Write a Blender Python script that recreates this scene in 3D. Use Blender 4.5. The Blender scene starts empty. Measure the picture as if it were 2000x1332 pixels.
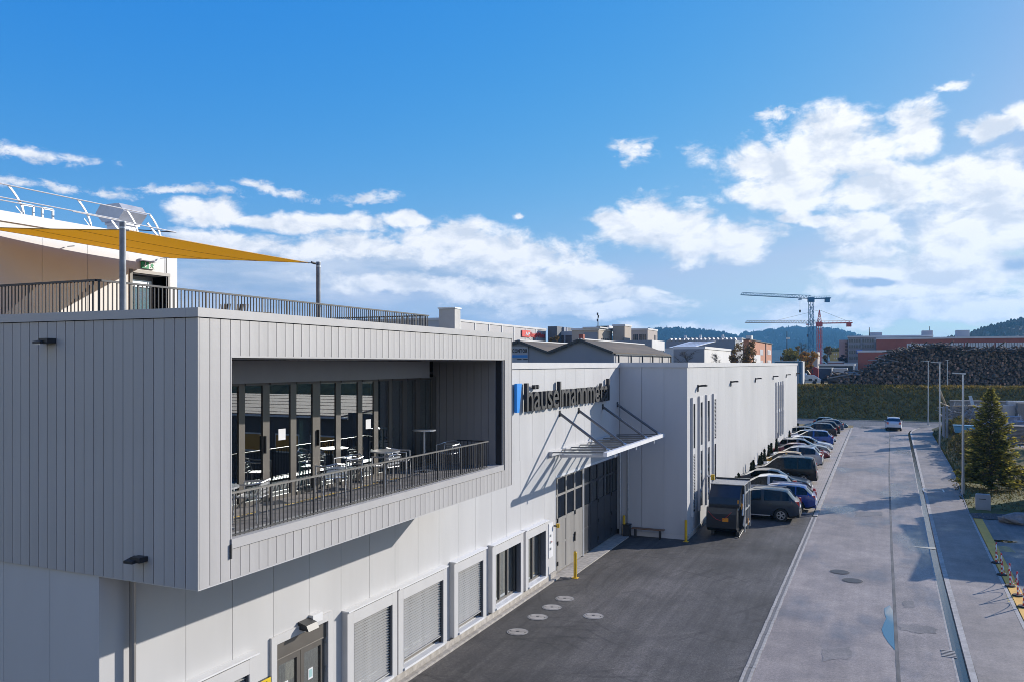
import bpy, bmesh, math, random
from mathutils import Vector, Matrix
R = math.radians
S = bpy.context.scene
COL = S.collection
rnd = random.Random(7)

# ------------------------------------------------------------------ camera
EYE = 8.3                      # camera height above the yard, metres
YAW = R(23.87)                 # camera turned left of the street axis (+Y)
cam_d = bpy.data.cameras.new('camera')
cam = bpy.data.objects.new('camera', cam_d); COL.objects.link(cam)
cam.location = (0, 0, EYE)
cam.rotation_euler = (R(90), 0, YAW)
cam_d.sensor_width = 36; cam_d.lens = 28.67; cam_d.shift_y = 0.022
cam_d.clip_start = 0.1; cam_d.clip_end = 30000
S.camera = cam

# ------------------------------------------------------------------ sun + sky
SUN_AZ, SUN_EL = R(36.8), R(20.5)      # azimuth from +Y towards +X
SUND = Vector((math.sin(SUN_AZ)*math.cos(SUN_EL), math.cos(SUN_AZ)*math.cos(SUN_EL), math.sin(SUN_EL)))
sl = bpy.data.lights.new('sun', 'SUN'); sun = bpy.data.objects.new('sun', sl); COL.objects.link(sun)
sl.energy = 5.0; sl.angle = R(0.5); sl.color = (1.0, 0.94, 0.86)
sun.rotation_euler = SUND.to_track_quat('Z', 'Y').to_euler()
sun.location = (40, 60, 60)
S.view_settings.view_transform = 'Standard'; S.view_settings.look = 'None'
S.view_settings.gamma = 1; S.view_settings.exposure = 0.36
S.view_settings.use_curve_mapping = False
S.cycles.use_denoising = True; S.cycles.filter_width = 0.9
S.cycles.max_bounces = 8; S.cycles.diffuse_bounces = 3; S.cycles.glossy_bounces = 4
S.cycles.transmission_bounces = 4; S.cycles.transparent_max_bounces = 12; S.cycles.volume_bounces = 0
S.cycles.caustics_reflective = False; S.cycles.caustics_refractive = False
S.cycles.sample_clamp_indirect = 6

HAZE_D = 0.00015
FPX, HY = 1593.0, 710.0
sY, cY = math.sin(YAW), math.cos(YAW)
def ray(px, py):
    u = (px-1000)/FPX
    return (-sY+u*cY, cY+u*sY, (HY-py)/FPX)
def at_y(px, py, Y):            # the point seen at a picture position, on the plane y = Y
    d = ray(px, py); t = Y/d[1]; return (t*d[0], Y, EYE+t*d[2])
def at_x(px, py, X):
    d = ray(px, py); t = X/d[0]; return (X, t*d[1], EYE+t*d[2])
def at_z(px, py, z=0):
    d = ray(px, py); t = (z-EYE)/d[2]; return (t*d[0], t*d[1], z)
def at_t(px, py, t):
    d = ray(px, py); return (t*d[0], t*d[1], EYE+t*d[2])

world = bpy.data.worlds.new('World'); S.world = world; world.use_nodes = True
wn, wl = world.node_tree.nodes, world.node_tree.links
wn.clear()
def N(t, **k):
    n = wn.new(t)
    for a, b in k.items(): setattr(n, a, b)
    return n
def M_(op, a, b=None, c=None, clamp=False):
    n = N('ShaderNodeMath', operation=op); n.use_clamp = clamp
    for i, v in enumerate((a, b, c)):
        if v is None: continue
        if isinstance(v, (int, float)): n.inputs[i].default_value = v
        else: wl.new(v, n.inputs[i])
    return n.outputs[0]
def V_(op, a, b=None, c=None):
    n = N('ShaderNodeVectorMath', operation=op)
    for i, v in enumerate((a, b, c)):
        if v is None: continue
        if isinstance(v, (tuple, list)): n.inputs[i].default_value = v
        else: wl.new(v, n.inputs[i])
    return n.outputs['Value'] if op in ('LENGTH', 'DOT_PRODUCT') else n.outputs[0]
def sstep(v, lo, hi):
    n = N('ShaderNodeMapRange', interpolation_type='SMOOTHSTEP')
    wl.new(v, n.inputs[0]); n.inputs[1].default_value = lo; n.inputs[2].default_value = hi
    return n.outputs[0]
def mixc(f, a, b):
    n = N('ShaderNodeMix', data_type='RGBA')
    for i, v in ((0, f), (6, a), (7, b)):
        if isinstance(v, (int, float)): n.inputs[i].default_value = v
        elif isinstance(v, tuple): n.inputs[i].default_value = (*v, 1)
        else: wl.new(v, n.inputs[i])
    return n.outputs[2]
SKY_K = 0.10
sky = N('ShaderNodeTexSky', sky_type='NISHITA'); sky.sun_disc = False
sky.sun_elevation = SUN_EL; sky.sun_rotation = SUN_AZ; sky.altitude = 450
sky.air_density = 1.0; sky.dust_density = 0.6; sky.ozone_density = 2.0
hsv = N('ShaderNodeHueSaturation'); hsv.inputs['Saturation'].default_value = 1.38; hsv.inputs['Value'].default_value = 1.05
wl.new(sky.outputs[0], hsv.inputs['Color'])
tc = N('ShaderNodeTexCoord')
dirv = tc.outputs['Generated']
rot = N('ShaderNodeVectorRotate', rotation_type='Z_AXIS'); rot.inputs['Angle'].default_value = -YAW
wl.new(dirv, rot.inputs['Vector'])
sp = N('ShaderNodeSeparateXYZ'); wl.new(rot.outputs[0], sp.inputs[0])
az = M_('ARCTAN2', sp.outputs[0], sp.outputs[1])
hyp = M_('SQRT', M_('ADD', M_('MULTIPLY', sp.outputs[0], sp.outputs[0]), M_('MULTIPLY', sp.outputs[1], sp.outputs[1])))
el = M_('ARCTAN2', sp.outputs[2], hyp)
pv = N('ShaderNodeCombineXYZ'); wl.new(az, pv.inputs[0]); wl.new(el, pv.inputs[1])
pos = pv.outputs[0]
# billowy noise in direction space, flattened like real cumulus
def noise(vec, scale, detail, rough=0.55, dist=0.0):
    n = N('ShaderNodeTexNoise', noise_dimensions='3D'); n.inputs['Scale'].default_value = scale
    n.inputs['Detail'].default_value = detail; n.inputs['Roughness'].default_value = rough
    n.inputs['Distortion'].default_value = dist
    wl.new(vec, n.inputs['Vector']); return n
stretch = V_('MULTIPLY', pos, (1.0, 1.7, 1.0))
nw = noise(stretch, 9, 4)
warp = V_('MULTIPLY_ADD', V_('SUBTRACT', nw.outputs['Color'], (.5, .5, .5)), (.075, .05, 0), pos)
nf = noise(stretch, 17, 9, 0.6, 0.25)
nlit = noise(V_('ADD', stretch, (.012, .022, 0)), 17, 5, 0.58, 0.25)
nsoft = noise(V_('MULTIPLY', pos, (1.0, 4.5, 1.0)), 7, 6, 0.55)
def blobs(lst):
    cur = None
    for (x, y, w, h) in lst:
        u = (x-1000)/FPX; a = math.atan(u); e = math.atan((HY-y)/FPX*math.cos(a))
        aw = w/FPX*math.cos(a)**2; eh = h/FPX*math.cos(a)
        d = V_('LENGTH', V_('MULTIPLY_ADD', warp, (1/aw, 1/eh, 0), (-a/aw, -e/eh, 0)))
        cur = d if cur is None else M_('MINIMUM', cur, d)
    return cur
# cumulus: centre x, y, half width, half height (picture units of the reference view)
CUM = [(1620, 300, 130, 75), (1480, 310, 120, 45), (1640, 260, 75, 60), (1720, 370, 130, 55), (1560, 360, 150, 60), (1790, 260, 55, 60), (1500, 385, 60, 25),
       (1290, 440, 130, 42), (1270, 410, 60, 35), (1400, 470, 130, 38), (1200, 425, 60, 25), (1440, 490, 60, 30),
       (1890, 350, 110, 60), (1960, 410, 150, 80), (1880, 450, 130, 60), (1780, 540, 180, 60), (1900, 530, 160, 55), (1690, 455, 75, 38), (1600, 440, 55, 14), (1560, 432, 40, 16), (1690, 500, 80, 25),
       (1940, 258, 46, 26), (1995, 240, 30, 30), (2150, 420, 160, 130), (2120, 560, 170, 80),
       (410, 412, 85, 20), (640, 432, 150, 22), (805, 428, 50, 16), (510, 425, 80, 14), (880, 470, 110, 45), (1010, 500, 140, 40), (700, 480, 160, 28), (450, 470, 150, 24),
       (1120, 535, 110, 30), (1030, 580, 200, 30), (780, 560, 160, 22), (1190, 580, 110, 18),
       (-150, 330, 130, 60), (1430, 645, 220, 18), (1150, 610, 170, 16), (1800, 610, 330, 30)]
GREY = [(560, 540, 320, 75), (800, 530, 300, 65), (470, 600, 260, 60), (1000, 560, 200, 45), (1090, 620, 260, 40), (1970, 515, 75, 28), (1700, 605, 250, 34), (1900, 595, 260, 36), (2100, 600, 200, 50), (700, 640, 500, 30), (1450, 690, 800, 30)]
SML = [(70, 292, 170, 20), (20, 348, 80, 12), (230, 376, 60, 12), (330, 374, 110, 13), (500, 364, 52, 16), (560, 372, 70, 13), (420, 384, 70, 10), (715, 381, 85, 17), (1240, 288, 52, 32), (1268, 275, 36, 20), (1855, 158, 48, 17), (1520, 222, 60, 20), (1012, 421, 17, 12), (1290, 590, 90, 13), (1280, 572, 60, 9), (130, 360, 60, 12), (1900, 250, 50, 14)]
dS = blobs(SML)
dC, dG = blobs(CUM), blobs(GREY)
fb = M_('SUBTRACT', nf.outputs['Fac'], 0.5)
# elsewhere in the sky the same weather goes on: scattered cumulus from low-frequency noise
gen = noise(V_('MULTIPLY', dirv, (1, 1, 2.2)), 2.6, 3)
away = sstep(M_('ABSOLUTE', az), 0.74, 1.0)
low = M_('SUBTRACT', 1.0, sstep(el, 0.25, 0.9))
genf = M_('MULTIPLY', M_('MULTIPLY', sstep(gen.outputs['Fac'], 0.38, 0.60), away), low)
den = M_('ADD', M_('SUBTRACT', 1.0, dC), M_('MULTIPLY', fb, 2.1))
den = M_('MAXIMUM', den, M_('ADD', M_('SUBTRACT', genf, M_('ADD', 0.5, M_('MULTIPLY', M_('SUBTRACT', 1.0, away), 3.0))), M_('MULTIPLY', fb, 2.0)))
nfine = noise(stretch, 42, 7, 0.66, 0.3)
denS = M_('ADD', M_('MULTIPLY', M_('SUBTRACT', 1.0, dS), 0.75), M_('MULTIPLY', M_('SUBTRACT', nfine.outputs['Fac'], 0.5), 2.2))
aS = M_('MULTIPLY', sstep(denS, 0.02, 0.75), 0.95)
den = M_('ADD', den, M_('MULTIPLY', M_('SUBTRACT', nfine.outputs['Fac'], 0.5), 0.85))
aC = M_('MAXIMUM', sstep(den, -0.24, 0.44), aS)
denG = M_('ADD', M_('SUBTRACT', 1.0, dG), M_('MULTIPLY', M_('SUBTRACT', nsoft.outputs['Fac'], 0.5), 1.3))
aG = M_('MULTIPLY', sstep(denG, -0.25, 0.6), 0.80)
# light and shade inside the clouds: side towards the sun brighter, thick parts greyer
dl = M_('SUBTRACT', nf.outputs['Fac'], nlit.outputs['Fac'])
lit = M_('ADD', 0.66, M_('MULTIPLY', dl, 4.6), clamp=True)
thick = sstep(den, 0.35, 1.3)
lit = M_('SUBTRACT', lit, M_('MULTIPLY', thick, 0.10), clamp=True)
k = 1.0/SKY_K
ccol = mixc(lit, (0.66*k, 0.71*k, 0.79*k), (0.97*k, 0.97*k, 0.98*k))
gcol = mixc(sstep(nsoft.outputs['Fac'], 0.35, 0.68), (0.34*k, 0.45*k, 0.61*k), (0.70*k, 0.74*k, 0.82*k))
# one tone curve for the whole sky, the deep polarised blue of the photograph
spc = N('ShaderNodeSeparateColor'); wl.new(hsv.outputs[0], spc.inputs[0])
cmb = N('ShaderNodeCombineColor'); chan = []
for i, (a, p) in enumerate(((1.45, 1.2), (.755, .63), (.755, .14))):
    chan.append(M_('MULTIPLY', M_('POWER', M_('MULTIPLY', spc.outputs[i], SKY_K), p), a/SKY_K))
chan[0] = M_('MINIMUM', chan[0], M_('MULTIPLY', chan[1], .80))      # never pink near the sun
for i in range(3): wl.new(chan[i], cmb.inputs[i])
c1 = mixc(aG, cmb.outputs[0], gcol)
c2 = mixc(aC, c1, ccol)
dD = M_('ADD', M_('SUBTRACT', 1.0, blobs([(1985, 512, 62, 24), (1700, 560, 60, 10), (2080, 520, 80, 30)])), M_('MULTIPLY', fb, 1.6))
c2 = mixc(M_('MULTIPLY', sstep(dD, -0.1, 0.7), 0.85), c2, (0.30*k, 0.43*k, 0.64*k))
bg = N('ShaderNodeBackground'); bg.inputs['Strength'].default_value = SKY_K*0.87
wl.new(c2, bg.inputs['Color'])
wo = N('ShaderNodeOutputWorld'); wl.new(bg.outputs[0], wo.inputs['Surface'])
world.cycles.sampling_method = 'MANUAL'; world.cycles.sample_map_resolution = 512

# ------------------------------------------------------------------ materials
MATS = {}
ALB = 0.88                     # one calibration factor for every base colour
def mat(name, col, rough=0.6, metal=0.0, var=0.0, vs=3.0, bump=0.0, bs=40.0, spec=0.5, coat=0.0, col2=None, detail=5, streak=None, ov=0.0, bd=.02):
    """procedural surface: base colour with noise variation, optional bump and roughness mottling"""
    if name in MATS: return MATS[name]
    col = tuple(c*ALB for c in col); col2 = tuple(c*ALB for c in col2) if col2 else None
    m = bpy.data.materials.new(name); m.use_nodes = True; MATS[name] = m
    nt = m.node_tree; n, l = nt.nodes, nt.links
    b = n['Principled BSDF']
    b.inputs['Roughness'].default_value = rough; b.inputs['Metallic'].default_value = metal
    b.inputs['Specular IOR Level'].default_value = spec; b.inputs['Coat Weight'].default_value = coat
    b.inputs['Coat Roughness'].default_value = 0.05
    b.inputs['Base Color'].default_value = (*col, 1)
    if var or col2:
        t = n.new('ShaderNodeTexCoord'); nz = n.new('ShaderNodeTexNoise')
        nz.inputs['Scale'].default_value = vs; nz.inputs['Detail'].default_value = detail; nz.inputs['Roughness'].default_value = 0.6
        if streak:
            mp = n.new('ShaderNodeMapping'); mp.inputs['Scale'].default_value = streak
            l.new(t.outputs['Object'], mp.inputs[0]); l.new(mp.outputs[0], nz.inputs['Vector'])
        else: l.new(t.outputs['Object'], nz.inputs['Vector'])
        cr = n.new('ShaderNodeValToRGB')
        cr.color_ramp.elements[0].position = 0.33; cr.color_ramp.elements[1].position = 0.68
        a = [max(0, c*(1-var)) for c in col]; bb = col2 if col2 else [min(1, c*(1+var)) for c in col]
        cr.color_ramp.elements[0].color = (*a, 1); cr.color_ramp.elements[1].color = (*bb, 1)
        l.new(nz.outputs['Fac'], cr.inputs[0]); l.new(cr.outputs[0], b.inputs['Base Color'])
        mr = n.new('ShaderNodeMapRange'); mr.inputs[3].default_value = max(0, rough-0.08); mr.inputs[4].default_value = min(1, rough+0.08)
        l.new(nz.outputs['Fac'], mr.inputs[0]); l.new(mr.outputs[0], b.inputs['Roughness'])
    if bump:
        t2 = n.new('ShaderNodeTexCoord'); nb = n.new('ShaderNodeTexNoise'); nb.inputs['Scale'].default_value = bs; nb.inputs['Detail'].default_value = 4
        l.new(t2.outputs['Object'], nb.inputs['Vector'])
        bp = n.new('ShaderNodeBump'); bp.inputs['Strength'].default_value = bump; bp.inputs['Distance'].default_value = bd
        l.new(nb.outputs['Fac'], bp.inputs['Height']); l.new(bp.outputs[0], b.inputs['Normal'])
    if ov:                                       # every piece a slightly different tone
        oi = n.new('ShaderNodeObjectInfo'); m2 = n.new('ShaderNodeMapRange'); m2.inputs[3].default_value = 1-ov; m2.inputs[4].default_value = 1+ov
        l.new(oi.outputs['Random'], m2.inputs[0]); mm = n.new('ShaderNodeMix'); mm.data_type = 'RGBA'; mm.blend_type = 'MULTIPLY'; mm.inputs[0].default_value = 1
        if b.inputs['Base Color'].links: l.new(b.inputs['Base Color'].links[0].from_socket, mm.inputs[6])
        else: mm.inputs[6].default_value = (*col, 1)
        l.new(m2.outputs[0], mm.inputs[7]); l.new(mm.outputs[2], b.inputs['Base Color'])
    return m
def glass(name, tint, refl=1.0, base=0.06):
    if name in MATS: return MATS[name]
    m = bpy.data.materials.new(name); m.use_nodes = True; MATS[name] = m
    n, l = m.node_tree.nodes, m.node_tree.links; n.remove(n['Principled BSDF'])
    tr = n.new('ShaderNodeBsdfTransparent'); tr.inputs[0].default_value = (*tint, 1)
    gl = n.new('ShaderNodeBsdfGlossy'); gl.inputs['Roughness'].default_value = 0.0; gl.inputs[0].default_value = (.93, .97, 1, 1)
    fr = n.new('ShaderNodeFresnel'); ge = n.new('ShaderNodeNewGeometry'); io = n.new('ShaderNodeMath'); io.operation = 'MULTIPLY_ADD'
    io.inputs[1].default_value = 1/1.5-1.5; io.inputs[2].default_value = 1.5; l.new(ge.outputs['Backfacing'], io.inputs[0]); l.new(io.outputs[0], fr.inputs[0])   # same reflection from either side of the pane
    ma = n.new('ShaderNodeMath'); ma.operation = 'MULTIPLY_ADD'; ma.inputs[1].default_value = refl; ma.inputs[2].default_value = base; ma.use_clamp = True
    mx = n.new('ShaderNodeMixShader')
    l.new(fr.outputs[0], ma.inputs[0]); l.new(ma.outputs[0], mx.inputs[0]); l.new(tr.outputs[0], mx.inputs[1]); l.new(gl.outputs[0], mx.inputs[2])
    l.new(mx.outputs[0], n['Material Output'].inputs[0])
    return m
def asphalt(name, c0, c1, rough, wet=None, grain=170, patch=0.35, spk=0.5, track=0.0, tk=.22, arcs=False):
    """tarmac: stone-sized speckle, soft worn patches, optional damp (glossier, darker) areas"""
    c0 = tuple(c*ALB for c in c0); c1 = tuple(c*ALB for c in c1)
    m = bpy.data.materials.new(name); m.use_nodes = True; MATS[name] = m
    n, l = m.node_tree.nodes, m.node_tree.links; b = n['Principled BSDF']
    t = n.new('ShaderNodeTexCoord')
    def nz(s, d, sc=None, r=.55):
        q = n.new('ShaderNodeTexNoise'); q.inputs['Scale'].default_value = s; q.inputs['Detail'].default_value = d; q.inputs['Roughness'].default_value = r
        if sc:
            mp = n.new('ShaderNodeMapping'); mp.inputs['Scale'].default_value = sc; l.new(t.outputs['Object'], mp.inputs[0]); l.new(mp.outputs[0], q.inputs['Vector'])
        else: l.new(t.outputs['Object'], q.inputs['Vector'])
        return q.outputs['Fac']
    def ramp(f, p0, p1, a, bb):
        r = n.new('ShaderNodeValToRGB'); r.color_ramp.elements[0].position = p0; r.color_ramp.elements[1].position = p1
        r.color_ramp.elements[0].color = (*a, 1); r.color_ramp.elements[1].color = (*bb, 1); l.new(f, r.inputs[0]); return r.outputs[0]
    def mul(a, bb, f=1.0, bt='MULTIPLY'):
        x = n.new('ShaderNodeMix'); x.data_type = 'RGBA'; x.blend_type = bt; x.inputs[0].default_value = f
        l.new(a, x.inputs[6]); l.new(bb, x.inputs[7]); return x.outputs[2]
    big = nz(patch, 6, (1, .55, 1), .62)
    col = ramp(big, .36, .66, c0, c1)
    col = mul(col, ramp(nz(grain, 2), .3, .72, (1-spk,)*3, (1+spk,)*3))
    col = mul(col, ramp(nz(13, 3, None, .75), .34, .66, (1-spk*.62,)*3, (1+spk*.62,)*3))
    col = mul(col, ramp(nz(38, 3, None, .7), .32, .68, (1-spk*.75,)*3, (1+spk*.75,)*3))
    col = mul(col, ramp(nz(.9, 7, (1, 1, 1), .7), .42, .60, (.84, .84, .86), (1.07, 1.06, 1.05)))
    rt = n.new('ShaderNodeMapping'); rt.inputs['Rotation'].default_value = (0, 0, track); rt.inputs['Scale'].default_value = (2.6, .10, 1)
    l.new(t.outputs['Object'], rt.inputs[0]); tq = n.new('ShaderNodeTexNoise'); tq.inputs['Scale'].default_value = 1.3; tq.inputs['Detail'].default_value = 5; tq.inputs['Distortion'].default_value = .6
    l.new(rt.outputs[0], tq.inputs['Vector']); col = mul(col, ramp(tq.outputs['Fac'], .36, .64, (1-tk, 1-tk, 1-tk), (1+tk*.5, 1+tk*.5, 1+tk*.48)))
    if arcs:
        for (ox, oy, sc) in ((9, -27, .42), (17, -36, .33), (2, -31, .55)):
            mp = n.new('ShaderNodeMapping'); mp.inputs['Location'].default_value = (ox, oy, 0); l.new(t.outputs['Object'], mp.inputs[0])
            wv = n.new('ShaderNodeTexWave'); wv.wave_type = 'RINGS'; wv.rings_direction = 'Z'; wv.inputs['Scale'].default_value = sc; wv.inputs['Distortion'].default_value = 1.2; wv.inputs['Detail'].default_value = 1; wv.inputs['Detail Scale'].default_value = .3
            l.new(mp.outputs[0], wv.inputs['Vector']); ar = ramp(wv.outputs['Fac'], .02, .11, (.70, .70, .71), (1, 1, 1))
            mk = n.new('ShaderNodeMix'); mk.data_type = 'RGBA'; mk.inputs[6].default_value = (1, 1, 1, 1); mq = n.new('ShaderNodeMapRange'); mq.inputs[1].default_value = .5; mq.inputs[2].default_value = .62
            l.new(nz(.35, 3, (1+sc, 1, 1)), mq.inputs[0]); l.new(mq.outputs[0], mk.inputs[0]); l.new(ar, mk.inputs[7]); col = mul(col, mk.outputs[2])
    if wet:
        wm = nz(wet[0], 5, wet[2] if len(wet) > 2 else None); col = mul(col, ramp(wm, wet[1], wet[1]+.12, (1, 1, 1), (.62, .63, .66)))
    l.new(col, b.inputs['Base Color'])
    b.inputs['Roughness'].default_value = rough
    if wet:
        w = nz(wet[0], 4, wet[2] if len(wet) > 2 else None)
        mr = n.new('ShaderNodeMapRange'); mr.inputs[1].default_value = wet[1]; mr.inputs[2].default_value = wet[1]+.14
        mr.inputs[3].default_value = rough; mr.inputs[4].default_value = 0.24; l.new(w, mr.inputs[0]); l.new(mr.outputs[0], b.inputs['Roughness'])
    bp = n.new('ShaderNodeBump'); bp.inputs['Strength'].default_value = .35; bp.inputs['Distance'].default_value = .01
    l.new(nz(grain*.6, 3), bp.inputs['Height']); l.new(bp.outputs[0], b.inputs['Normal'])
    return m

M = {}
M['plank'] = mat('clad_plank', (.455, .44, .43), .42, .0, .05, 1.5, .12, 2.2, spec=.5, streak=(2, 2, .25), ov=.035, bd=.03)
M['trim'] = mat('clad_trim', (.47, .455, .445), .4, 0, .03, 2)
M['backing'] = mat('backing_dark', (.03, .03, .035), .9)
M['panel'] = mat('sandwich_panel', (.56, .555, .555), .45, 0, .05, .7, .12, .9, streak=(1, 1, .25), ov=.018, bd=.05)
M['panel_trim'] = mat('panel_trim', (.61, .60, .595), .45, 0, .03, 2)
M['white'] = mat('white_paint', (.76, .76, .77), .5, 0, .04, 2)
M['penthouse'] = mat('roof_house_panel', (.74, .73, .72), .5, 0, .03, .6)
M['reveal'] = mat('dark_reveal', (.16, .165, .18), .5)
M['anth'] = mat('anthracite_metal', (.035, .036, .04), .45, .2)
M['anth_frame'] = mat('bronze_frame', (.15, .137, .122), .4, .35, .05, 3)
M['stainless'] = mat('gate_metal', (.275, .262, .245), .5, .0, .10, 2, streak=(1, 1, .2))
M['alu'] = mat('brushed_alu', (.56, .57, .59), .38, .7, .06, 30)
M['galv'] = mat('galvanised', (.50, .53, .56), .42, .75, .12, 12)
M['blind'] = mat('blind_slat', (.62, .62, .62), .35, .5, .04, 4)
M['conc'] = mat('pale_concrete', (.42, .385, .345), .85, 0, .26, 5, .25, 60, ov=.08)
M['concgrey'] = mat('grey_concrete', (.30, .29, .28), .9, 0, .25, 2.5, .3, 40, streak=(1, 1, .3))
M['deck'] = mat('terrace_paver', (.30, .28, .265), .8, 0, .18, 4, .2, 50, ov=.08)
M['yellow'] = mat('yellow_paint', (.72, .44, .02), .45, 0, .1, 8)
M['yellow_slab'] = mat('yellow_slab', (.86, .46, .075), .7, 0, .12, 5, .15, 60)
M['black'] = mat('black_plastic', (.015, .015, .017), .5)
M['rubber'] = mat('rubber', (.02, .02, .021), .8, 0, .2, 20)
M['red'] = mat('red_paint', (.55, .03, .03), .45)
M['glass'] = glass('window_glass', (.80, .83, .82), 1.4, .16)
M['balc_glass'] = glass('balcony_glass', (.42, .50, .50), 1.5, .20)
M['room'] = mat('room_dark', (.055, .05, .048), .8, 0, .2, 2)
M['room2'] = mat('room_green', (.58, .70, .68), .7, 0, .05, 2)
M['curtain'] = mat('interior_beige', (.56, .49, .42), .8, 0, .3, 5, streak=(1, 6, 1))
M['sail'] = None
M['carglass'] = mat('car_glass', (.02, .025, .03), .06, 0, spec=.8, coat=.4)
M['tyre'] = mat('tyre', (.018, .018, .018), .8)
M['rim'] = mat('alloy_rim', (.55, .56, .58), .28, .85)
M['lamp_clear'] = mat('headlamp_glass', (.62, .66, .70), .1, .3, coat=1)
M['lamp_red'] = mat('tail_lamp', (.55, .015, .012), .15, coat=1)
M['plate'] = mat('number_plate', (.75, .75, .73), .5)
M['underbody'] = mat('underbody', (.01, .01, .01), .9)

def sail_mat():
    m = bpy.data.materials.new('sail_fabric'); m.use_nodes = True
    n, l = m.node_tree.nodes, m.node_tree.links; b = n['Principled BSDF']
    b.inputs['Base Color'].default_value = (.80, .35, .012, 1); b.inputs['Roughness'].default_value = .75
    tl = n.new('ShaderNodeBsdfTranslucent'); tl.inputs[0].default_value = (.90, .38, .010, 1)
    w = n.new('ShaderNodeTexNoise'); w.inputs['Scale'].default_value = 3; t = n.new('ShaderNodeTexCoord'); l.new(t.outputs['Object'], w.inputs['Vector'])
    bp = n.new('ShaderNodeBump'); bp.inputs['Strength'].default_value = .3; bp.inputs['Distance'].default_value = .08
    l.new(w.outputs['Fac'], bp.inputs['Height']); l.new(bp.outputs[0], b.inputs['Normal'])
    mx = n.new('ShaderNodeMixShader'); mx.inputs[0].default_value = .5
    l.new(b.outputs[0], mx.inputs[1]); l.new(tl.outputs[0], mx.inputs[2]); l.new(mx.outputs[0], n['Material Output'].inputs[0])
    return m
M['sail'] = sail_mat()

# ------------------------------------------------------------------ mesh helpers
class MB:
    def __init__(s): s.v = []; s.f = []; s.m = []
    def quad(s, a, b, c, d, m=0):
        i = len(s.v); s.v += [a, b, c, d]; s.f.append((i, i+1, i+2, i+3)); s.m.append(m); return s
    def tri(s, a, b, c, m=0):
        i = len(s.v); s.v += [a, b, c]; s.f.append((i, i+1, i+2)); s.m.append(m); return s
    def box(s, x0, x1, y0, y1, z0, z1, m=0):
        i = len(s.v)
        s.v += [(x0, y0, z0), (x1, y0, z0), (x1, y1, z0), (x0, y1, z0), (x0, y0, z1), (x1, y0, z1), (x1, y1, z1), (x0, y1, z1)]
        for q in ((0, 3, 2, 1), (4, 5, 6, 7), (0, 1, 5, 4), (1, 2, 6, 5), (2, 3, 7, 6), (3, 0, 4, 7)):
            s.f.append(tuple(i+k for k in q)); s.m.append(m)
        return s
    def hexa(s, p, m=0):          # 8 corners: bottom loop ccw, top loop ccw
        i = len(s.v); s.v += list(p)
        for q in ((0, 3, 2, 1), (4, 5, 6, 7), (0, 1, 5, 4), (1, 2, 6, 5), (2, 3, 7, 6), (3, 0, 4, 7)):
            s.f.append(tuple(i+k for k in q)); s.m.append(m)
        return s
    def bar(s, a, b, w, h=None, m=0, up=(0, 0, 1)):   # rectangular bar between two points
        a, b = Vector(a), Vector(b); d = (b-a)
        if d.length < 1e-6: return s
        d.normalize(); u = Vector(up)
        if abs(d.dot(u)) > .97: u = Vector((1, 0, 0))
        r = d.cross(u).normalized(); u = r.cross(d).normalized(); h = h or w
        r *= w/2; u *= h/2
        return s.hexa([tuple(a-r-u), tuple(a+r-u), tuple(b+r-u), tuple(b-r-u), tuple(a-r+u), tuple(a+r+u), tuple(b+r+u), tuple(b-r+u)], m)
    def tube(s, a, b, r0, r1=None, n=8, m=0, caps=True):
        a, b = Vector(a), Vector(b); d = b-a
        if d.length < 1e-6: return s
        d.normalize(); u = Vector((0, 0, 1)) if abs(d.z) < .95 else Vector((1, 0, 0))
        p = d.cross(u).normalized(); q = d.cross(p); r1 = r0 if r1 is None else r1
        i = len(s.v)
        for c, r in ((a, r0), (b, r1)):
            for k in range(n):
                an = 2*math.pi*k/n; s.v.append(tuple(c+(p*math.cos(an)+q*math.sin(an))*r))
        for k in range(n):
            s.f.append((i+k, i+(k+1) % n, i+n+(k+1) % n, i+n+k)); s.m.append(m)
        if caps:
            s.f.append(tuple(i+k for k in reversed(range(n)))); s.m.append(m)
            s.f.append(tuple(i+n+k for k in range(n))); s.m.append(m)
        return s
    def path(s, pts, r, n=6, m=0):
        for a, b in zip(pts[:-1], pts[1:]): s.tube(a, b, r, r, n, m)
        return s
    def prism(s, poly, axis, a, b, m=0):   # polygon in the two other axes, extruded along axis from a to b
        def P(p, t):
            return {'x': (t, p[0], p[1]), 'y': (p[0], t, p[1]), 'z': (p[0], p[1], t)}[axis]
        i = len(s.v); n = len(poly)
        s.v += [P(p, a) for p in poly]+[P(p, b) for p in poly]
        for k in range(n): s.f.append((i+k, i+(k+1) % n, i+n+(k+1) % n, i+n+k)); s.m.append(m)
        s.f.append(tuple(i+k for k in reversed(range(n)))); s.m.append(m)
        s.f.append(tuple(i+n+k for k in range(n))); s.m.append(m)
        return s
    def mesh(s, name, mats, off=(0, 0, 0), smooth=False, fix=True):
        me = bpy.data.meshes.new(name)
        o = Vector(off); me.from_pydata([tuple(Vector(v)-o) for v in s.v], [], s.f)
        for mm in (mats if isinstance(mats, (list, tuple)) else [mats]): me.materials.append(mm)
        if any(s.m): me.polygons.foreach_set('material_index', s.m)
        if fix and len(s.f) < 60000:
            bm = bmesh.new(); bm.from_mesh(me); bmesh.ops.recalc_face_normals(bm, faces=bm.faces); bm.to_mesh(me); bm.free()
        if smooth: me.polygons.foreach_set('use_smooth', [True]*len(me.polygons))
        me.update(); return me
    def build(s, name, mats, parent=None, local=False, smooth=False, fix=True, label=None, kind=None):
        off = (0, 0, 0)
        if parent is not None and not local: off = wloc(parent)
        o = bpy.data.objects.new(name, s.mesh(name, mats, off, smooth, fix)); COL.objects.link(o)
        if parent is not None: o.parent = parent
        if label: o['label'] = label
        if kind: o['kind'] = kind
        return o
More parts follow.
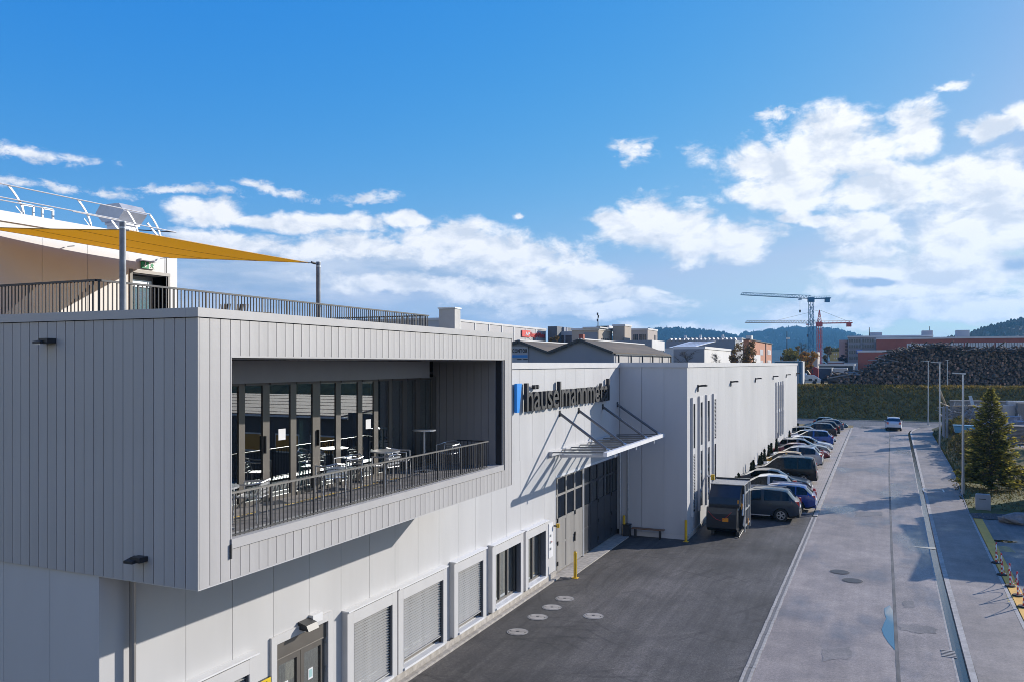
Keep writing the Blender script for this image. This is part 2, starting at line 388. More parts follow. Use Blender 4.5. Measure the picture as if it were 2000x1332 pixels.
def wloc(o):
    v = Vector((0, 0, 0))
    while o is not None: v += o.location; o = o.parent
    return v
def tag(o, label, cat, group=None, kind=None):
    o['label'] = label; o['category'] = cat
    if group: o['group'] = group
    if kind: o['kind'] = kind
    return o
def thing(name, label, cat, loc, group=None):
    o = bpy.data.objects.new(name, None); COL.objects.link(o); o.location = loc; o.empty_display_size = .3
    return tag(o, label, cat, group)
def holder(name, parent, loc=None):          # an empty part that only groups its sub-parts
    o = bpy.data.objects.new(name, None); COL.objects.link(o); o.parent = parent; return o
def single(name, mb, m, label, cat, group=None, smooth=False, loc=None):
    xs = [v[0] for v in mb.v]; ys = [v[1] for v in mb.v]; zs = [v[2] for v in mb.v]
    L = loc or ((min(xs)+max(xs))/2, (min(ys)+max(ys))/2, min(zs))
    o = bpy.data.objects.new(name, mb.mesh(name, m, L, smooth)); COL.objects.link(o); o.location = L
    return tag(o, label, cat, group)
def struct(name, mb, m, smooth=False, kind='structure', parent=None, fix=True):
    o = mb.build(name, m, parent, smooth=smooth, fix=fix); o['kind'] = kind; return o
PIECES = {}
def piece(name, m, parent, x0, x1, y0, y1, z0, z1):
    """a box-shaped piece; alike pieces share their mesh"""
    key = (name, m.name, round(x1-x0, 3), round(y1-y0, 3), round(z1-z0, 3))
    if key not in PIECES:
        a, b, c = (x1-x0)/2, (y1-y0)/2, (z1-z0)/2
        PIECES[key] = MB().box(-a, a, -b, b, -c, c).mesh(name, m)
    o = bpy.data.objects.new(name, PIECES[key]); COL.objects.link(o)
    c = Vector(((x0+x1)/2, (y0+y1)/2, (z0+z1)/2))
    if parent is not None: o.parent = parent; c -= wloc(parent)
    o.location = c; return o
def bpiece(name, m, parent, a, b, w, h=None, up=(0, 0, 1)):
    return MB().bar(a, b, w, h, 0, up).build(name, m, parent)
def dup(root, loc, rz=0.0, label=None, cat=None, group=None):
    r = root.copy(); COL.objects.link(r); r.location = loc; r.rotation_euler = (0, 0, rz)
    if label: r['label'] = label
    if group: r['group'] = group
    def kids(o, n):
        for ch in list(o.children):
            c = ch.copy(); COL.objects.link(c); c.parent = n; kids(ch, c)
    kids(root, r); return r
def lerp_tab(tab):
    def f(y):
        if y <= tab[0][0]: (y0, a), (y1, b) = tab[0], tab[1]
        elif y >= tab[-1][0]: (y0, a), (y1, b) = tab[-2], tab[-1]
        else:
            for (y0, a), (y1, b) in zip(tab[:-1], tab[1:]):
                if y0 <= y <= y1: break
        return a+(b-a)*(y-y0)/(y1-y0)
    return f
# ------------------------------------------------------------------ terrain, roads, pavements
lk = lerp_tab([(-20, -3.0), (22, -2.93), (41, -2.79), (80, -2.58), (119, -2.34)])       # left edge of the carriageway
cs = lerp_tab([(-20, .55), (23.5, .61), (39.4, .76), (70, 1.15), (104, 1.79), (119, 2.1)])   # seam in the middle
rk = lerp_tab([(-20, 2.05), (24.3, 2.32), (38.2, 2.53), (77.6, 3.4), (108, 4.05), (113, 4.5), (117, 5.6), (120, 8)])  # right kerb
so = lerp_tab([(-20, 3.4), (29.6, 4.25), (50.3, 4.76), (71.3, 5.6), (106, 6.24), (113, 6.9), (120, 11)])
PLAT = 4.75
def terr(x, y):
    h = 0.0
    foot = 131+.03*x
    if y > foot:
        t = min(1, (y-foot)/9.0); h = PLAT*(t*t*(3-2*t)*.35+t*.65)
    if x > 6.5 and 64 < y < 118:           # verge and storage yard lie higher than the street
        k = min(1, (x-6.5)/3)*min(1, (y-64)/10)*min(1, (118-y)/4); h = max(h, 1.6*k)
    return h
M['ground'] = mat('ground_grass', (.17, .125, .025), .95, 0, .4, .35, .6, 12, col2=(.29, .19, .05), detail=9)
M['far_ground'] = mat('far_ground', (.08, .085, .05), .95, 0, .3, .05)
g = MB()
xs = [-400, -200, -120, -80, -60, -40, -30, -20, -12, -6, 0, 4, 6.5, 8, 9.5, 12, 16, 20, 26, 32, 40, 60, 90, 130, 200, 400]
ys = [-40, 0, 40, 50, 52, 54, 58, 64, 67, 70, 74, 80, 85, 95, 105, 112, 114, 115, 116, 117, 118, 120, 123, 125, 127, 129, 130.5, 132, 133.5, 135, 136.5, 138, 139.5, 141, 143, 150, 160, 200, 300, 500, 800]
for i in range(len(xs)-1):
    for j in range(len(ys)-1):
        a, b, c, d = xs[i], xs[i+1], ys[j], ys[j+1]
        g.quad((a, c, terr(a, c)), (b, c, terr(b, c)), (b, d, terr(b, d)), (a, d, terr(a, d)))
struct('ground', g, M['ground'], smooth=False)
fg = MB()
for (a, b, c, d) in ((-9000, 9000, 800, 12000), (-9000, -400, -40, 800), (400, 9000, -40, 800), (-9000, 9000, -3000, -40)):
    z = PLAT if c == 800 else 0
    zz = [0 if yy < 130 else PLAT for yy in (c, c, d, d)]
    if (a, b) in ((-9000, -400), (400, 9000)):
        for (c2, d2) in ((-40, 131), (131, 140), (140, 800)):
            z0, z1 = (0, 0) if d2 == 131 else ((0, PLAT) if d2 == 140 else (PLAT, PLAT))
            fg.quad((a, c2, z0), (b, c2, z0), (b, d2, z1), (a, d2, z1))
    else: fg.quad((a, c, z), (b, c, z), (b, d, z), (a, d, z))
struct('terrain', fg, M['far_ground'])

yard_m = asphalt('yard_asphalt', (.036, .033, .031), (.145, .131, .122), .74, None, 120, .22, .50, .75, .26, True)
road_m = asphalt('road_asphalt', (.275, .228, .198), (.42, .35, .302), .62, (.30, .52, (1, .45, 1)), 130, .22, .26, 0, .08)
lane_m = asphalt('lane_asphalt', (.27, .225, .195), (.42, .35, .304), .6, (.34, .47, (1.2, .40, 1)), 130, .3, .34, 0, .10)
walk_m = asphalt('walk_asphalt', (.22, .183, .158), (.34, .283, .245), .66, (.25, .56), 150, .3, .22, 0, .06)
lot_m = asphalt('lot_asphalt', (.17, .16, .155), (.26, .245, .235), .6, (.3, .5), 140, .3, .3)
cross_m = asphalt('cross_road_asphalt', (.12, .115, .115), (.17, .162, .16), .6, None, 100, .3, .3)
def frange(a, b, st):
    n = max(1, int(math.ceil((b-a)/st))); return [a+(b-a)*i/n for i in range(n+1)]
def ribbon(name, f0, f1, y0, y1, z, m, st=4.0, kind='structure'):
    mb = MB(); yy = frange(y0, y1, st)
    for a, b in zip(yy[:-1], yy[1:]): mb.quad((f0(a), a, z), (f1(a), a, z), (f1(b), b, z), (f0(b), b, z))
    return struct(name, mb, m, kind=kind)
c_ = lambda v: (lambda y: v)
ribbon('yard', c_(-11.28), lambda y: lk(y)-.27, -6, 43.4, .006, yard_m)
ribbon('road', lk, lambda y: cs(y)-.02, -6, 119, .010, road_m)
ribbon('road_lane', lambda y: cs(y)+.02, lambda y: rk(y)-.26, -6, 119, .010, lane_m)
M['seam'] = mat('seam_tar', (.025, .025, .027), .6); 
ribbon('road_seam', lambda y: cs(y)-.05, lambda y: cs(y)+.05, -6, 119, .014, mat('seam', (.11, .105, .10), .7, 0, .5, 3, streak=(1, .3, 1)))
ribbon('road_apron', lk, lambda y: rk(y)+.1, 116.5, 121.5, .006, road_m)
cr = MB(); cr.quad((-90, 119, .008), (90, 119, .008), (90, 128.6, .008), (-90, 128.6, .008)); struct('cross_road', cr, cross_m)
ck = MB()
for x in frange(-60, 60, 4)[:-1]:
    ck.box(x+.01, x+3.99, 128.6, 128.85, 0, .12)
struct('cross_road_kerb', ck, M['conc'])
# parking bay of small pavers
pav = bpy.data.materials.new('pavers'); pav.use_nodes = True
n_, l_ = pav.node_tree.nodes, pav.node_tree.links; b_ = n_['Principled BSDF']; b_.inputs['Roughness'].default_value = .8
t_ = n_.new('ShaderNodeTexCoord'); br = n_.new('ShaderNodeTexBrick'); br.inputs['Scale'].default_value = 1
br.inputs['Brick Width'].default_value = .3; br.inputs['Row Height'].default_value = .2; br.inputs['Mortar Size'].default_value = .008
br.inputs['Color1'].default_value = (.36, .31, .27, 1); br.inputs['Color2'].default_value = (.43, .37, .32, 1); br.inputs['Mortar'].default_value = (.14, .135, .13, 1)
l_.new(t_.outputs['Object'], br.inputs['Vector']); nz_ = n_.new('ShaderNodeTexNoise'); nz_.inputs['Scale'].default_value = .8; nz_.inputs['Detail'].default_value = 6; l_.new(t_.outputs['Object'], nz_.inputs['Vector'])
rp_ = n_.new('ShaderNodeValToRGB'); rp_.color_ramp.elements[0].color = (.75, .75, .75, 1); rp_.color_ramp.elements[1].color = (1.15, 1.15, 1.15, 1); l_.new(nz_.outputs['Fac'], rp_.inputs[0])
mx_ = n_.new('ShaderNodeMix'); mx_.data_type = 'RGBA'; mx_.blend_type = 'MULTIPLY'; mx_.inputs[0].default_value = 1
l_.new(br.outputs['Color'], mx_.inputs[6]); l_.new(rp_.outputs[0], mx_.inputs[7]); l_.new(mx_.outputs[2], b_.inputs['Base Color'])
ribbon('parking_bay', c_(-8.0), lambda y: lk(y)-.27, 47.8, 113.5, .008, pav)
ribbon('parking_apron', c_(-8.0), lambda y: lk(y)-.27, 43.4, 47.8, .007, yard_m)
# drain channel along the yard, drawn as single concrete elements with a slotted grate
kl = holder('drain_channel', None); kl['kind'] = 'structure'
for i, y in enumerate(frange(-4, 47, 1.5)[:-1]):
    x = lk(y+.75)
    piece('channel_stone', M['conc'], kl, x-.27, x-.185, y+.006, y+1.494, -.05, .022)
    piece('channel_stone', M['conc'], kl, x-.085, x, y+.006, y+1.494, -.05, .022)
    piece('channel_grate', mat('grate_steel', (.19, .175, .16), .65, 0, .2, 8), kl, x-.180, x-.090, y+.012, y+1.488, -.05, .014)
kk = holder('kerb', None); kk['kind'] = 'structure'
for y in frange(47.2, 113.5, 2.0)[:-1]:
    x = lk(y+1); piece('kerb_stone', M['conc'], kk, x-.22, x-.0, y+.008, y+1.98, -.05, .05)
# right kerb, gutter and footway
kr = holder('pavement_kerb', None); kr['kind'] = 'structure'
for y in frange(-4, 116, 2.0)[:-1]:
    x0, x1 = rk(y), rk(y+2); mb = MB()
    a, b = y+.006, y+1.994
    mb.hexa([(x0, a, -.05), (x0+.17, a, -.05), (x1+.17, b, -.05), (x1, b, -.05), (x0, a, .10), (x0+.17, a, .10), (x1+.17, b, .10), (x1, b, .10)])
    mb.build('kerb_stone', M['conc'], kr)
ribbon('gutter', lambda y: rk(y)-.26, lambda y: rk(y)-.002, -6, 117, .004, mat('wet_gutter', (.06, .056, .052), .14, 0, .2, 2, .12, 30, streak=(2, .6, 1)))
ribbon('gutter_edge', lambda y: rk(y)-.31, lambda y: rk(y)-.255, -6, 117, .013, M['conc'])
ribbon('pavement', lambda y: rk(y)+.175, lambda y: so(y), -6, 118, .092, walk_m)
ribbon('pavement_edge', lambda y: so(y)+.003, lambda y: so(y)+.12, -6, 51, .098, M['conc'])
ribbon('pavement_edging', lambda y: so(y)+.003, lambda y: so(y)+.07, 51, 116, .11, M['concgrey'])
ys_ = holder('yellow_strip', None); ys_['kind'] = 'structure'
yy = [26+2.44*i for i in range(11)]
for a, b in zip(yy[:-1], yy[1:]):
    x0, x1 = so(a)+.15, so(b)+.15; mb = MB()
    mb.hexa([(x0, a+.008, 0), (x0+.40, a+.008, 0), (x1+.40, b-.008, 0), (x1, b-.008, 0), (x0, a+.008, .105), (x0+.40, a+.008, .105), (x1+.40, b-.008, .105), (x1, b-.008, .105)])
    mb.build('yellow_slab', M['yellow_slab'], ys_)
ribbon('lot', lambda y: so(y)+.56, c_(40), -6, 49.6, .09, lot_m)
ribbon('junction_pavement', lambda y: so(y)+.0, lambda y: so(y)+.02, 108, 116, .09, walk_m)

# gravel and lawn patch in front of the conifer
M['lawn'] = mat('lawn', (.10, .105, .022), .95, 0, .3, .9, .7, 35, col2=(.21, .185, .045), detail=8)
lw = MB()
lx = frange(0, 1, .08)
def edge0(x): return 50.9+.28*(x-5)-.05*(x-5)**1.2 if x > 5 else 50.9
prev = None
for i in range(26):
    x = 4.86+i*.6; row = []
    for j in range(14):
        t = j/13; yv = edge0(x)*(1-t)+64*t
        xx = max(x, so(yv)+.08) if i == 0 else x+(so(yv)+.08-so(50.9)-.08)*(1-i/25)
        row.append((xx, yv, .11+terr(max(xx, 0), yv)+.02*math.sin(xx*3+yv*2)))
    if prev:
        for j in range(13): lw.quad(prev[j], row[j], row[j+1], prev[j+1])
    prev = row
struct('lawn', lw, M['lawn'], smooth=True)
gv = MB()
for i in range(26):
    x = 4.86+i*.6
    x2 = x+.6
    gv.quad((x, 49.5+.0*(x-5), .12), (x2, 49.5, .12), (x2, edge0(x2)+.05, .16), (x, edge0(x)+.05, .16))
struct('gravel_bed', gv, mat('gravel_bed', (.10, .095, .09), .95, 0, .4, 14, .9, 30))
st = MB()
for i in range(700):
    x = rnd.uniform(4.95, 16); y = rnd.uniform(49.6, edge0(x)+.1); r = rnd.uniform(.03, .09)
    p = [(x+r*math.cos(a+rnd.uniform(-.3, .3)), y+r*math.sin(a)*.8, .11) for a in (0, 1.25, 2.5, 3.75, 5)]
    top = (x+rnd.uniform(-.02, .02), y, .13+r*.9)
    for k in range(5): st.tri(p[k], p[(k+1) % 5], top)
struct('gravel', st, mat('gravel_stone', (.17, .16, .155), .9, 0, .45, 5), kind='stuff')

# water lying in the road: a thin sheet with an uneven outline
water = mat('puddle_water', (.030, .030, .032), .02, 0, spec=.9)
water.node_tree.nodes['Principled BSDF'].inputs['IOR'].default_value = 3.0
pd = MB()
out = [(1727, 1187), (1738, 1181), (1749, 1192), (1750, 1200), (1752, 1230), (1754, 1270), (1744, 1264), (1735, 1254), (1726, 1240), (1722, 1228), (1727, 1215), (1731, 1207), (1728, 1198)]
pts = [at_z(x, y, .0165) for x, y in out]
pts = [(min(p[0], cs(p[1])-.055), p[1], .0165) for p in pts]
cx = sum(p[0] for p in pts)/len(pts); cyy = sum(p[1] for p in pts)/len(pts)
for a, b in zip(pts, pts[1:]+pts[:1]): pd.tri((cx, cyy, .0165), a, b)
struct('puddle', pd, water, fix=False)
pd2 = MB()
for (x0, x1, y) in ((1778, 1832, 1066),):
    a = at_z(x0, y, .0165); b = at_z(x1, y+2, .0165); c = at_z(x1+2, y+7, .0165)
    pd2.tri(a, c, b)
struct('water', pd2, water, fix=False)
# mends in the carriageway: thin patches with ragged edges
mend_m = asphalt('mend_asphalt', (.17, .147, .130), (.27, .23, .20), .55, None, 120, .5, .3, 0, .05)
for pts_ in ([(1763, 1172), (1784, 1173), (1787, 1186), (1766, 1186)], [(1757, 1219), (1790, 1218), (1830, 1226), (1829, 1236), (1795, 1236), (1758, 1229)], [(1607, 1268), (1660, 1262), (1664, 1284), (1604, 1291)], [(1672, 1000), (1722, 998), (1723, 1006), (1670, 1009)]):
    P0 = [at_z(x, y, .0155) for x, y in pts_]; P1 = []
    for a, c in zip(P0, P0[1:]+P0[:1]):
        for q in range(5): f = q/5; P1.append((a[0]+(c[0]-a[0])*f+rnd.uniform(-.04, .04), a[1]+(c[1]-a[1])*f+rnd.uniform(-.06, .06), .0155))
    mx0 = sum(p[0] for p in P1)/len(P1); my0 = sum(p[1] for p in P1)/len(P1); mb = MB()
    for a, c in zip(P1, P1[1:]+P1[:1]): mb.tri((mx0, my0, .0155), a, c)
    struct('road_patch', mb, mend_m, fix=False)
# service covers
def cover(name, label, cx, cy, r, z, m, rim=None, hole=True, group=None):
    t = thing(name, label, 'manhole cover', (cx, cy, z), group)
    mb = MB(); nn = 28
    ring = lambda rr, zz: [(cx+rr*math.cos(2*math.pi*k/nn), cy+rr*math.sin(2*math.pi*k/nn), zz) for k in range(nn)]
    o, i2 = ring(r, z-.05), ring(r, z+.016)
    for k in range(nn): mb.quad(o[k], o[(k+1) % nn], i2[(k+1) % nn], i2[k])
    mb.f.append(tuple(range(len(mb.v), len(mb.v)+nn))); mb.v += i2; mb.m.append(0)
    mb.build('lid', m, t)
    if rim:
        rb = MB(); a, b = ring(r+.005, z+.010), ring(r+.05, z+.010)
        for k in range(nn): rb.quad(a[k], b[k], b[(k+1) % nn], a[(k+1) % nn])
        rb.build('rim', rim, t)
    if hole:
        MB().tube((cx, cy, z+.0162), (cx, cy, z+.020), .055, n=10).build('centre_hole', M['anth'], t)
        for s in (-1, 1): piece('lift_slot', M['anth'], t, cx-.02+s*r*.86, cx+.02+s*r*.86, cy-.03, cy+.03, z+.0165, z+.020)
    return t
M['cover'] = mat('cover_concrete', (.37, .335, .30), .85, 0, .3, 4, .3, 40, ov=.12)
CV = [((1011, 1234), 'large pale concrete cover nearest the camera, below the second blind window'),
      ((1050, 1205), 'pale round concrete cover second in the row along the facade'),
      ((1078, 1186), 'pale round concrete cover third in the row, facing the clear windows'),
      ((1103, 1169), 'pale round concrete cover farthest along the row, nearest the first yellow bollard'),
      ((1159, 1203), 'lone pale round concrete cover standing off to the road side of the row')]
for (px, py), lb in CV:
    x, y, _ = at_z(px, py); cover('manhole_cover', lb, x, y, .285, .006, M['cover'], M['concgrey'], True, 'pale round covers in the yard')
for (px, py), lb in (((1665, 1134), 'round dark iron manhole cover in the road, with pale dot'), ((1640, 1117), 'round dark iron manhole cover in the road, the fainter and farther one')):
    x, y, _ = at_z(px, py); cover('manhole_cover', lb, x, y, .32, .010, mat('iron_cover', (.075, .07, .068), .55, .3, .3, 12), mat('cover_mend', (.10, .095, .09), .8), False, 'iron covers in the road')
x, y, _ = at_z(1823, 960)
t = thing('cover_plate', 'rectangular steel framed service hatch set in the footway', 'hatch', (x, y, .092))
fr = MB(); 
for (a, b, c, d) in ((-.62, .62, -.60, -.52), (-.62, .62, .52, .60), (-.62, -.54, -.52, .52), (.54, .62, -.52, .52)): fr.box(x+a, x+b, y+c, y+d, .05, .112)
fr.build('frame', M['galv'], t)
for k in range(4): piece('hatch_plate', mat('hatch_fill', (.16, .16, .165), .6, .2, .2, 9), t, x-.535, x+.535, y-.515+k*.2575, y-.515+k*.2575+.25, .05, .104)
x, y, _ = at_z(1862, 1278)
t = thing('gutter_grate', 'small cast iron gully grate beside the gutter', 'drain', (x-.1, y, .01))
for k in range(5): piece('grate_bar', M['conc'], t, x-.30, x+.06, y-.30+k*.13, y-.235+k*.13, .0, .026)
piece('grate_pit', M['black'], t, x-.27, x+.03, y-.25, y+.26, .0, .013)
# ------------------------------------------------------------------ office building: lower facade, cantilevered box, terrace, roof house
XF, XB, Y0, Y1 = -11.3, -9.18, 9.2, 20.75         # lower facade, box front, box ends
office = thing('office_building', 'grey clad office block with cantilevered box, loggia and roof terrace', 'building', (-14, 22, 0))
BK = XF-.16
def panel_wall_x(parent, X, y0, y1, z0, z1, pitch, openings, m, gap=.011, thick=.12, phase=0.0, name='wall_panel', sign=1):
    """panels side by side along y on the plane x = X, cut round the openings (ya, yb, za, zb)"""
    cuts = [y0]; y = y0+phase if phase else y0+pitch
    while y < y1-.05: cuts.append(y); y += pitch
    cuts.append(y1)
    for a, b in zip(cuts[:-1], cuts[1:]):
        a2, b2 = a+gap/2, b-gap/2
        es = sorted({a2, b2} | {e for o in openings for e in (o[0], o[1]) if a2 < e < b2})
        for s, e in zip(es[:-1], es[1:]):
            mid = (s+e)/2; spans = [(z0, z1)]
            for o in openings:
                if o[0] < mid < o[1]:
                    ns = []
                    for (p, q) in spans:
                        if o[2] > p: ns.append((p, min(q, o[2])))
                        if o[3] < q: ns.append((max(p, o[3]), q))
                    spans = [sp_ for sp_ in ns if sp_[1]-sp_[0] > .01]
            for (p, q) in spans: MB().box(X-thick, X, s, e, p, q).build(name, m, parent)
WIN = [('W0', 10.75, 12.48, .42, 2.22), ('W1', 16.04, 17.67, .42, 2.18), ('W2', 18.26, 20.35, .42, 2.16), ('W3', 21.32, 22.94, .42, 2.15), ('W4', 23.92, 25.92, .42, 2.11), ('W5', 26.66, 28.28, .42, 2.08)]
DOOR = (13.44, 15.17, .06, 2.50)
GATE = (29.71, 38.39, .06, 3.90)
ops = [(a, b, c, d) for _, a, b, c, d in WIN]+[DOOR, GATE]
panel_wall_x(office, XF, 9.25, 38.44, .28, 4.90, 1.17, ops, M['panel'], phase=.62)
panel_wall_x(office, XF, 20.78, 38.44, 4.90, 8.12, 1.17, [], M['panel'], phase=.74)
bk = MB()
es = [9.3]+[e for o in sorted(ops) for e in (o[0]-.02, o[1]+.02)]+[38.44]
for a, b in zip(es[0::2], es[1::2]): bk.box(-18, XF-.125, a, b, .0, 4.6)     # dark core behind the joints
for (a, b, c, d) in ops: bk.box(-18, XF-.125, a-.02, b+.02, d+.03, 4.6); 
for (a, b, c, d) in ops: bk.box(-18, -13.2, a-.02, b+.02, 0, d+.03)
bk.box(-18, XF-.125, 20.8, 38.44, 4.6, 8.1)
bk.build('core', M['backing'], office)
piece('coping', M['panel_trim'], office, -18, XF+.05, 20.78, 38.42, 8.12, 8.34)
# plinth strip
for y0, y1 in ((9.2, DOOR[0]-.1), (DOOR[1]+.1, GATE[0]-.02)):
    for a in frange(y0, y1, 1.95)[:-1]:
        b = a+(y1-y0)/math.ceil((y1-y0)/1.95)
        piece('plinth_slab', M['conc'], office, XF-.1, XF+.05, a+.004, b-.004, -.02, .27)
        piece('plinth_step', M['conc'], office, XF+.052, XF+.20, a+.004, b-.004, -.02, .07)
# end wall (in shade, facing the camera) and the corner pipe
for i in range(6):
    x1 = XF-.002-i*1.15; piece('end_panel', M['panel'], office, x1-1.138, x1, 9.24, 9.36, .0, 4.93)
MB().tube((-11.18, 9.78, .0), (-11.18, 9.78, 4.9), .055, n=10).build('downpipe', mat('downpipe', (.30, .29, .28), .4, .5), office)

M['slat'] = M['blind']
def window(tagname, a, b, z0, z1, blind_to, parent):
    """projecting surround, recessed frame with panes, optional venetian blind"""
    w = holder('window', parent)
    F = XF+.16
    t = .30
    # surround: left fin (with a dark shaded cheek), right band, head with lip
    piece('surround_fin', M['panel_trim'], w, XF+.002, F, a-.29, a-.04, z0-.10, z1+.34)
    piece('surround_jamb', M['panel_trim'], w, XF+.002, F, b+.02, b+.24, z0-.10, z1+.34)
    piece('surround_head', M['panel_trim'], w, XF+.002, F+.0, a-.038, b+.018, z1+.02, z1+.30)
    piece('head_lip', M['white'], w, XF+.002, F+.05, a-.30, b+.25, z1+.342, z1+.375)
    piece('reveal', M['reveal'], w, XF-.12, F-.012, b-.0, b+.018, z0, z1)
    piece('reveal', M['reveal'], w, XF-.12, F-.012, a-.036, a-.0, z0, z1)
    piece('sill', M['white'], w, XF-.11, F+.04, a-.03, b+.015, z0-.08, z0-.02)
    fx = XF-.06
    piece('frame', M['anth_frame'], w, fx-.05, fx+.02, a, a+.07, z0, z1); piece('frame', M['anth_frame'], w, fx-.05, fx+.02, b-.07, b, z0, z1)
    piece('frame', M['anth_frame'], w, fx-.05, fx+.02, a+.07, b-.07, z0, z0+.07); piece('frame', M['anth_frame'], w, fx-.05, fx+.02, a+.07, b-.07, z1-.07, z1)
    n = 3 if b-a > 1.9 else 2
    st_ = (b-a-.14)/n
    for k in range(n):
        p, q = a+.07+k*st_, a+.07+(k+1)*st_
        if k: piece('mullion', M['anth_frame'], w, fx-.05, fx+.03, p-.04, p+.04, z0+.07, z1-.07)
        MB().box(fx-.02, fx-.012, p+(.042 if k else .002), q-.042 if k < n-1 else q-.002, z0+.072, z1-.072).build('pane', M['glass'], w)
    piece('curtain', M['curtain'], w, fx-.13, fx-.11, a-.1, b+.1, z0-.2, z1+.2)
    if blind_to is not None:
        z = z1-.045
        bx = XF+.075
        while z > blind_to:
            key = ('slat', round(b-a, 3))
            if key not in PIECES:
                h = (b-a)/2-.015; PIECES[key] = MB().hexa([(-.026, -h, .013), (.026, -h, -.017), (.026, h, -.017), (-.026, h, .013), (-.026, -h, .016), (.026, -h, -.014), (.026, h, -.014), (-.026, h, .016)]).mesh('slat', M['slat'])
            o = bpy.data.objects.new('slat', PIECES[key]); COL.objects.link(o); o.parent = w
            o.location = Vector((bx, (a+b)/2, z))-wloc(office); z -= .070
        piece('bottom_rail', M['slat'], w, bx-.035, bx+.035, a+.01, b-.01, z-.0, z+.03)
        for yy_ in (a+.012, b-.03): piece('guide_rail', M['anth'], w, bx-.02, bx+.02, yy_, yy_+.018, z0, z1)
for (nm, a, b, c, d), bt in zip(WIN, (.5, .46, .62, .62, None, None)): window(nm, a, b, c, d, bt, office)

# entrance door
dd = holder('entrance_door', office)
a, b, z0, z1 = DOOR
for y in (a-.17, b+.0): piece('surround_jamb', M['panel_trim'], dd, XF+.002, XF+.05, y, y+.17, .06, z1+.18)
piece('surround_head', M['panel_trim'], dd, XF+.002, XF+.05, a+.002, b-.002, z1, z1+.18)
piece('transom', M['anth_frame'], dd, XF-.10, XF-.02, a, b, z1-.36, z1)
piece('transom_line', mat('bronze_light', (.20, .185, .17), .35, .4), dd, XF-.02, XF-.012, a+.02, b-.02, z1-.375, z1-.355)
for k in range(2):
    p, q = a+.03+k*.84, a+.03+(k+1)*.83
    piece('leaf_stile', M['anth_frame'], dd, XF-.11, XF-.04, p, p+.12, .06, z1-.38); piece('leaf_stile', M['anth_frame'], dd, XF-.11, XF-.04, q-.12, q, .06, z1-.38)
    piece('leaf_rail', M['anth_frame'], dd, XF-.11, XF-.04, p+.12, q-.12, z1-.50, z1-.38); piece('leaf_rail', M['anth_frame'], dd, XF-.11, XF-.04, p+.12, q-.12, .06, .30)
    piece('pane', M['glass'], dd, XF-.085, XF-.075, p+.12, q-.12, .30, z1-.50)
    piece('notice', M['white'], dd, XF-.074, XF-.070, p+.30, p+.46, 1.34, 1.58)
    piece('notice_print', mat('print_blue', (.35, .55, .55), .6), dd, XF-.0698, XF-.068, p+.32, p+.44, 1.38, 1.55)
for zz in (1.35, 2.0): piece('hinge', M['galv'], dd, XF-.03, XF+.01, b-.035, b-.0, zz, zz+.14)
piece('hinge', M['galv'], dd, XF-.03, XF+.01, a+.0, a+.035, 1.55, 1.70)
piece('door_back', M['curtain'], dd, XF-.35, XF-.32, a-.1, b+.1, 0, z1)  # beige sheet close behind the glass stands in for reflections in the panes

# sectional folding gate
gt = holder('folding_gate', office)
piece('gate_frame', M['white'], gt, XF-.14, XF+.01, GATE[0]-.002, GATE[0]+.05, .06, GATE[3]); piece('gate_frame', M['white'], gt, XF-.14, XF+.02, GATE[0]+.05, GATE[1], GATE[3]-.06, GATE[3]+.03)
piece('gate_back', M['room'], gt, XF-1.4, XF-1.35, GATE[0], GATE[1], 0, 3.9)
M['gate_glass'] = glass('gate_glass', (.30, .36, .38), .8, .10)
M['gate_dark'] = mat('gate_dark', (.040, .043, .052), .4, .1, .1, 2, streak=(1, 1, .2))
gl_ = [(29.765, 30.10), (30.115, 31.13), (31.145, 32.16), (32.175, 33.20)]+[(33.30+k*1.012, 33.30+(k+1)*1.012-.012) for k in range(5)]
piece('gate_post', M['white'], gt, XF-.14, XF-.04, 33.215, 33.285, .06, 3.83)
for k, (p, q) in enumerate(gl_):
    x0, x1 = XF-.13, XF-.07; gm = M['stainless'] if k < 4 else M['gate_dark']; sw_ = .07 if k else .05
    piece('leaf_stile', gm, gt, x0, x1, p, p+sw_, .10, 3.83); piece('leaf_stile', gm, gt, x0, x1, q-sw_, q, .10, 3.83)
    for za, zb in ((.10, .17), (1.13, 1.21), (2.08, 2.18), (3.06, 3.14), (3.76, 3.83)): piece('leaf_rail', gm, gt, x0, x1, p+sw_, q-sw_, za, zb)
    for za, zb in ((.17, 1.13), (1.21, 2.08)): piece('leaf_panel', gm, gt, x0+.01, x1-.012, p+sw_, q-sw_, za, zb)
    for za, zb in ((2.18, 3.06), (3.14, 3.76)): piece('pane', M['gate_glass'], gt, x0+.02, x0+.028, p+sw_, q-sw_, za, zb)
    if k in (0, 2, 5, 7):
        for zz in (.35, 1.15, 2.05): piece('gate_hinge', M['black'], gt, x1, x1+.04, q-.03, q+.04, zz, zz+.16)
    if k == 2: piece('gate_handle', M['black'], gt, x1, x1+.06, q-.10, q-.05, .95, 1.25)
for a in frange(29.7, 38.4, 1.45)[:-1]: piece('threshold_slab', M['conc'], gt, XF-.15, XF+.62, a+.004, a+1.446, -.02, .045)
# switch column by the gate
sw = holder('switch_column', office)
piece('column_plate', M['white'], sw, XF+.002, XF+.03, 28.95, 29.38, .9, 2.2)
for zz in (1.2, 1.45, 1.7): piece('switch', M['galv'], sw, XF+.03, XF+.06, 29.05, 29.13, zz, zz+.09)
piece('switch', M['red'], sw, XF+.03, XF+.06, 29.15, 29.22, 1.47, 1.51)
MB().tube((XF+.02, 29.5, 2.04), (XF+.16, 29.5, 2.04), .03, n=8).build('beacon_arm', M['anth'], sw)
MB().tube((XF+.16, 29.55, 1.98), (XF+.16, 29.55, 2.12), .075, n=12).build('beacon', M['yellow'], sw)

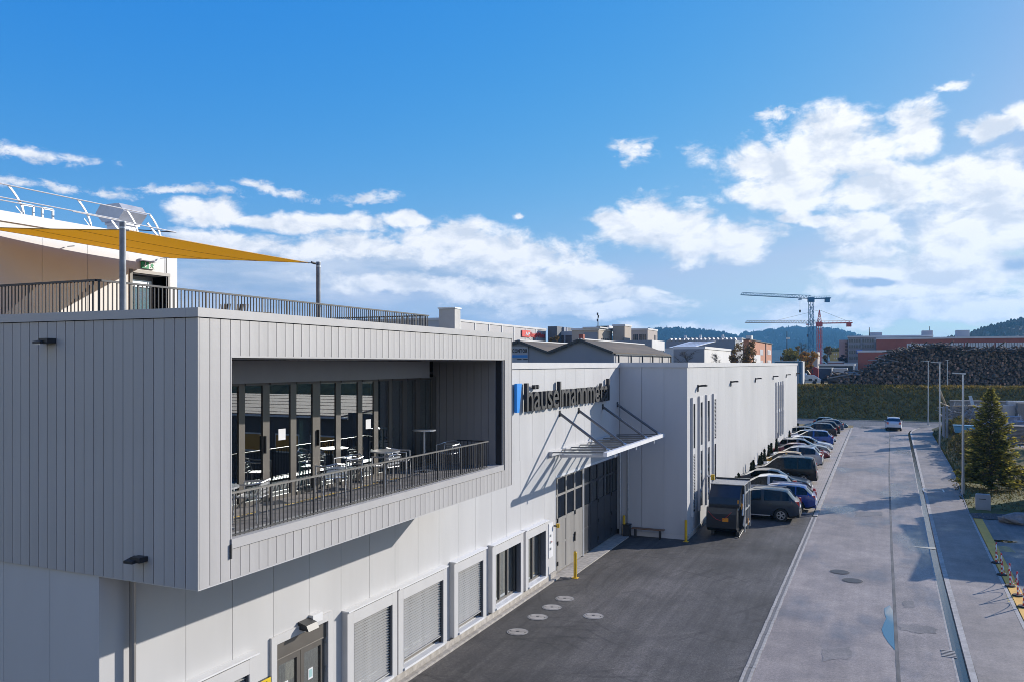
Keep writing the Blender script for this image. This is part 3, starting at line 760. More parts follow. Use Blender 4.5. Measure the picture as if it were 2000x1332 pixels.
# ------------------------------------------------------------------ box cladding
ZB, ZP, ZT = 4.93, 8.98, 9.13
LO, HI, YA, YB = 5.46, 8.40, 9.90, 20.12
P_ = .2165
pl = [(Y0+.03+i*P_, Y0+.03+(i+1)*P_) for i in range(53)]
for a, b in pl:
    b2 = min(b, Y1)-.014
    if b <= YA+.02: piece('plank', M['plank'], office, XB-.03, XB, a, min(b2, YA-.03), ZB, ZP)
    elif a >= YB-.02: piece('plank', M['plank'], office, XB-.03, XB, a, b2, ZB, ZP)
    else:
        piece('plank', M['plank'], office, XB-.03, XB, a, b2, HI+.0, ZP); piece('plank', M['plank'], office, XB-.03, XB, a, b2, ZB, LO-.06)
piece('corner_trim', M['trim'], office, XB-.03, XB+.004, Y0-.004, Y0+.016, ZB, ZP)
for i in range(32):
    x1 = XB-.035-i*.2165; piece('plank', M['plank'], office, x1-.2025, x1, Y0, Y0+.03, ZB, ZP)
box = MB()
box.box(-18, XB-.032, Y0+.032, YA-.0, ZB+.02, ZP); box.box(-18, XB-.032, YB, Y1-.03, ZB+.02, ZP)
box.box(-18, XB-.032, YA, YB, HI, ZP); box.box(-18, XB-.032, YA, YB, ZB+.02, LO-.02)
box.build('box_core', M['backing'], office)
piece('underside', M['panel'], office, XF+.01, XB-.002, Y0+.01, Y1-.01, ZB-.015, ZB+.015)
piece('coping', M['trim'], office, XB-.22, XB+.025, Y0-.025, Y1+.02, ZP+.012, ZT)
piece('coping', M['trim'], office, -18, XB-.222, Y0-.025, Y0+.17, ZP+.012, ZT)
piece('coping_shadow_gap', M['backing'], office, -18, XB-.012, Y0+.012, Y1, ZP-.005, ZP+.012)
piece('box_end', M['trim'], office, -18, XB, Y1-.028, Y1, ZB, ZP)
# loggia
piece('opening_sill', M['trim'], office, XB-.35, XB+.022, YA-.02, YB+.03, LO-.05, LO+.10)
piece('opening_trim', M['trim'], office, XB-.20, XB+.006, YA-.03, YA-.004, LO+.10, HI)
piece('opening_trim', M['trim'], office, XB-.20, XB+.006, YB+.004, YB+.03, LO+.10, HI)
piece('opening_trim', M['trim'], office, XB-.20, XB+.006, YA-.03, YB+.03, HI-.004, HI+.022)
piece('opening_block', M['anth'], office, XB+.006, XB+.03, YA-.05, YA-.02, LO-.20, LO+.02)
for i in range(8):
    for j in range(5):
        a = YA+.02+i*1.275; x = XB-.36-j*.35
        if x-.35 > -11.3: piece('floor_paver', M['deck'], office, x-.345, x, a, a+1.268, LO-.02, LO+.06)
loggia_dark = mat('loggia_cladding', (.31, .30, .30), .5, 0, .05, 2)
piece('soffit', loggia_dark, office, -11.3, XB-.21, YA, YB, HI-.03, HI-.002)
for y, x in ((12.6, -10.2), (13.7, -10.4), (15.8, -10.2), (17.9, -10.3)):
    MB().tube((x, y, HI-.035), (x, y, HI-.031), .11, n=16).build('downlight', M['white'], office)
GX = -11.22
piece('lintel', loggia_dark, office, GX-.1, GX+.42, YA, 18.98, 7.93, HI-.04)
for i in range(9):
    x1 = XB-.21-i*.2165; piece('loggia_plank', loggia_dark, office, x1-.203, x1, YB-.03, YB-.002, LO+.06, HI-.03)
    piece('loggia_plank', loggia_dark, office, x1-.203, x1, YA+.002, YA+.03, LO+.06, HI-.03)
gz_ = holder('glazing', office)
fy = [(YA, 10.02), (11.05, 11.25), (12.26, 12.50), (12.94, 13.22), (13.79, 14.06), (14.53, 14.91), (15.38, 15.64), (16.25, 16.51), (16.93, 17.20), (17.62, 17.84), (18.29, 18.57), (18.96, 19.26), (19.80, YB)]
fy = [(a+.02*(i > 0), a+.02*(i > 0)+(b-a)*.74 if i < 12 else b) for i, (a, b) in enumerate(fy)]
for i, (a, b) in enumerate(fy):
    piece('mullion', M['anth_frame'], gz_, GX-.07, GX+.015, a, a+(b-a)*.44, LO+.06, 7.93); piece('mullion', M['anth_frame'], gz_, GX-.07, GX+.005, a+(b-a)*.47, b, LO+.06, 7.93)
for (a, b), (c, d) in zip(fy[:-1], fy[1:]):
    piece('pane', M['balc_glass'], gz_, GX-.02, GX-.01, b, c, LO+.13, 7.87)
    piece('frame_rail', M['anth_frame'], gz_, GX-.05, GX+.03, b, c, LO+.06, LO+.13); piece('frame_rail', M['anth_frame'], gz_, GX-.05, GX+.03, b, c, 7.87, 7.93)
for y in (13.45, 16.62): piece('notice', M['white'], gz_, GX-.009, GX-.004, y, y+.22, 6.72, 6.95); 
for y in (12.98, 14.7): piece('door_handle', M['black'], gz_, GX+.015, GX+.07, y, y+.03, 6.5, 6.85)
# the room behind the loggia
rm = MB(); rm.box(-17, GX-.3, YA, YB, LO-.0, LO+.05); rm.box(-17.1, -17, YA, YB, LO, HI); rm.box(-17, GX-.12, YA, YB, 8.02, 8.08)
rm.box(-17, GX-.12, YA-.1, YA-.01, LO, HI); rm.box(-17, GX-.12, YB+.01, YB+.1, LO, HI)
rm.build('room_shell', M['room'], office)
for y in (14.25, 17.0, 18.0, 18.7, 19.4): piece('room_curtain', M['room2'], gz_, GX-.14, GX-.11, y, y+.62, LO+.06, 7.9)
for y, m in ((12.9, M['yellow']), (13.4, M['yellow']), (13.9, M['curtain'])): pass
# room furniture glimpsed through the panes
piece('room_counter', mat('counter_wood', (.16, .08, .035), .5, 0, .2, 4), office, -15.8, -15.2, 11, 17, LO+.05, LO+1.0)
# loggia railing
ra = holder('loggia_railing', office)
RX = XB-.11; RZ = 6.27
railm = mat('rail_steel', (.30, .285, .265), .35, .6)
MB().box(RX-.025, RX+.025, YA+.03, 19.42, RZ-.03, RZ).build('handrail', railm, ra)
MB().box(RX-.9, RX-.026, 19.39, 19.42, RZ-.03, RZ).build('handrail', M['anth'], ra)
MB().box(RX-.012, RX+.012, YA+.03, 19.42, LO+.115, LO+.135).build('bottom_rail', M['anth'], ra)
y = YA+.1; k = 0
while y < 19.42:
    w = .022 if k % 11 == 9 else .007
    piece('baluster', M['anth'], ra, RX-.014 if w > .01 else RX-.008, RX+.014 if w > .01 else RX+.008, y-w, y+w, LO+.10, RZ-.03); y += .105; k += 1
for k in range(7): piece('baluster', M['anth'], ra, RX-.15-k*.11-.008, RX-.15-k*.11+.008, 19.398, 19.412, LO+.06, RZ-.03)
# striped warning tape on the loggia floor
tp = holder('warning_tape', office)
for (a, b) in ((10.2, 12.1), (12.9, 14.6), (15.2, 17.0)):
    y = a; k = 0
    while y < b: piece('tape_stripe', M['yellow'] if k % 2 == 0 else M['black'], tp, -10.62, -10.55, y, y+.075, LO+.061, LO+.064); y += .075; k += 1

# ------------------------------------------------------------------ roof terrace
TZ = 9.10
tr = MB(); tr.box(-30, XB-.222, Y0+.172, Y1-.03, TZ-.1, TZ-.02); tr.box(-30, -13.4, Y1-.03, 27.3, TZ-.1, TZ-.02); tr.build('terrace_floor', mat('terrace_gravel', (.25, .24, .23), .9, 0, .2, 8), office)
tr2 = holder('terrace_railing', office)
TX, TZR = -15.35, 10.12
MB().box(TX-.03, TX+.03, 12.5, 26.9, TZR-.045, TZR).build('handrail', M['anth'], tr2)
MB().box(-26, TX-.03, 12.47, 12.53, TZR-.045, TZR).build('handrail', M['anth'], tr2)
MB().box(-22, TX-.03, 26.87, 26.93, TZR-.045, TZR).build('handrail', M['anth'], tr2)
MB().box(TX-.015, TX+.015, 12.5, 26.9, TZ+.08, TZ+.11).build('bottom_rail', M['anth'], tr2)
y = 12.55; k = 0
while y < 26.9:
    w = .024 if k % 9 == 0 else .010; piece('baluster', M['anth'], tr2, TX-.012, TX+.012, y-w, y+w, TZ, TZR-.045); y += .115; k += 1
x = TX-.12; k = 0
while x > -22.5:
    w = .024 if k % 9 == 0 else .010; piece('baluster', M['anth'], tr2, x-w, x+w, 12.49, 12.51, TZ, TZR-.045)
    if x > -20: piece('baluster', M['anth'], tr2, x-w, x+w, 26.89, 26.91, TZ, TZR-.045)
    x -= .115; k += 1
# roof house behind the terrace
PX, PY1, PZ = -21.0, 20.15, 12.05
D0, D1, DZ = 18.35, 19.75, 11.12
panel_wall_x(office, PX, 4, PY1, TZ, PZ, 1.42, [(D0, D1, TZ, DZ)], M['penthouse'], gap=.012, name='roof_house_panel')
ph = MB(); ph.box(-30, PX-.121, 3, D0, TZ, PZ); ph.box(-30, PX-.121, D1, PY1-.01, TZ, PZ); ph.box(-30, PX-.121, D0, D1, DZ, PZ); ph.box(-30, PX-.9, D0, D1, TZ, DZ); ph.build('roof_house_core', M['penthouse'], office)
piece('roof_house_coping', M['white'], office, -30, PX+.05, 3, PY1+.03, PZ, PZ+.27)
piece('roof_house_joint', M['anth'], office, PX+.001, PX+.012, PY1-.47, PY1-.445, TZ, PZ-.25)
rd = holder('terrace_door', office)
piece('door_frame', M['anth_frame'], rd, PX-.1, PX+.03, D0-.1, D0, TZ, DZ+.1); piece('door_frame', mat('frame_light', (.42, .40, .37), .5), rd, PX-.12, PX+.03, D0, D1+.08, DZ, DZ+.10)
piece('door_jamb', mat('frame_light2', (.36, .34, .31), .5), rd, PX-.88, PX+.02, D1, D1+.08, TZ, DZ)
piece('door_leaf', M['anth_frame'], rd, PX-.45, PX-.38, D0+.0, D1-.25, TZ, DZ-.05)
piece('pane', M['balc_glass'], rd, PX-.378, PX-.372, D0+.12, D1-.42, TZ+.1, DZ-.42)
piece('sunshade', M['galv'], rd, PX-.40, PX-.33, D0+.1, D1-.35, DZ-.40, DZ-.18)
# emergency exit sign over the terrace door
es_ = thing('exit_sign', 'small green and white emergency exit sign above the terrace door', 'sign', (PX, 18.5, 11.3))
grn_s = mat('exit_green', (.01, .30, .12), .5)
piece('housing', M['white'], es_, PX+.002, PX+.10, 18.62, 19.22, 11.50, 11.58)
piece('green_face', grn_s, es_, PX+.02, PX+.07, 18.66, 18.93, 11.28, 11.495); piece('white_face', M['white'], es_, PX+.02, PX+.07, 18.932, 19.18, 11.28, 11.495)
MB().prism([(18.78, 11.47), (18.81, 11.47), (18.81, 11.39), (18.87, 11.39), (18.795, 11.305), (18.72, 11.39), (18.78, 11.39)], 'x', PX+.071, PX+.078).build('arrow', M['white'], es_)
MB().prism([(19.02, 11.44), (19.06, 11.47), (19.09, 11.44), (19.12, 11.40), (19.08, 11.38), (19.12, 11.31), (19.09, 11.30), (19.05, 11.36), (19.00, 11.31), (18.98, 11.33), (19.03, 11.38), (18.99, 11.40)], 'x', PX+.071, PX+.078).build('figure', grn_s, es_)
# curved guard rail on the roof house
gr = holder('roof_guard_rail', office)
gx = PX-.35

def stanchion(y, mirror=1):
    mb = MB(); pts = []
    for k in range(7):
        t = k/6; pts.append((gx+.05, y-.45*(t**1.8)*mirror, PZ+.27+.77*t))
    for a, b in zip(pts[:-1], pts[1:]): mb.bar(a, b, .03, .055)
    mb.build('stanchion', mat('rail_silver', (.60, .61, .63), .4, .3), gr)
    MB().bar((gx+.05, y-.0, PZ+.27), (gx+.05, y-.25*mirror, PZ+.52), .02).build('brace', M['galv'], gr)
for y in (15.05, 17.15, 18.85): stanchion(y)
stanchion(19.75)
MB().bar((gx+.05, 19.2, PZ+.75), (gx+.05, 19.75, PZ+.27), .04, .06).build('stanchion', mat('rail_silver', (.60, .61, .63), .4, .3), gr)
MB().bar((gx+.05, 17.85, PZ+.62), (gx+.05, 18.2, PZ+.27), .04, .06).build('stanchion', mat('rail_silver', (.60, .61, .63), .4, .3), gr)
MB().tube((gx+.08, 3, PZ+1.04), (gx+.08, 19.3, PZ+1.04), .019, n=8).build('rail', mat('rail_silver', (.60, .61, .63), .4, .3), gr)
MB().tube((gx+.09, 3, PZ+.68), (gx+.09, 18.1, PZ+.68), .018, n=8).build('rail', mat('rail_silver', (.60, .61, .63), .4, .3), gr)
MB().tube((gx+.09, 3, PZ+.60), (gx+.09, 15.9, PZ+.60), .018, n=8).build('rail', mat('rail_silver', (.60, .61, .63), .4, .3), gr)
MB().tube((gx+.09, 16.5, PZ+.66), (gx+.09, 20.35, PZ+.62), .018, n=8).build('rail', mat('rail_silver', (.60, .61, .63), .4, .3), gr)
MB().tube((gx-.6, 19.4, PZ+.60), (gx+.09, 20.35, PZ+.62), .018, n=8).build('rail', M['anth'], gr)
for y in (15.2, 15.8):
    mb = MB(); mb.bar((gx-.25, y, PZ+.2), (gx-.25, y, PZ+.66), .05); mb.bar((gx-.25, y+.33, PZ+.2), (gx-.25, y+.33, PZ+.66), .05); mb.bar((gx-.25, y, PZ+.66), (gx-.25, y+.33, PZ+.66), .05, .06); mb.build('ladder_hoop', M['galv'], gr)

# canopy over the gate
cp = holder('gate_canopy', office)
CZ, CX = 4.92, -8.95
CY0, CY1 = 29.0, 37.6
piece('wall_beam', M['panel_trim'], cp, XF+.01, XF+.14, CY0, CY1, CZ-.14, CZ+.03)
MB().hexa([(CX-.07, CY0-.35, CZ-.02), (CX+.07, CY0-.35, CZ-.02), (CX+.07, CY1, CZ-.02), (CX-.07, CY1, CZ-.02), (CX-.07, CY0-.35, CZ+.14), (CX+.07, CY0-.35, CZ+.14), (CX+.07, CY1, CZ+.14), (CX-.07, CY1, CZ+.14)]).build('front_beam', M['white'], cp)
for k in range(9):
    y = CY0+.06+k*(CY1-CY0-.12)/8; MB().bar((XF+.142, y, CZ+.0), (CX-.072, y, CZ+.10), .06, .045).build('purlin', mat('purlin_grey', (.17, .175, .18), .5, .3), cp)
for y in (30.1, 32.3, 35.0, 37.2):
    MB().bar((XF+.15, y-.25, CZ-.19), (CX-.35, y-.25, CZ-.09), .10, .16).build('cantilever_arm', M['panel_trim'], cp)
MB().quad((XF+.15, CY0-.1, CZ-.06), (CX-.08, CY0-.35, CZ+.03), (CX-.08, CY1, CZ+.03), (XF+.15, CY1, CZ-.06)).build('canopy_glass', glass('canopy_glass', (.95, .97, .97), .55, .0), cp)
for k, (yw, yf) in enumerate(((30.18, 29.3), (32.44, 31.6), (35.77, 34.9), (38.1, 37.2))):
    a, b = (XF+.02, yw, 6.33), (CX-.15, yf, CZ+.19)
    MB().tube(a, b, .055, n=10).build('tie_rod', mat('rod_steel', (.17, .17, .175), .45, .4), cp)
    piece('rod_bracket', M['anth'], cp, XF+.002, XF+.03, yw-.08, yw+.08, 6.22, 6.46)
    MB().tube(b, (CX-.02, yf-.02, CZ+.14), .055, n=8).build('rod_shoe', M['galv'], cp)
for y in (30, 33, 36): MB().tube((CX-.02, y, CZ-.18), (CX-.02, y, CZ-.021), .03, n=8).build('canopy_lamp', M['white'], cp)
MB().tube((XF+.10, 38.25, .05), (XF+.10, 38.25, 4.7), .05, n=10).build('downpipe', M['galv'], office)

# ------------------------------------------------------------------ warehouse wing
wing = thing('warehouse_wing', 'long pale grey warehouse wing with slot windows beside the parked cars', 'building', (-12, 69, 0))
WX, WY0, WY1, WZ = -8.0, 38.46, 99.5, 8.13
SL = [(39.64, 40.40), (41.42, 42.30), (43.35, 44.3), (45.32, 46.27)]
SL2 = [(76.9, 78.1), (79.0, 80.2), (81.1, 82.3), (83.0, 84.08)]
wops = [(a, b, 1.05, 6.34) for a, b in SL]+[(a, b, 1.6, 6.3) for a, b in SL2]+[(76.6, 78.4, .05, 2.0)]
panel_wall_x(wing, WX, WY0+.0, WY1, .22, WZ, 1.22, wops, mat('wing_panel', (.535, .53, .53), .45, 0, .04, .4, streak=(1, 1, .3)), gap=.006, thick=.1)
wc_ = MB(); wc_.box(-24, WX-.34, WY0+.11, WY1, 0, 8.1)
es = [WY0+.11]+[e for o in sorted(wops[:8]) for e in (o[0], o[1])]+[WY1]
for a, b in zip(es[0::2], es[1::2]): wc_.box(WX-.34, WX-.102, a, b, 0, 8.1)
for (a, b, c, d) in wops[:8]: wc_.box(WX-.34, WX-.102, a, b, d, 8.1); wc_.box(WX-.34, WX-.102, a, b, 0, c)
wc_.build('core', M['backing'], wing)
for i in range(3):
    x0 = XF+i*1.1; piece('end_panel', M['panel'], wing, x0+.006, x0+1.094, WY0-.0, WY0+.1, .22, WZ)
piece('coping', M['panel_trim'], wing, -24, WX+.05, WY0-.05, WY1+.05, WZ, 8.36)
piece('base_trim', M['panel_trim'], wing, XF+.01, WX-.002, WY0+.012, WY0+.1, 0, .215)
for a in frange(WY0, WY1, 2.5)[:-1]: piece('plinth_slab', M['conc'], wing, WX-.1, WX+.03, a+.004, a+2.43, -.02, .215)
MB().tube((-10.85, WY0-.06, 0), (-10.85, WY0-.06, 4.75), .045, n=8).build('downpipe', M['galv'], wing)
def slot(a, b, z0, z1, parent, mid, blinds):
    w = holder('slot_window', parent)
    piece('fin', M['panel_trim'], w, WX+.002, WX+.11, a-.36, a-.24, z0-.1, z1+.34)
    piece('jamb', M['white'], w, WX+.002, WX+.02, a-.235, a-.01, z0-.1, z1+.30)
    piece('head', M['panel_trim'], w, WX+.002, WX+.02, a-.008, b+.02, z1, z1+.30)
    piece('spandrel', M['panel'], w, WX-.08, WX-.005, a, b, mid-.14, mid+.16)
    for (p, q) in ((z0, mid-.14), (mid+.16, z1)):
        piece('frame', M['anth'], w, WX-.07, WX-.015, a, a+.06, p, q); piece('frame', M['anth'], w, WX-.07, WX-.015, b-.06, b, p, q)
        piece('pane', mat('slot_glass', (.03, .035, .045), .06, 0, spec=.9), w, WX-.04, WX-.03, a+.06, b-.06, p, q)
    if blinds:
        p, q = (z0, mid-.14) if blinds == 1 else (mid+.16, z1)
        z = q-.03
        while z > p+.1: piece('slat', M['blind'], w, WX-.028, WX-.012, a+.06, b-.06, z-.03, z); z -= .075
for k, (a, b) in enumerate(SL): slot(a, b, 1.05, 6.34, wing, 4.0, (1, 0, 0, 2)[k])
for k, (a, b) in enumerate(SL2): slot(a, b, 1.6, 6.3, wing, 3.95, 0)
piece('side_door', M['anth'], wing, WX-.09, WX-.03, 76.62, 78.38, .05, 1.95)
MB().box(WX+.0, WX+.45, 43.0, 43.05, 2.42, 2.50).build('beacon_arm', M['white'], wing)
MB().tube((WX+.40, 42.9, 2.28), (WX+.40, 42.9, 2.56), .10, n=12).build('beacon', M['yellow'], wing)
# wall lights of the wing and the box
LBL = ['first black wall lamp on the wing, above the near slot windows', 'second black wall lamp along the wing, above bare wall behind the container', 'third black wall lamp along the wing, counting from the corner',
       'fourth black wall lamp along the wing, left of the far slot windows', 'fifth black wall lamp on the wing, right of the far slot windows', 'last black wall lamp at the far end of the wing']
def walllamp(label, x, y, z):
    t = thing('wall_lamp', label, 'wall lamp', (x, y, z), 'black lamps under the eaves of the wing')
    MB().bar((x+.002, y, z-.02), (x+.42, y, z+.03), .12, .09).build('lamp_arm', M['anth'], t)
    MB().box(x+.002, x+.05, y-.09, y+.09, z-.28, z+.06).build('wall_plate', M['anth'], t)
    MB().box(x+.22, x+.46, y-.13, y+.13, z-.03, z+.06).build('lamp_head', M['anth'], t)
    return t
for lb, y in zip(LBL, (41.0, 51.3, 62.8, 74.6, 86.4, 98.2)): walllamp(lb, WX, y, 7.2)
for (px, py), lb in (((98, 667), 'dark floodlight high on the shaded end of the box'), ((276, 1090), 'dark floodlight low on the shaded end of the box near the corner')):
    X, Y, Z = at_y(px, py, Y0)
    t = thing('floodlight', lb, 'floodlight', (X, Y, Z), 'floodlights on the shaded cladding')
    MB().box(X-.06, X+.14, Y-.16, Y-.001, Z-.03, Z+.05).build('bracket', M['anth'], t)
    MB().hexa([(X-.13, Y-.22, Z-.04), (X+.05, Y-.22, Z-.04), (X+.05, Y-.02, Z-.03), (X-.13, Y-.02, Z-.03), (X-.13, Y-.22, Z+.0), (X+.05, Y-.22, Z+.0), (X+.05, Y-.02, Z+.04), (X-.13, Y-.02, Z+.04)]).build('lamp_head', M['anth'], t)
    MB().box(X-.11, X+.03, Y-.20, Y-.05, Z-.047, Z-.042).build('lamp_glass', M['lamp_clear'], t)

# ------------------------------------------------------------------ lettering
def text_mesh(ch, ext, off=0.0, size=1.0, bev=0):
    cu = bpy.data.curves.new('t', 'FONT'); cu.body = ch; cu.size = size; cu.extrude = ext; cu.offset = off; cu.resolution_u = 3
    o = bpy.data.objects.new('t', cu); COL.objects.link(o); bpy.context.view_layer.update()
    me = bpy.data.meshes.new_from_object(o.evaluated_get(bpy.context.evaluated_depsgraph_get()))
    bpy.data.objects.remove(o); bpy.data.curves.remove(cu); return me
def lettering(word, parent, origin, xdir, width, height_of, h, ext, off, m, name='letter', gap=.12, merge=False):
    """letters along xdir, upright, ascender height h, stretched to the total width; each its own mesh"""
    mes = []; x = 0
    for ch in word:
        if ch == ' ': x += .3; continue
        me = text_mesh(ch, ext, off); vs = [v.co.copy() for v in me.vertices]; x0 = min(v.x for v in vs); x1 = max(v.x for v in vs)
        mes.append((me, x-x0)); x += x1-x0+gap
    x -= gap
    sx = width/x; ref = text_mesh(height_of, ext, off); hh = max(v.co.y for v in ref.vertices)-min(0, min(v.co.y for v in ref.vertices))*0; sy = h/hh
    ox = Vector(origin)-wloc(parent); xd = Vector(xdir).normalized(); up = Vector((0, 0, 1)); nd = xd.cross(up)
    if merge:
        verts, faces = [], []
        for me, dx in mes:
            b = len(verts); verts += [tuple(ox+xd*((v.co.x+dx)*sx)+up*(v.co.y*sy)+nd*(v.co.z+ext)) for v in me.vertices]
            faces += [tuple(i+b for i in p.vertices) for p in me.polygons]
        m2 = bpy.data.meshes.new(name); m2.from_pydata(verts, [], faces); m2.materials.append(m)
        o = bpy.data.objects.new(name, m2); COL.objects.link(o); o.parent = parent; return
    for me, dx in mes:
        for v in me.vertices: v.co = xd*((v.co.x+dx)*sx)+up*(v.co.y*sy)+nd*(v.co.z+ext)
        me.materials.append(m); me.name = name
        c = sum((v.co for v in me.vertices), Vector())/len(me.vertices)
        for v in me.vertices: v.co -= c
        o = bpy.data.objects.new(name, me); COL.objects.link(o); o.parent = parent; o.location = ox+c
sgn = thing('company_sign', 'large black raised letters reading häuselmannmetal with blue slanted bar', 'sign', (XF, 31, 6.63))
lettering('häuselmannmetal', sgn, (XF+.06, 26.42, 6.63), (0, 1, 0), 9.85, 'l', .985, .065, .008, mat('sign_letter', (.012, .013, .017), .5), gap=.055)
MB().prism([(25.60, 6.62), (25.80, 6.62), (26.02, 7.62), (25.60, 7.62)], 'x', XF+.06, XF+.16).build('blue_bar', mat('sign_blue', (.005, .27, .80), .4), sgn)
# ------------------------------------------------------------------ cars
def paint(name, c, metal=.35):
    return mat('paint_'+name, c, .3, metal*.4, 0, spec=.4 if max(c) > .07 else .22, coat=.6 if max(c) > .07 else .3)
def poly(tab):
    f = lerp_tab(tab)
    return lambda t: (f(t-.012)+f(t)+f(t+.012))/3
STY = {
 'hatch': dict(L=4.05, W=1.74, H=1.50, wb=(.195, .805), top=[(0, .52), (.015, .62), (.05, .70), (.13, .95), (.22, .99), (.40, 1.0), (.52, .96), (.73, .66), (.82, .61), (.95, .52), (1, .36)], belt=[(0, .52), (.05, .66), (.3, .64), (.72, .60), (.8, .59), (.95, .50), (1, .36)], rw=(.045, .125), ws=(.535, .715), pil=[(.36, .39)], side=(.10, .70)),
 'wagon': dict(L=4.65, W=1.82, H=1.47, wb=(.20, .81), top=[(0, .54), (.012, .64), (.04, .70), (.12, .95), (.2, .985), (.42, 1.0), (.53, .95), (.70, .67), (.80, .63), (.95, .53), (1, .36)], belt=[(0, .54), (.05, .68), (.3, .66), (.7, .62), (.8, .61), (.95, .51), (1, .36)], rw=(.035, .11), ws=(.545, .69), pil=[(.22, .24), (.40, .425)], side=(.09, .675)),
 'suv': dict(L=4.45, W=1.84, H=1.66, wb=(.20, .80), top=[(0, .52), (.012, .64), (.05, .70), (.13, .95), (.22, .985), (.42, 1.0), (.54, .96), (.72, .69), (.82, .65), (.95, .56), (1, .38)], belt=[(0, .52), (.05, .68), (.25, .66), (.7, .61), (.8, .60), (.95, .53), (1, .38)], rw=(.045, .12), ws=(.555, .705), pil=[(.40, .43)], side=(.11, .69)),
 'van': dict(L=4.45, W=1.82, H=1.84, wb=(.19, .80), top=[(0, .45), (.008, .60), (.02, .70), (.05, .96), (.12, .99), (.4, 1.0), (.58, .97), (.77, .64), (.84, .60), (.95, .51), (1, .34)], belt=[(0, .45), (.02, .58), (.3, .57), (.72, .54), (.84, .55), (.95, .48), (1, .34)], rw=(.015, .05), ws=(.60, .76), pil=[(.27, .29), (.49, .515)], side=(.06, .75)),
 'sedan': dict(L=4.6, W=1.80, H=1.42, wb=(.20, .81), top=[(0, .52), (.012, .62), (.05, .69), (.10, .71), (.24, .95), (.33, .99), (.45, 1.0), (.55, .96), (.73, .66), (.82, .62), (.95, .52), (1, .36)], belt=[(0, .52), (.05, .66), (.10, .69), (.3, .66), (.72, .61), (.8, .60), (.95, .50), (1, .36)], rw=(.11, .235), ws=(.565, .715), pil=[(.42, .445)], side=(.19, .70)),
}
def car_meshes(style):
    p = STY[style]; L, W, H = p['L'], p['W'], p['H']; top, belt = poly(p['top']), poly(p['belt'])
    N_ = 56; rings = []; vs = []; ts = []
    for i in range(N_+1):
        t = i/N_
        if i == 0: t = .0
        ts.append(t); x = -L/2+L*t
        tp, bl = max(.30, top(t))*H, max(.28, belt(t))*H; bl = min(bl, tp-.004)
        e = max(0, (t-.86)/.14)**2*.16+max(0, (.10-t)/.10)**2*.09
        w = W/2*(1-e); zb = .21+.10*max(0, (t-.9)/.1)+.10*max(0, (.08-t)/.08)
        k = max(0, min(1, (tp-bl)/(.28*H)))
        rw = w*(.95-.20*k); z5 = tp-.05*k-.5*(tp-bl)*(1-k)
        sec = [(0, zb), (w*.84, zb), (w*.97, zb+.10), (w*1.0, zb+.42*(bl-zb)), (w*.985, zb+.80*(bl-zb)), (w*.955, bl), (rw, z5), (rw*.74, tp-.008), (0, tp+.012*k)]
        ring = [(x, y, z) for y, z in sec]+[(x, -y, z) for y, z in sec[-2:0:-1]]
        rings.append(range(len(vs), len(vs)+len(ring))); vs += ring
    n = len(rings[0]); faces = []; mi = []
    kk = lambda t: (top(t)-belt(t))*H
    for i in range(N_):
        tm = (ts[i]+ts[i+1])/2
        for j in range(n):
            a, b, c, d = rings[i][j], rings[i][(j+1) % n], rings[i+1][(j+1) % n], rings[i+1][j]
            faces.append((a, b, c, d)); m = 0; row = j if j < 8 else n-1-j
            if row in (0, 1): m = 4
            if row == 5 and p['side'][0] < tm < p['side'][1] and kk(ts[i]) > .10 and kk(ts[i+1]) > .10 and not any(u < tm < v for u, v in p['pil']): m = 1
            if row in (6, 7):
                if p['ws'][0] < tm < p['ws'][1]: m = 2
                if p['rw'][0] < tm < p['rw'][1]: m = 3
            mi.append(m)
    faces.append(tuple(reversed(list(rings[0])))); mi.append(0); faces.append(tuple(rings[-1])); mi.append(0)
    me = bpy.data.meshes.new('car'); me.from_pydata(vs, [], faces)
    dm_ = [bpy.data.materials.new('tmp%d' % q) for q in range(5)]
    for q in dm_: me.materials.append(q)
    me.polygons.foreach_set('material_index', mi)
    bm = bmesh.new(); bm.from_mesh(me); bmesh.ops.recalc_face_normals(bm, faces=bm.faces); bm.to_mesh(me); bm.free()
    o = bpy.data.objects.new('car', me); COL.objects.link(o)
    wr = .335 if style != 'hatch' else .31
    cut = MB()
    for t in p['wb']:
        x = -L/2+L*t
        for s in (-1, 1): cut.tube((x, s*(W/2-.27), wr), (x, s*(W/2+.2), wr), wr+.055, n=24, m=4)
    cm = cut.mesh('cut', dm_); co = bpy.data.objects.new('cut', cm); COL.objects.link(co)
    md = o.modifiers.new('b', 'BOOLEAN'); md.operation = 'DIFFERENCE'; md.object = co; md.solver = 'EXACT'
    bpy.context.view_layer.update()
    ev = bpy.data.meshes.new_from_object(o.evaluated_get(bpy.context.evaluated_depsgraph_get()))
    bpy.data.objects.remove(o); bpy.data.objects.remove(co)
    out = {}
    for key, test in (('body', lambda q: q.material_index == 0), ('side_window_l', lambda q: q.material_index == 1 and q.center.y > 0), ('side_window_r', lambda q: q.material_index == 1 and q.center.y <= 0),
                      ('windscreen', lambda q: q.material_index == 2), ('rear_window', lambda q: q.material_index == 3), ('underbody', lambda q: q.material_index == 4)):
        ix = {}; V, F = [], []
        for q in ev.polygons:
            if not test(q): continue
            f = []
            for v in q.vertices:
                if v not in ix: ix[v] = len(V); V.append(tuple(ev.vertices[v].co))
                f.append(ix[v])
            F.append(f)
        m2 = bpy.data.meshes.new(key); m2.from_pydata(V, [], F)
        m2.polygons.foreach_set('use_smooth', [True]*len(m2.polygons)); m2.update()
        if key == 'body':
            try: m2.set_sharp_from_angle(angle=R(32))
            except Exception: pass
        out[key] = m2
    out['wr'] = wr
    return out
CARM = {}
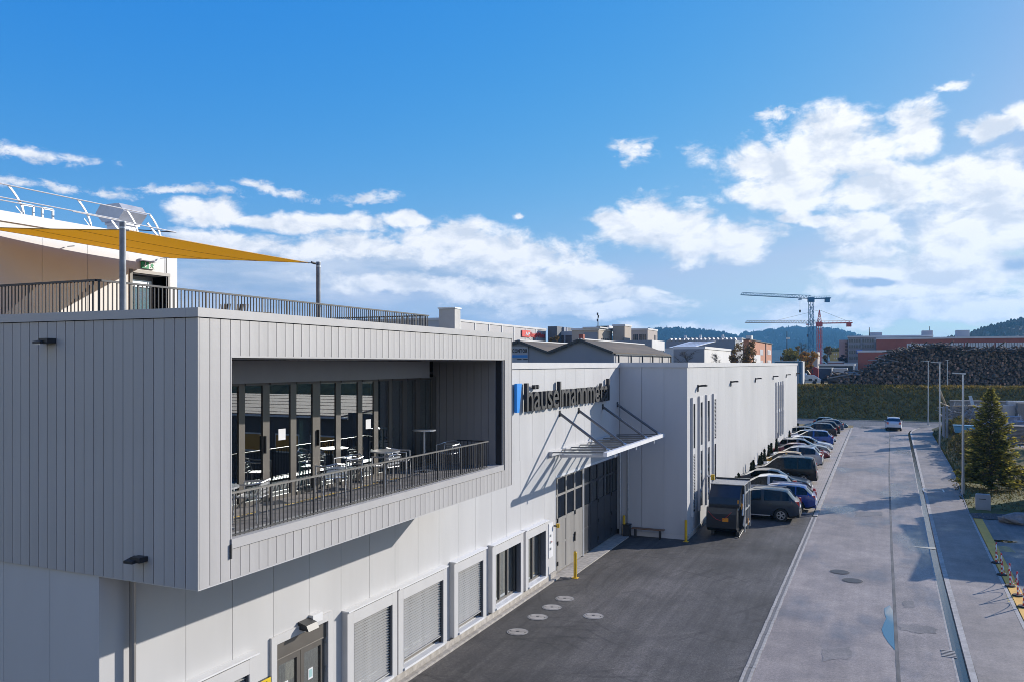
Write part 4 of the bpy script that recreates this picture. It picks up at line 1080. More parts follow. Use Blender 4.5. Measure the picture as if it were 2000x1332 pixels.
def wheel_mesh(r):
    t = MB(); w = .10
    prof = [(r*.66, -w), (r*.93, -w), (r, -w*.7), (r, w*.7), (r*.93, w), (r*.66, w)]; n = 22
    for a, b in zip(prof, prof[1:]+prof[:1]):
        for k in range(n):
            c0, s0, c1, s1 = math.cos(2*math.pi*k/n), math.sin(2*math.pi*k/n), math.cos(2*math.pi*(k+1)/n), math.sin(2*math.pi*(k+1)/n)
            t.quad((a[0]*c0, a[1], a[0]*s0), (a[0]*c1, a[1], a[0]*s1), (b[0]*c1, b[1], b[0]*s1), (b[0]*c0, b[1], b[0]*s0))
    q = MB(); q.tube((0, -w*.5, 0), (0, w*.5, 0), r*.64, n=n, m=1)
    for s in (-1, 1):
        for k in range(5):
            an = 2*math.pi*k/5; q.bar((r*.1*math.cos(an), s*w*.75, r*.1*math.sin(an)), (r*.66*math.cos(an), s*w*.75, r*.66*math.sin(an)), r*.2, .05, up=(0, 1, 0))
        for k in range(n):
            a0, a1 = 2*math.pi*k/n, 2*math.pi*(k+1)/n
            q.bar((r*.63*math.cos(a0), s*w*.75, r*.63*math.sin(a0)), (r*.63*math.cos(a1), s*w*.75, r*.63*math.sin(a1)), .05, .05, up=(0, 1, 0))
        q.tube((0, s*w*.5, 0), (0, s*w*.95, 0), r*.16, n=10)
    return t.mesh('tyre', M['tyre']), q.mesh('rim', [M['rim'], M['underbody']])
WHM = {}
CAR_COUNT = [0]
def car(style, pm, label, x, y, heading, group='cars parked along the wing', tail_white=False, name='parked_car'):
    p = STY[style]; L, W, H = p['L'], p['W'], p['H']
    if style not in CARM: CARM[style] = car_meshes(style)
    cm = CARM[style]; wr = cm['wr']
    t = thing(name, label, 'car', (0, 0, 0), group)
    def part(nm, me, m):
        key = (style, nm, m.name)
        if key not in PIECES: k2 = me.copy(); k2.materials.clear(); k2.materials.append(m); PIECES[key] = k2
        o = bpy.data.objects.new(nm, PIECES[key]); COL.objects.link(o); o.parent = t; return o
    part('body', cm['body'], pm)
    part('side_window', cm['side_window_l'], M['carglass']); part('side_window', cm['side_window_r'], M['carglass'])
    part('windscreen', cm['windscreen'], M['carglass']); part('rear_window', cm['rear_window'], M['carglass']); part('underbody', cm['underbody'], M['underbody'])
    if wr not in WHM: WHM[wr] = wheel_mesh(wr)
    for tt in p['wb']:
        for s in (-1, 1):
            h = bpy.data.objects.new('wheel', None); COL.objects.link(h); h.parent = t; h.location = (-L/2+L*tt, s*(W/2-.115), wr)
            for nm, me in zip(('tyre', 'rim'), WHM[wr]):
                o = bpy.data.objects.new(nm, me); COL.objects.link(o); o.parent = h
    def bit(nm, m, key, fn):
        kx = (style, key)
        if kx not in PIECES: PIECES[kx] = fn().mesh(nm, m)
        o = bpy.data.objects.new(nm, PIECES[kx]); COL.objects.link(o); o.parent = t
    top = poly(p['top']); zl = .56*H if style != 'van' else .50*H
    for s in (-1, 1):
        fw = W/2*.90
        bit('headlight', M['lamp_clear'], 'hl%d' % s, lambda: MB().hexa([tuple(v) for v in ([(L/2-.50, s*(fw+.02), .44*H), (L/2-.08, s*(fw-.14), .40*H), (L/2-.05, s*(fw-.38), .39*H), (L/2-.40, s*(fw-.30), .44*H), (L/2-.52, s*(fw+.01), .505*H), (L/2-.13, s*(fw-.14), .475*H), (L/2-.09, s*(fw-.38), .465*H), (L/2-.42, s*(fw-.30), .505*H)])]))
        rz0, rz1 = (.50*H, .68*H) if style != 'van' else (.36*H, .52*H)
        if style in ('hatch',): rz0, rz1 = .54*H, .74*H
        rwf = W/2*.93
        bit('tail_light', M['lamp_red'], 'tl%d' % s, lambda: MB().hexa([(-L/2+.34, s*(rwf+.045), rz0+.04), (-L/2-.012, s*(rwf-.06), rz0), (-L/2-.012, s*(rwf-.30), rz0), (-L/2+.30, s*(rwf-.26), rz0+.04), (-L/2+.36, s*(rwf+.03), rz1-.03), (-L/2+.01, s*(rwf-.07), rz1-.02), (-L/2+.01, s*(rwf-.28), rz1-.02), (-L/2+.34, s*(rwf-.26), rz1-.02)]))
        mxx = L*(p['ws'][1]-.5)-.22; mz = belt_z = poly(p['belt'])(p['ws'][1]-.05)*H
        bit('mirror', pm, 'mi%d%s' % (s, pm.name), lambda: MB().hexa([(mxx-.10, s*(W/2-.05), mz+.02), (mxx+.06, s*(W/2-.05), mz+.02), (mxx+.04, s*(W/2+.14), mz+.04), (mxx-.10, s*(W/2+.14), mz+.04), (mxx-.10, s*(W/2-.05), mz+.13), (mxx+.04, s*(W/2-.05), mz+.13), (mxx+.02, s*(W/2+.13), mz+.16), (mxx-.10, s*(W/2+.13), mz+.16)]))
        for hx in (-.13, .13): bit('door_handle', M['anth'], 'dh%d%.2f' % (s, hx), lambda: MB().box(L*hx-.30, L*hx-.14, s*(W/2*.985)-.012, s*(W/2*.985)+.018, .545*H, .57*H))
        if style in ('suv', 'wagon', 'van'):
            bit('roof_rail', M['alu'], 'rr%d' % s, lambda: MB().bar((-L*.33, s*W*.355, H*.985), (L*.02, s*W*.36, H*.995), .035, .04))
        bit('side_trim', M['underbody'] if style != 'suv' else M['alu'], 'st%d' % s, lambda: MB().bar((-L*.18, s*(W/2*.985), .30), (L*.18, s*(W/2*.985), .30), .03, .05))
    bit('number_plate', M['plate'], 'npr', lambda: MB().box(-L/2-.022, -L/2-.0, -.25, .25, .42*H, .42*H+.11))
    bit('number_plate', M['plate'], 'npf', lambda: MB().box(L/2-.0, L/2+.03, -.25, .25, .26*H, .26*H+.11))
    bit('rear_bumper', M['underbody'] if style in ('van', 'suv') else pm, 'rb'+('' if style in ('van', 'suv') else pm.name), lambda: MB().box(-L/2-.03, -L/2+.16, -W*.43, W*.43, .27, .46))
    bit('grille', M['underbody'], 'gr', lambda: MB().box(L/2-.10, L/2+.004, -.36, .36, .30*H-.05, .37*H))
    t.location = (x, y, .009); t.rotation_euler = (0, 0, heading)
    return t
PC = dict(graphite=paint('graphite', (.036, .044, .058)), blue=paint('blue', (.006, .035, .22)), silver=paint('silver', (.50, .51, .53), .7), navy=paint('navy', (.018, .022, .035)), black=paint('black', (.006, .006, .007)),
          white=paint('white', (.72, .72, .71), .0), gold=paint('gold', (.48, .25, .015), .2), palegrey=paint('palegrey', (.36, .38, .40), .6), steelblue=paint('steelblue', (.06, .09, .14), .5), maroon=paint('maroon', (.16, .008, .02), .4),
          grey=paint('grey', (.14, .145, .15), .6), royal=paint('royal', (.008, .06, .30), .4), teal=paint('teal', (.03, .10, .15), .5), darkred=paint('dark', (.03, .022, .024), .4))
NI, NO = math.pi, 0.0      # nose in to the wall / nose out to the road
CARS = [('suv', 'graphite', 'dark grey crossover parked nose in, nearest the black waste compactor', -5.75, 45.75, NI),
        ('wagon', 'blue', 'deep blue estate car parked right behind the dark grey crossover', -5.25, 49.0, NI),
        ('hatch', 'silver', 'silver hatchback with tall red tail lamps behind the blue estate', -6.3, 52.4, NI),
        ('sedan', 'navy', 'dark navy saloon parked nose out between silver hatchback and black van', -5.9, 55.9, NO),
        ('van', 'black', 'glossy black passenger van with tail lamps facing the road', -5.75, 60.3, NI),
        ('wagon', 'white', 'white estate car almost hidden behind the glossy black van', -6.1, 63.6, NI),
        ('hatch', 'gold', 'mustard yellow small car with its nose close to the wall', -6.6, 66.7, NI),
        ('suv', 'palegrey', 'pale grey compact car with red tail lamps behind the mustard one', -5.9, 69.6, NI),
        ('hatch', 'steelblue', 'steel blue hatchback between pale grey car and maroon car', -5.8, 72.3, NI),
        ('sedan', 'maroon', 'maroon saloon parked nose out with round front end', -5.65, 75.0, NO),
        ('wagon', 'grey', 'mid grey estate parked nose out just beyond the maroon saloon', -5.85, 79.0, NO),
        ('sedan', 'silver', 'silver saloon with its bonnet showing past the mid grey estate', -5.7, 82.4, NO),
        ('suv', 'royal', 'bright blue sport utility car with red rear lamps', -5.8, 87.2, NI),
        ('sedan', 'palegrey', 'pale grey saloon parked nose out behind the bright blue car', -5.75, 90.6, NO),
        ('wagon', 'grey', 'grey estate with its tail at the wall and dark side windows', -6.3, 94.2, NO),
        ('suv', 'darkred', 'very dark brown sport utility car beyond the grey estate', -5.9, 97.8, NI),
        ('suv', 'black', 'black off-roader with rear lamps facing the road near row end', -5.7, 101.6, NI),
        ('hatch', 'navy', 'dark hatchback third from the far end of the row', -6.0, 104.9, NI),
        ('wagon', 'steelblue', 'long dark blue estate car with light roof edge near row end', -5.6, 107.9, NI),
        ('hatch', 'teal', 'teal small car parked nose out at the far end of the row', -4.9, 111.2, NO)]
for st_, pc, lb, x, y, h in CARS: car(st_, PC[pc], lb, x, y, h)
car('suv', PC['white'], 'white car driving away along the road, lamps facing us', 2.35, 113.2, math.pi/2, None, name='moving_car')

# ------------------------------------------------------------------ waste compactor
wc = thing('waste_compactor', 'black waste compactor container with orange sticker beside the slot windows', 'container', (-6.5, 41, 0))
navyb = mat('compactor_paint', (.012, .017, .025), .38, .1, .3, 3, coat=.3)
X0, X1 = -7.30, -5.72
MB().box(X0, X1, 40.75, 42.6, .30, 2.38).build('hopper', navyb, wc)
MB().prism([(40.74, 2.38), (40.10, 1.86), (39.98, 1.55), (39.98, 1.42), (40.74, 1.42)], 'x', X0+.02, X1-.10).build('hood', navyb, wc)
MB().prism([(40.73, 1.38), (39.90, 1.38), (39.84, 1.10), (39.84, .42), (40.2, .22), (40.73, .22)], 'x', X0-.06, X1-.22).build('press_body', navyb, wc)
piece('lid', mat('compactor_lid', (.36, .35, .33), .5, .2, .15, 3), wc, X0-.02, X1+.02, 40.72, 42.62, 2.382, 2.42)
piece('lid_rim', navyb, wc, X0-.05, X1+.05, 42.5, 42.66, 2.42, 2.50)
piece('sticker', mat('orange_sticker', (.75, .27, .015), .5), wc, X0+.70, X0+.98, 39.826, 39.839, .74, .92)
piece('hinge_bar', M['black'], wc, X0+.04, X1-.2, 39.90, 39.97, 1.385, 1.42)
for zz in (.35, 1.15, 1.95): piece('side_frame', M['galv'], wc, X1+.002, X1+.05, 40.9, 42.5, zz, zz+.07)
for yy_ in (40.8, 41.7, 42.5): piece('side_frame', M['galv'], wc, X1+.002, X1+.06, yy_, yy_+.07, .12, 2.36)
MB().tube((X1+.02, 40.1, 1.05), (X1+.0, 40.55, 2.0), .04, n=8).build('lift_ram', M['galv'], wc); MB().tube((X1-.16, 40.05, 1.3), (X1-.16, 40.4, 1.95), .035, n=8).build('lift_ram', M['galv'], wc)
piece('reflector', mat('orange_reflector', (.8, .33, .02), .4), wc, X1-.06, X1+.0, 40.2, 40.25, 1.32, 1.60); piece('reflector', MATS['orange_reflector'], wc, X1-.20, X1-.15, 40.0, 40.04, 1.55, 1.78); piece('reflector', MATS['orange_reflector'], wc, X1+.06, X1+.09, 41.6, 41.66, .35, .68)
hz = MB(); pts = [(X0+.02+1.1*k/8, 39.825, 1.22-.42*math.sin(math.pi*k/8)) for k in range(9)]; hz.path(pts, .010, 5); hz.build('red_cable', M['red'], wc)
for k in range(5): MB().tube((X1+.07, 40.35+.06*k, .95-.07*k), (X1+.02, 40.3+.07*k, .55-.03*k), .03, n=6).build('hydraulic_hose', M['alu'], wc)
piece('skid', M['anth'], wc, X0+.1, X0+.25, 40.2, 42.6, .0, .22); piece('skid', M['anth'], wc, X1-.3, X1-.15, 40.2, 42.6, .0, .22)
MB().tube((X1-.12, 39.85, .05), (X1-.02, 40.5, .28), .03, n=6).build('tow_hook', M['anth'], wc)

# ------------------------------------------------------------------ street furniture
def bollard(x, y, label):
    t = thing('bollard', label, 'bollard', (x, y, .006), 'yellow steel bollards')
    MB().tube((x, y, .02), (x, y, 1.0), .065, n=16).build('post', M['yellow'], t, smooth=False)
    MB().tube((x, y, 1.0), (x, y, 1.02), .065, .045, n=16).build('cap', M['yellow'], t)
    piece('base_plate', M['yellow'], t, x-.12, x+.12, y-.12, y+.12, .006, .02); return t
bollard(-10.55, 29.9, 'yellow bollard in front of the lit gate leaf')
bollard(-10.95, 38.05, 'yellow bollard in the shade in the inner corner, left of the bench')
bollard(-7.98, 38.1, 'yellow bollard at the outer corner of the wing')
t = thing('hydrant_post', 'short dark post with red cap behind the blue estate car', 'post', (-3.15, 51.0, .01))
MB().tube((-3.15, 51, .01), (-3.15, 51, .72), .11, .10, n=12).build('post', M['anth'], t); MB().tube((-3.15, 51, .72), (-3.15, 51, .98), .13, .07, n=12).build('cap', M['red'], t)
t = thing('bench', 'simple wooden plank bench against the shaded wing wall', 'bench', (-9.9, 38.1, 0))
wood = mat('bench_wood', (.26, .14, .075), .7, 0, .25, 6, streak=(.3, 4, 4))
for k in range(2): piece('seat_plank', wood, t, -10.55, -9.0, 37.92+.17*k, 38.07+.17*k, .43, .47)
for x in (-10.4, -9.2):
    piece('leg', M['anth'], t, x-.03, x+.03, 37.95, 38.02, .0, .43); piece('leg', M['anth'], t, x-.03, x+.03, 38.15, 38.22, .0, .43)
t = thing('ash_bin', 'dark box bin standing at the left end of the bench', 'bin', (-10.8, 38.15, 0))
MB().box(-10.98, -10.66, 37.98, 38.3, .0, .55).build('body', M['anth'], t); piece('lid', M['black'], t, -11.0, -10.64, 37.96, 38.32, .552, .60)
def lamp(px, py, top, label, arm):
    x, y, _ = at_z(px, py); z0 = terr(x, y)
    t = thing('street_lamp', label, 'street lamp', (x, y, z0), 'street lamps along the footway')
    MB().tube((x, y, z0), (x, y, top), .085, .055, n=12).build('pole', M['galv'], t)
    MB().tube((x, y, z0+.0), (x, y, z0+1.1), .10, .095, n=12).build('pole_base', M['galv'], t)
    MB().hexa([(x-arm, y-.13, top-.02), (x+.14, y-.10, top-.10), (x+.14, y+.10, top-.10), (x-arm, y+.13, top-.02), (x-arm, y-.13, top+.03), (x+.14, y-.10, top), (x+.14, y+.10, top), (x-arm, y+.13, top+.03)]).build('lamp_head', M['galv'], t)
    MB().box(x-arm+.03, x-.12, y-.10, y+.10, top-.045, top-.022).build('lamp_glass', M['lamp_clear'], t)
lamp(1881, 968, 7.72, 'nearest tall galvanised street lamp, in front of the conifer', .60)
lamp(1835.5, 876, 8.45, 'galvanised street lamp second along the footway, among the shrubs', .78)
lamp(1813, 829, 8.7, 'galvanised street lamp at the road junction, leftmost of the row', .95)
lamp(1850.5, 812, 8.9, 'far thin street lamp rising behind the yard wall, between two others', .30)
cbx, cby, _ = at_z(1920, 994, .12)
t = thing('utility_cabinet', 'pale grey electrical cabinet standing on the lawn by the conifer', 'cabinet', (cbx, cby, .1))
gp = mat('cabinet_grey', (.36, .38, .40), .55, 0, .06, 3)
MB().prism([(cbx-.36, .1), (cbx+.36, .1), (cbx+.36, .92), (cbx+.33, .98), (cbx-.33, .98), (cbx-.36, .92)], 'y', cby-.17, cby+.17).build('body', gp, t)
piece('door', gp, t, cbx-.32, cbx+.32, cby-.185, cby-.172, .18, .84); piece('vent', M['anth'], t, cbx-.2, cbx+.12, cby-.19, cby-.186, .70, .74); piece('base', M['conc'], t, cbx-.34, cbx+.34, cby-.15, cby+.15, .04, .098)
# boulder
rk_x, rk_y, _ = at_z(1994, 1023, .1)
bm = bmesh.new(); bmesh.ops.create_icosphere(bm, subdivisions=3, radius=1)
from mathutils import noise as mn
for v in bm.verts:
    d = mn.noise(v.co*1.3)*.35+mn.noise(v.co*3)*.1; v.co *= 1+d; v.co.x *= 1.15; v.co.y *= .6; v.co.z = max(v.co.z, -.3)*.42+.1
me = bpy.data.meshes.new('boulder'); bm.to_mesh(me); bm.free(); me.materials.append(mat('boulder_stone', (.27, .26, .25), .9, 0, .3, 4, .5, 9))
o = bpy.data.objects.new('boulder', me); COL.objects.link(o); o.location = (rk_x+.3, rk_y+.3, .12); tag(o, 'large pale grey boulder lying on the gravel bed', 'boulder')

# red and white chain posts
PX_ = [(1945.6, 1099), (1957, 1122.5), (1973.4, 1144.5), (1988, 1163), (1999, 1185)]
whp = mat('post_white', (.80, .80, .79), .45); rdp = mat('post_red', (.62, .03, .03), .45)
PL = ['farthest of the red and white chain posts, beside the yellow grid', 'red and white chain post second from the far end of the chain', 'middle one of the five red and white chain posts', 'red and white chain post second from the picture edge, on the light tarmac', 'red and white chain post cut by the picture edge']
tops = []
for (px, py), lb in zip(PX_, PL):
    x, y, _ = at_z(px, py, .1); lean = (rnd.uniform(-.02, .06), rnd.uniform(-.02, .05))
    t = thing('chain_post', lb, 'barrier post', (x, y, .09), 'red and white chain posts')
    MB().tube((x, y, .092), (x, y, .15), .19, .16, n=18).build('base', M['rubber'], t)
    n = 9
    for k in range(n):
        a, b = k/n, (k+1)/n
        MB().tube((x+lean[0]*a, y+lean[1]*a, .15+.76*a), (x+lean[0]*b, y+lean[1]*b, .15+.76*b), .028, n=10).build('stripe', rdp if k % 2 == 0 else whp, t)
    MB().tube((x+lean[0], y+lean[1], .91), (x+lean[0], y+lean[1], .95), .04, .02, n=10).build('cap', rdp, t)
    tops.append(Vector((x+lean[0], y+lean[1], .90)))
CHL = ['far length of red and white plastic chain, between the first two posts', 'second length of plastic chain, nearer than the farthest one', 'third length of plastic chain, hanging from the middle post', 'length of plastic chain running to the post at the picture edge']
for (a, b), lb in zip(zip(tops[:-1], tops[1:]), CHL):
    mb = MB(); n = 18; pts = []
    for k in range(n+1):
        t = k/n; p = a.lerp(b, t); p.z -= .55*4*t*(1-t); pts.append(p)
    for k in range(n): mb.tube(pts[k], pts[k+1], .014, n=5, m=(k//2) % 2)
    single('plastic_chain', mb, [whp, rdp], lb, 'chain', 'plastic chains between the posts')
# yellow floor grids
for (px, py), lb, (w, h) in (((1953, 1069), 'yellow painted grid on the tarmac by the farthest chain post', (1.05, 1.25)), ((1999, 1168), 'yellow painted grid cut by the picture edge', (1.1, 1.3))):
    x, y, _ = at_z(px, py, .1); t = thing('floor_marking', lb, 'road marking', (x, y, .09), 'yellow floor grids')
    for k in range(6):
        yy_ = y-h/2+k*h/6; MB().hexa([(x-w/2+.1*k/6, yy_, .092), (x+w/2-.02*k, yy_-.08, .092), (x+w/2-.02*k, yy_-.0, .092), (x-w/2+.1*k/6, yy_+.10, .092), (x-w/2+.1*k/6, yy_, .097), (x+w/2-.02*k, yy_-.08, .097), (x+w/2-.02*k, yy_-.0, .097), (x-w/2+.1*k/6, yy_+.10, .097)]).build('stripe', mat('grid_yellow', (.62, .47, .16), .7, 0, .2, 8), t)
pdl = MB(); a = at_z(1960, 1056, .1)
nn = 16; c = (a[0], a[1], .098)
for k in range(nn):
    f = lambda q: (a[0]+.55*math.cos(q)*(1+.15*math.sin(3*q)), a[1]+.28*math.sin(q), .098)
    pdl.tri(c, f(2*math.pi*k/nn), f(2*math.pi*(k+1)/nn))
struct('small_puddle', pdl, water, fix=False)

# entrance sign and floodlight above the door
X, Y, Z = at_x(527, 1304, XF)
t = thing('camera_sign', 'yellow surveillance sign with black camera symbol left of the glass door', 'sign', (X, 13.1, 1.5))
y0, z0 = 12.92, 1.62
piece('back_box', M['anth'], t, XF+.002, XF+.06, y0, y0+.30, z0, z0+.30); piece('sign_face', mat('sign_yellow', (.80, .55, .02), .5), t, XF+.062, XF+.07, y0+.01, y0+.30, z0+.01, z0+.30)
MB().hexa([(XF+.072, y0+.07, z0+.17), (XF+.072, y0+.19, z0+.21), (XF+.072, y0+.19, z0+.26), (XF+.072, y0+.07, z0+.22), (XF+.075, y0+.07, z0+.17), (XF+.075, y0+.19, z0+.21), (XF+.075, y0+.19, z0+.26), (XF+.075, y0+.07, z0+.22)]).build('camera_symbol', M['black'], t)
MB().bar((XF+.074, y0+.17, z0+.20), (XF+.074, y0+.23, z0+.11), .004, .03).build('camera_symbol', M['black'], t)
t = thing('door_lamp', 'dark floodlight with white bracket above the entrance door', 'floodlight', (XF, 14.3, 2.7))
y0 = 14.15
MB().box(XF+.002, XF+.12, y0+.38, y0+.72, 2.62, 2.80).build('bracket', M['white'], t); MB().hexa([(XF+.02, y0, 2.60), (XF+.30, y0, 2.58), (XF+.30, y0+.36, 2.58), (XF+.02, y0+.36, 2.60), (XF+.02, y0, 2.76), (XF+.24, y0, 2.70), (XF+.24, y0+.36, 2.70), (XF+.02, y0+.36, 2.76)]).build('lamp_head', M['anth'], t)

# ------------------------------------------------------------------ terrace and loggia furniture
def make_chair(label):
    t = thing('cafe_chair', label, 'chair', (0, 0, 0), 'aluminium cafe chairs on the loggia')
    a = M['alu']; r = .014
    for k in range(5): MB().box(-.20+k*.085, -.135+k*.085, -.21, .21, .43, .445).build('seat_slat', a, t, local=True)
    for sx in (-.2, .2):
        for sy in (-.23, .23): MB().path([(sx*1.1, sy*1.08, 0), (sx, sy, .44), (sx if sx > 0 else sx-.06, sy, .66)], r, 8).build('leg', a, t, local=True)
    arc = [(.2, -.24, .66), (-.1, -.26, .67), (-.27, -.20, .70), (-.34, 0, .74), (-.27, .20, .70), (-.1, .26, .67), (.2, .24, .66)]
    MB().path(arc, r*1.15, 8).build('arm_rail', a, t, local=True)
    for k in range(3): MB().bar((-.255, -.19, .52+.065*k), (-.255, .19, .52+.065*k), .012, .045).build('back_slat', a, t, local=True)
    MB().path([(-.25, -.2, .44), (.2, -.2, .44), (.2, .2, .44), (-.25, .2, .44), (-.25, -.2, .44)], r, 6).build('seat_frame', a, t, local=True)
    return t
def make_table(label, h, r):
    t = thing('cafe_table', label, 'table', (0, 0, 0), 'round cafe tables')
    MB().tube((0, 0, h-.03), (0, 0, h), r, n=24).build('tabletop', M['alu'], t, local=True); MB().tube((0, 0, .03), (0, 0, h-.03), .03, n=10).build('stem', M['alu'], t, local=True)
    for k in range(4):
        an = math.pi/4+k*math.pi/2; MB().bar((0, 0, .05), (.27*math.cos(an), .27*math.sin(an), .015), .05, .03).build('foot', M['alu'], t, local=True)
    return t
FZ = LO+.06
CH = [(-10.1, 11.35, 200, 'aluminium cafe chair next to the small table at the left of the loggia'), (-10.3, 13.95, 150, 'aluminium cafe chair second from the left behind the loggia railing'), (-10.6, 10.45, 60, 'stacked looking aluminium chair half hidden at the left loggia edge'),
      (-10.2, 15.9, 170, 'aluminium cafe chair in the middle of the loggia, turned sideways'), (-10.5, 17.0, 20, 'aluminium cafe chair beside the right hand loggia table'), (-10.75, 15.2, 250, 'aluminium chair close to the glass, mid loggia'), (-10.2, 18.9, 270, 'aluminium chair with square lattice back at the dark end wall')]
for k, (x, y, a, lb) in enumerate(CH):
    if k == 0: ch0 = make_chair(lb); ch0.location = (x, y, FZ); ch0.rotation_euler = (0, 0, R(a))
    else: dup(ch0, (x, y, FZ), R(a), lb)
tb0 = make_table('small round aluminium table at the left edge of the loggia', .74, .35); tb0.location = (-10.0, 10.45, FZ)
tb1 = make_table('slim high table standing before the dark planks of the loggia', 1.08, .30); tb1.location = (-10.6, 18.35, FZ)
dup(tb0, (-10.5, 16.35, FZ), 0, 'small round aluminium table in the right half of the loggia')
t = thing('terrace_table', 'large round table on the roof terrace behind the railing', 'table', (-17.4, 19.6, TZ))
MB().tube((-17.4, 19.6, TZ+.70), (-17.4, 19.6, TZ+.74), .68, n=28).build('tabletop', mat('dark_wood', (.09, .06, .045), .6, 0, .2, 5), t); MB().tube((-17.4, 19.6, TZ), (-17.4, 19.6, TZ+.70), .10, .06, n=12).build('stem', M['anth'], t)
def tchair(x, y, lb):
    t = thing('terrace_chair', lb, 'chair', (x, y, TZ), 'dark chairs on the roof terrace'); w = MATS['dark_wood']
    for i in range(5): MB().bar((x-.19+.095*i, y, TZ+.44), (x-.19+.095*i, y+.08, TZ+.92), .05, .015).build('back_slat', w, t)
    piece('seat', w, t, x-.22, x+.22, y-.42, y, TZ+.41, TZ+.44)
    for a in (-.2, .2):
        for b in (-.4, 0): piece('leg', w, t, x+a-.02, x+a+.02, y+b-.02, y+b+.02, TZ, TZ+.41)
tchair(-17.2, 18.2, 'dark slatted chair left of the round terrace table'); tchair(-16.8, 18.5, 'second dark slatted chair close by the round terrace table')
t = thing('terrace_bench', 'low wooden bench on the terrace near the railing corner', 'bench', (-17, 13.9, TZ))
piece('seat', MATS['bench_wood'], t, -18.2, -16.0, 13.7, 14.2, TZ+.30, TZ+.36); piece('leg', MATS['bench_wood'], t, -18.1, -17.95, 13.75, 14.15, TZ-.02, TZ+.30); piece('leg', MATS['bench_wood'], t, -16.25, -16.1, 13.75, 14.15, TZ-.02, TZ+.30)
# sun sails and their masts
def mast(x, y, lb):
    t = thing('sail_mast', lb, 'mast', (x, y, TZ), 'masts of the sun sails')
    MB().tube((x, y, TZ-.02), (x, y, 11.38), .068, n=16).build('pole', mat('mast_steel', (.20, .215, .24), .5, .3, .25, 6), t); MB().tube((x, y, 11.38), (x, y, 11.40), .07, n=16).build('cap', M['galv'], t); MB().tube((x, y, 11.24), (x, y, 11.28), .076, n=16).build('collar', M['galv'], t)
    return t
M1, M2 = Vector((-15.02, 12.88, 11.24)), Vector((-15.5, 20.4, 11.33))
mast(M1.x, M1.y, 'galvanised sail mast at the terrace corner, nearest the camera'); mast(M2.x, M2.y, 'galvanised sail mast at the far end of the terrace')
WA, WB = Vector((PX+.05, 16.1, 11.62)), Vector((PX+.05, 19.4, 11.67))
def sail(corners, lb, sag, pull):
    a, b, c, d = corners; n = 18; mb = MB(); G = []
    cen = (a+b+c+d)/4
    for i in range(n+1):
        u = i/n; row = []
        for j in range(n+1):
            v = j/n; p = a*(1-u)*(1-v)+b*u*(1-v)+c*u*v+d*(1-u)*v
            bow = pull*(4*u*(1-u)*abs(2*v-1)**3+4*v*(1-v)*abs(2*u-1)**3)
            p = p+(cen-p)*bow; p = p+Vector((0, 0, -sag*16*u*(1-u)*v*(1-v)))
            row.append(tuple(p))
        G.append(row)
    for i in range(n):
        for j in range(n): mb.quad(G[i][j], G[i+1][j], G[i+1][j+1], G[i][j+1])
    t = thing('sun_sail', lb, 'sun sail', tuple(cen))
    mb.build('sail_cloth', M['sail'], t, smooth=True, fix=False)
    hem = MB(); edge = [G[i][0] for i in range(n+1)]+[G[n][j] for j in range(1, n+1)]+[G[i][n] for i in range(n-1, -1, -1)]+[G[0][j] for j in range(n-1, -1, -1)]
    hem.path(edge, .012, 5); hem.build('hem', mat('sail_hem', (.55, .28, .03), .7), t)
    for j in (6, 12):                        # stitched seams across the cloth
        sm = MB(); sm.path([G[i][j] for i in range(n+1)], .008, 4); sm.build('seam', MATS['sail_hem'], t)
    for q in (a, b, c, d):                   # corner reinforcements
        p0 = min((G[0][0], G[n][0], G[n][n], G[0][n]), key=lambda g_: (Vector(g_)-q).length); v = (cen-Vector(p0)).normalized()
        MB().bar(Vector(p0), Vector(p0)+v*.28, .16, .02).build('corner_plate', M['galv'], t)
    return t
W0 = Vector((PX+.12, 13.55, 11.78))
s1 = sail((M2+Vector((-.05, -.35, 0)), M1+Vector((-.05, .1, 0)), W0, WB+Vector((.3, .0, 0))), 'amber sun sail stretched from the roof house wall to both masts', .05, .035)
MB().tube(M2, M2+Vector((-.05, -.38, 0)), .015, n=6).build('turnbuckle', M['galv'], s1); MB().tube(M2+Vector((0, -.14, 0)), M2+Vector((-.03, -.30, .02)), .035, n=8).build('shackle', M['anth'], s1)
MB().tube(WB, WB+Vector((.32, 0, 0)), .015, n=6).build('turnbuckle', M['galv'], s1); MB().tube(WA, WA+Vector((.27, 0, 0)), .015, n=6).build('turnbuckle', M['galv'], s1)
# air outlet on the roof house
t = thing('exhaust_hood', 'bright metal exhaust hood with flared wings on the roof house', 'exhaust hood', (-22.6, 17.9, 12.3))
hx, hy, hzz = -22.4, 19.2, PZ+.2
MB().box(hx-.32, hx+.32, hy-.32, hy+.32, hzz, hzz+.52).build('duct', M['white'], t); MB().box(hx-.37, hx+.37, hy-.37, hy+.37, hzz+.52, hzz+.60).build('collar', M['white'], t)
z0 = hzz+.60
MB().prism([(hx-.34, z0), (hx+.34, z0), (hx+.64, z0+.30), (hx+.42, z0+.56), (hx-.42, z0+.56), (hx-.64, z0+.30)], 'y', hy-.50, hy+.42).build('hood', mat('hood_metal', (.52, .53, .55), .5, .35, .1, 3), t)
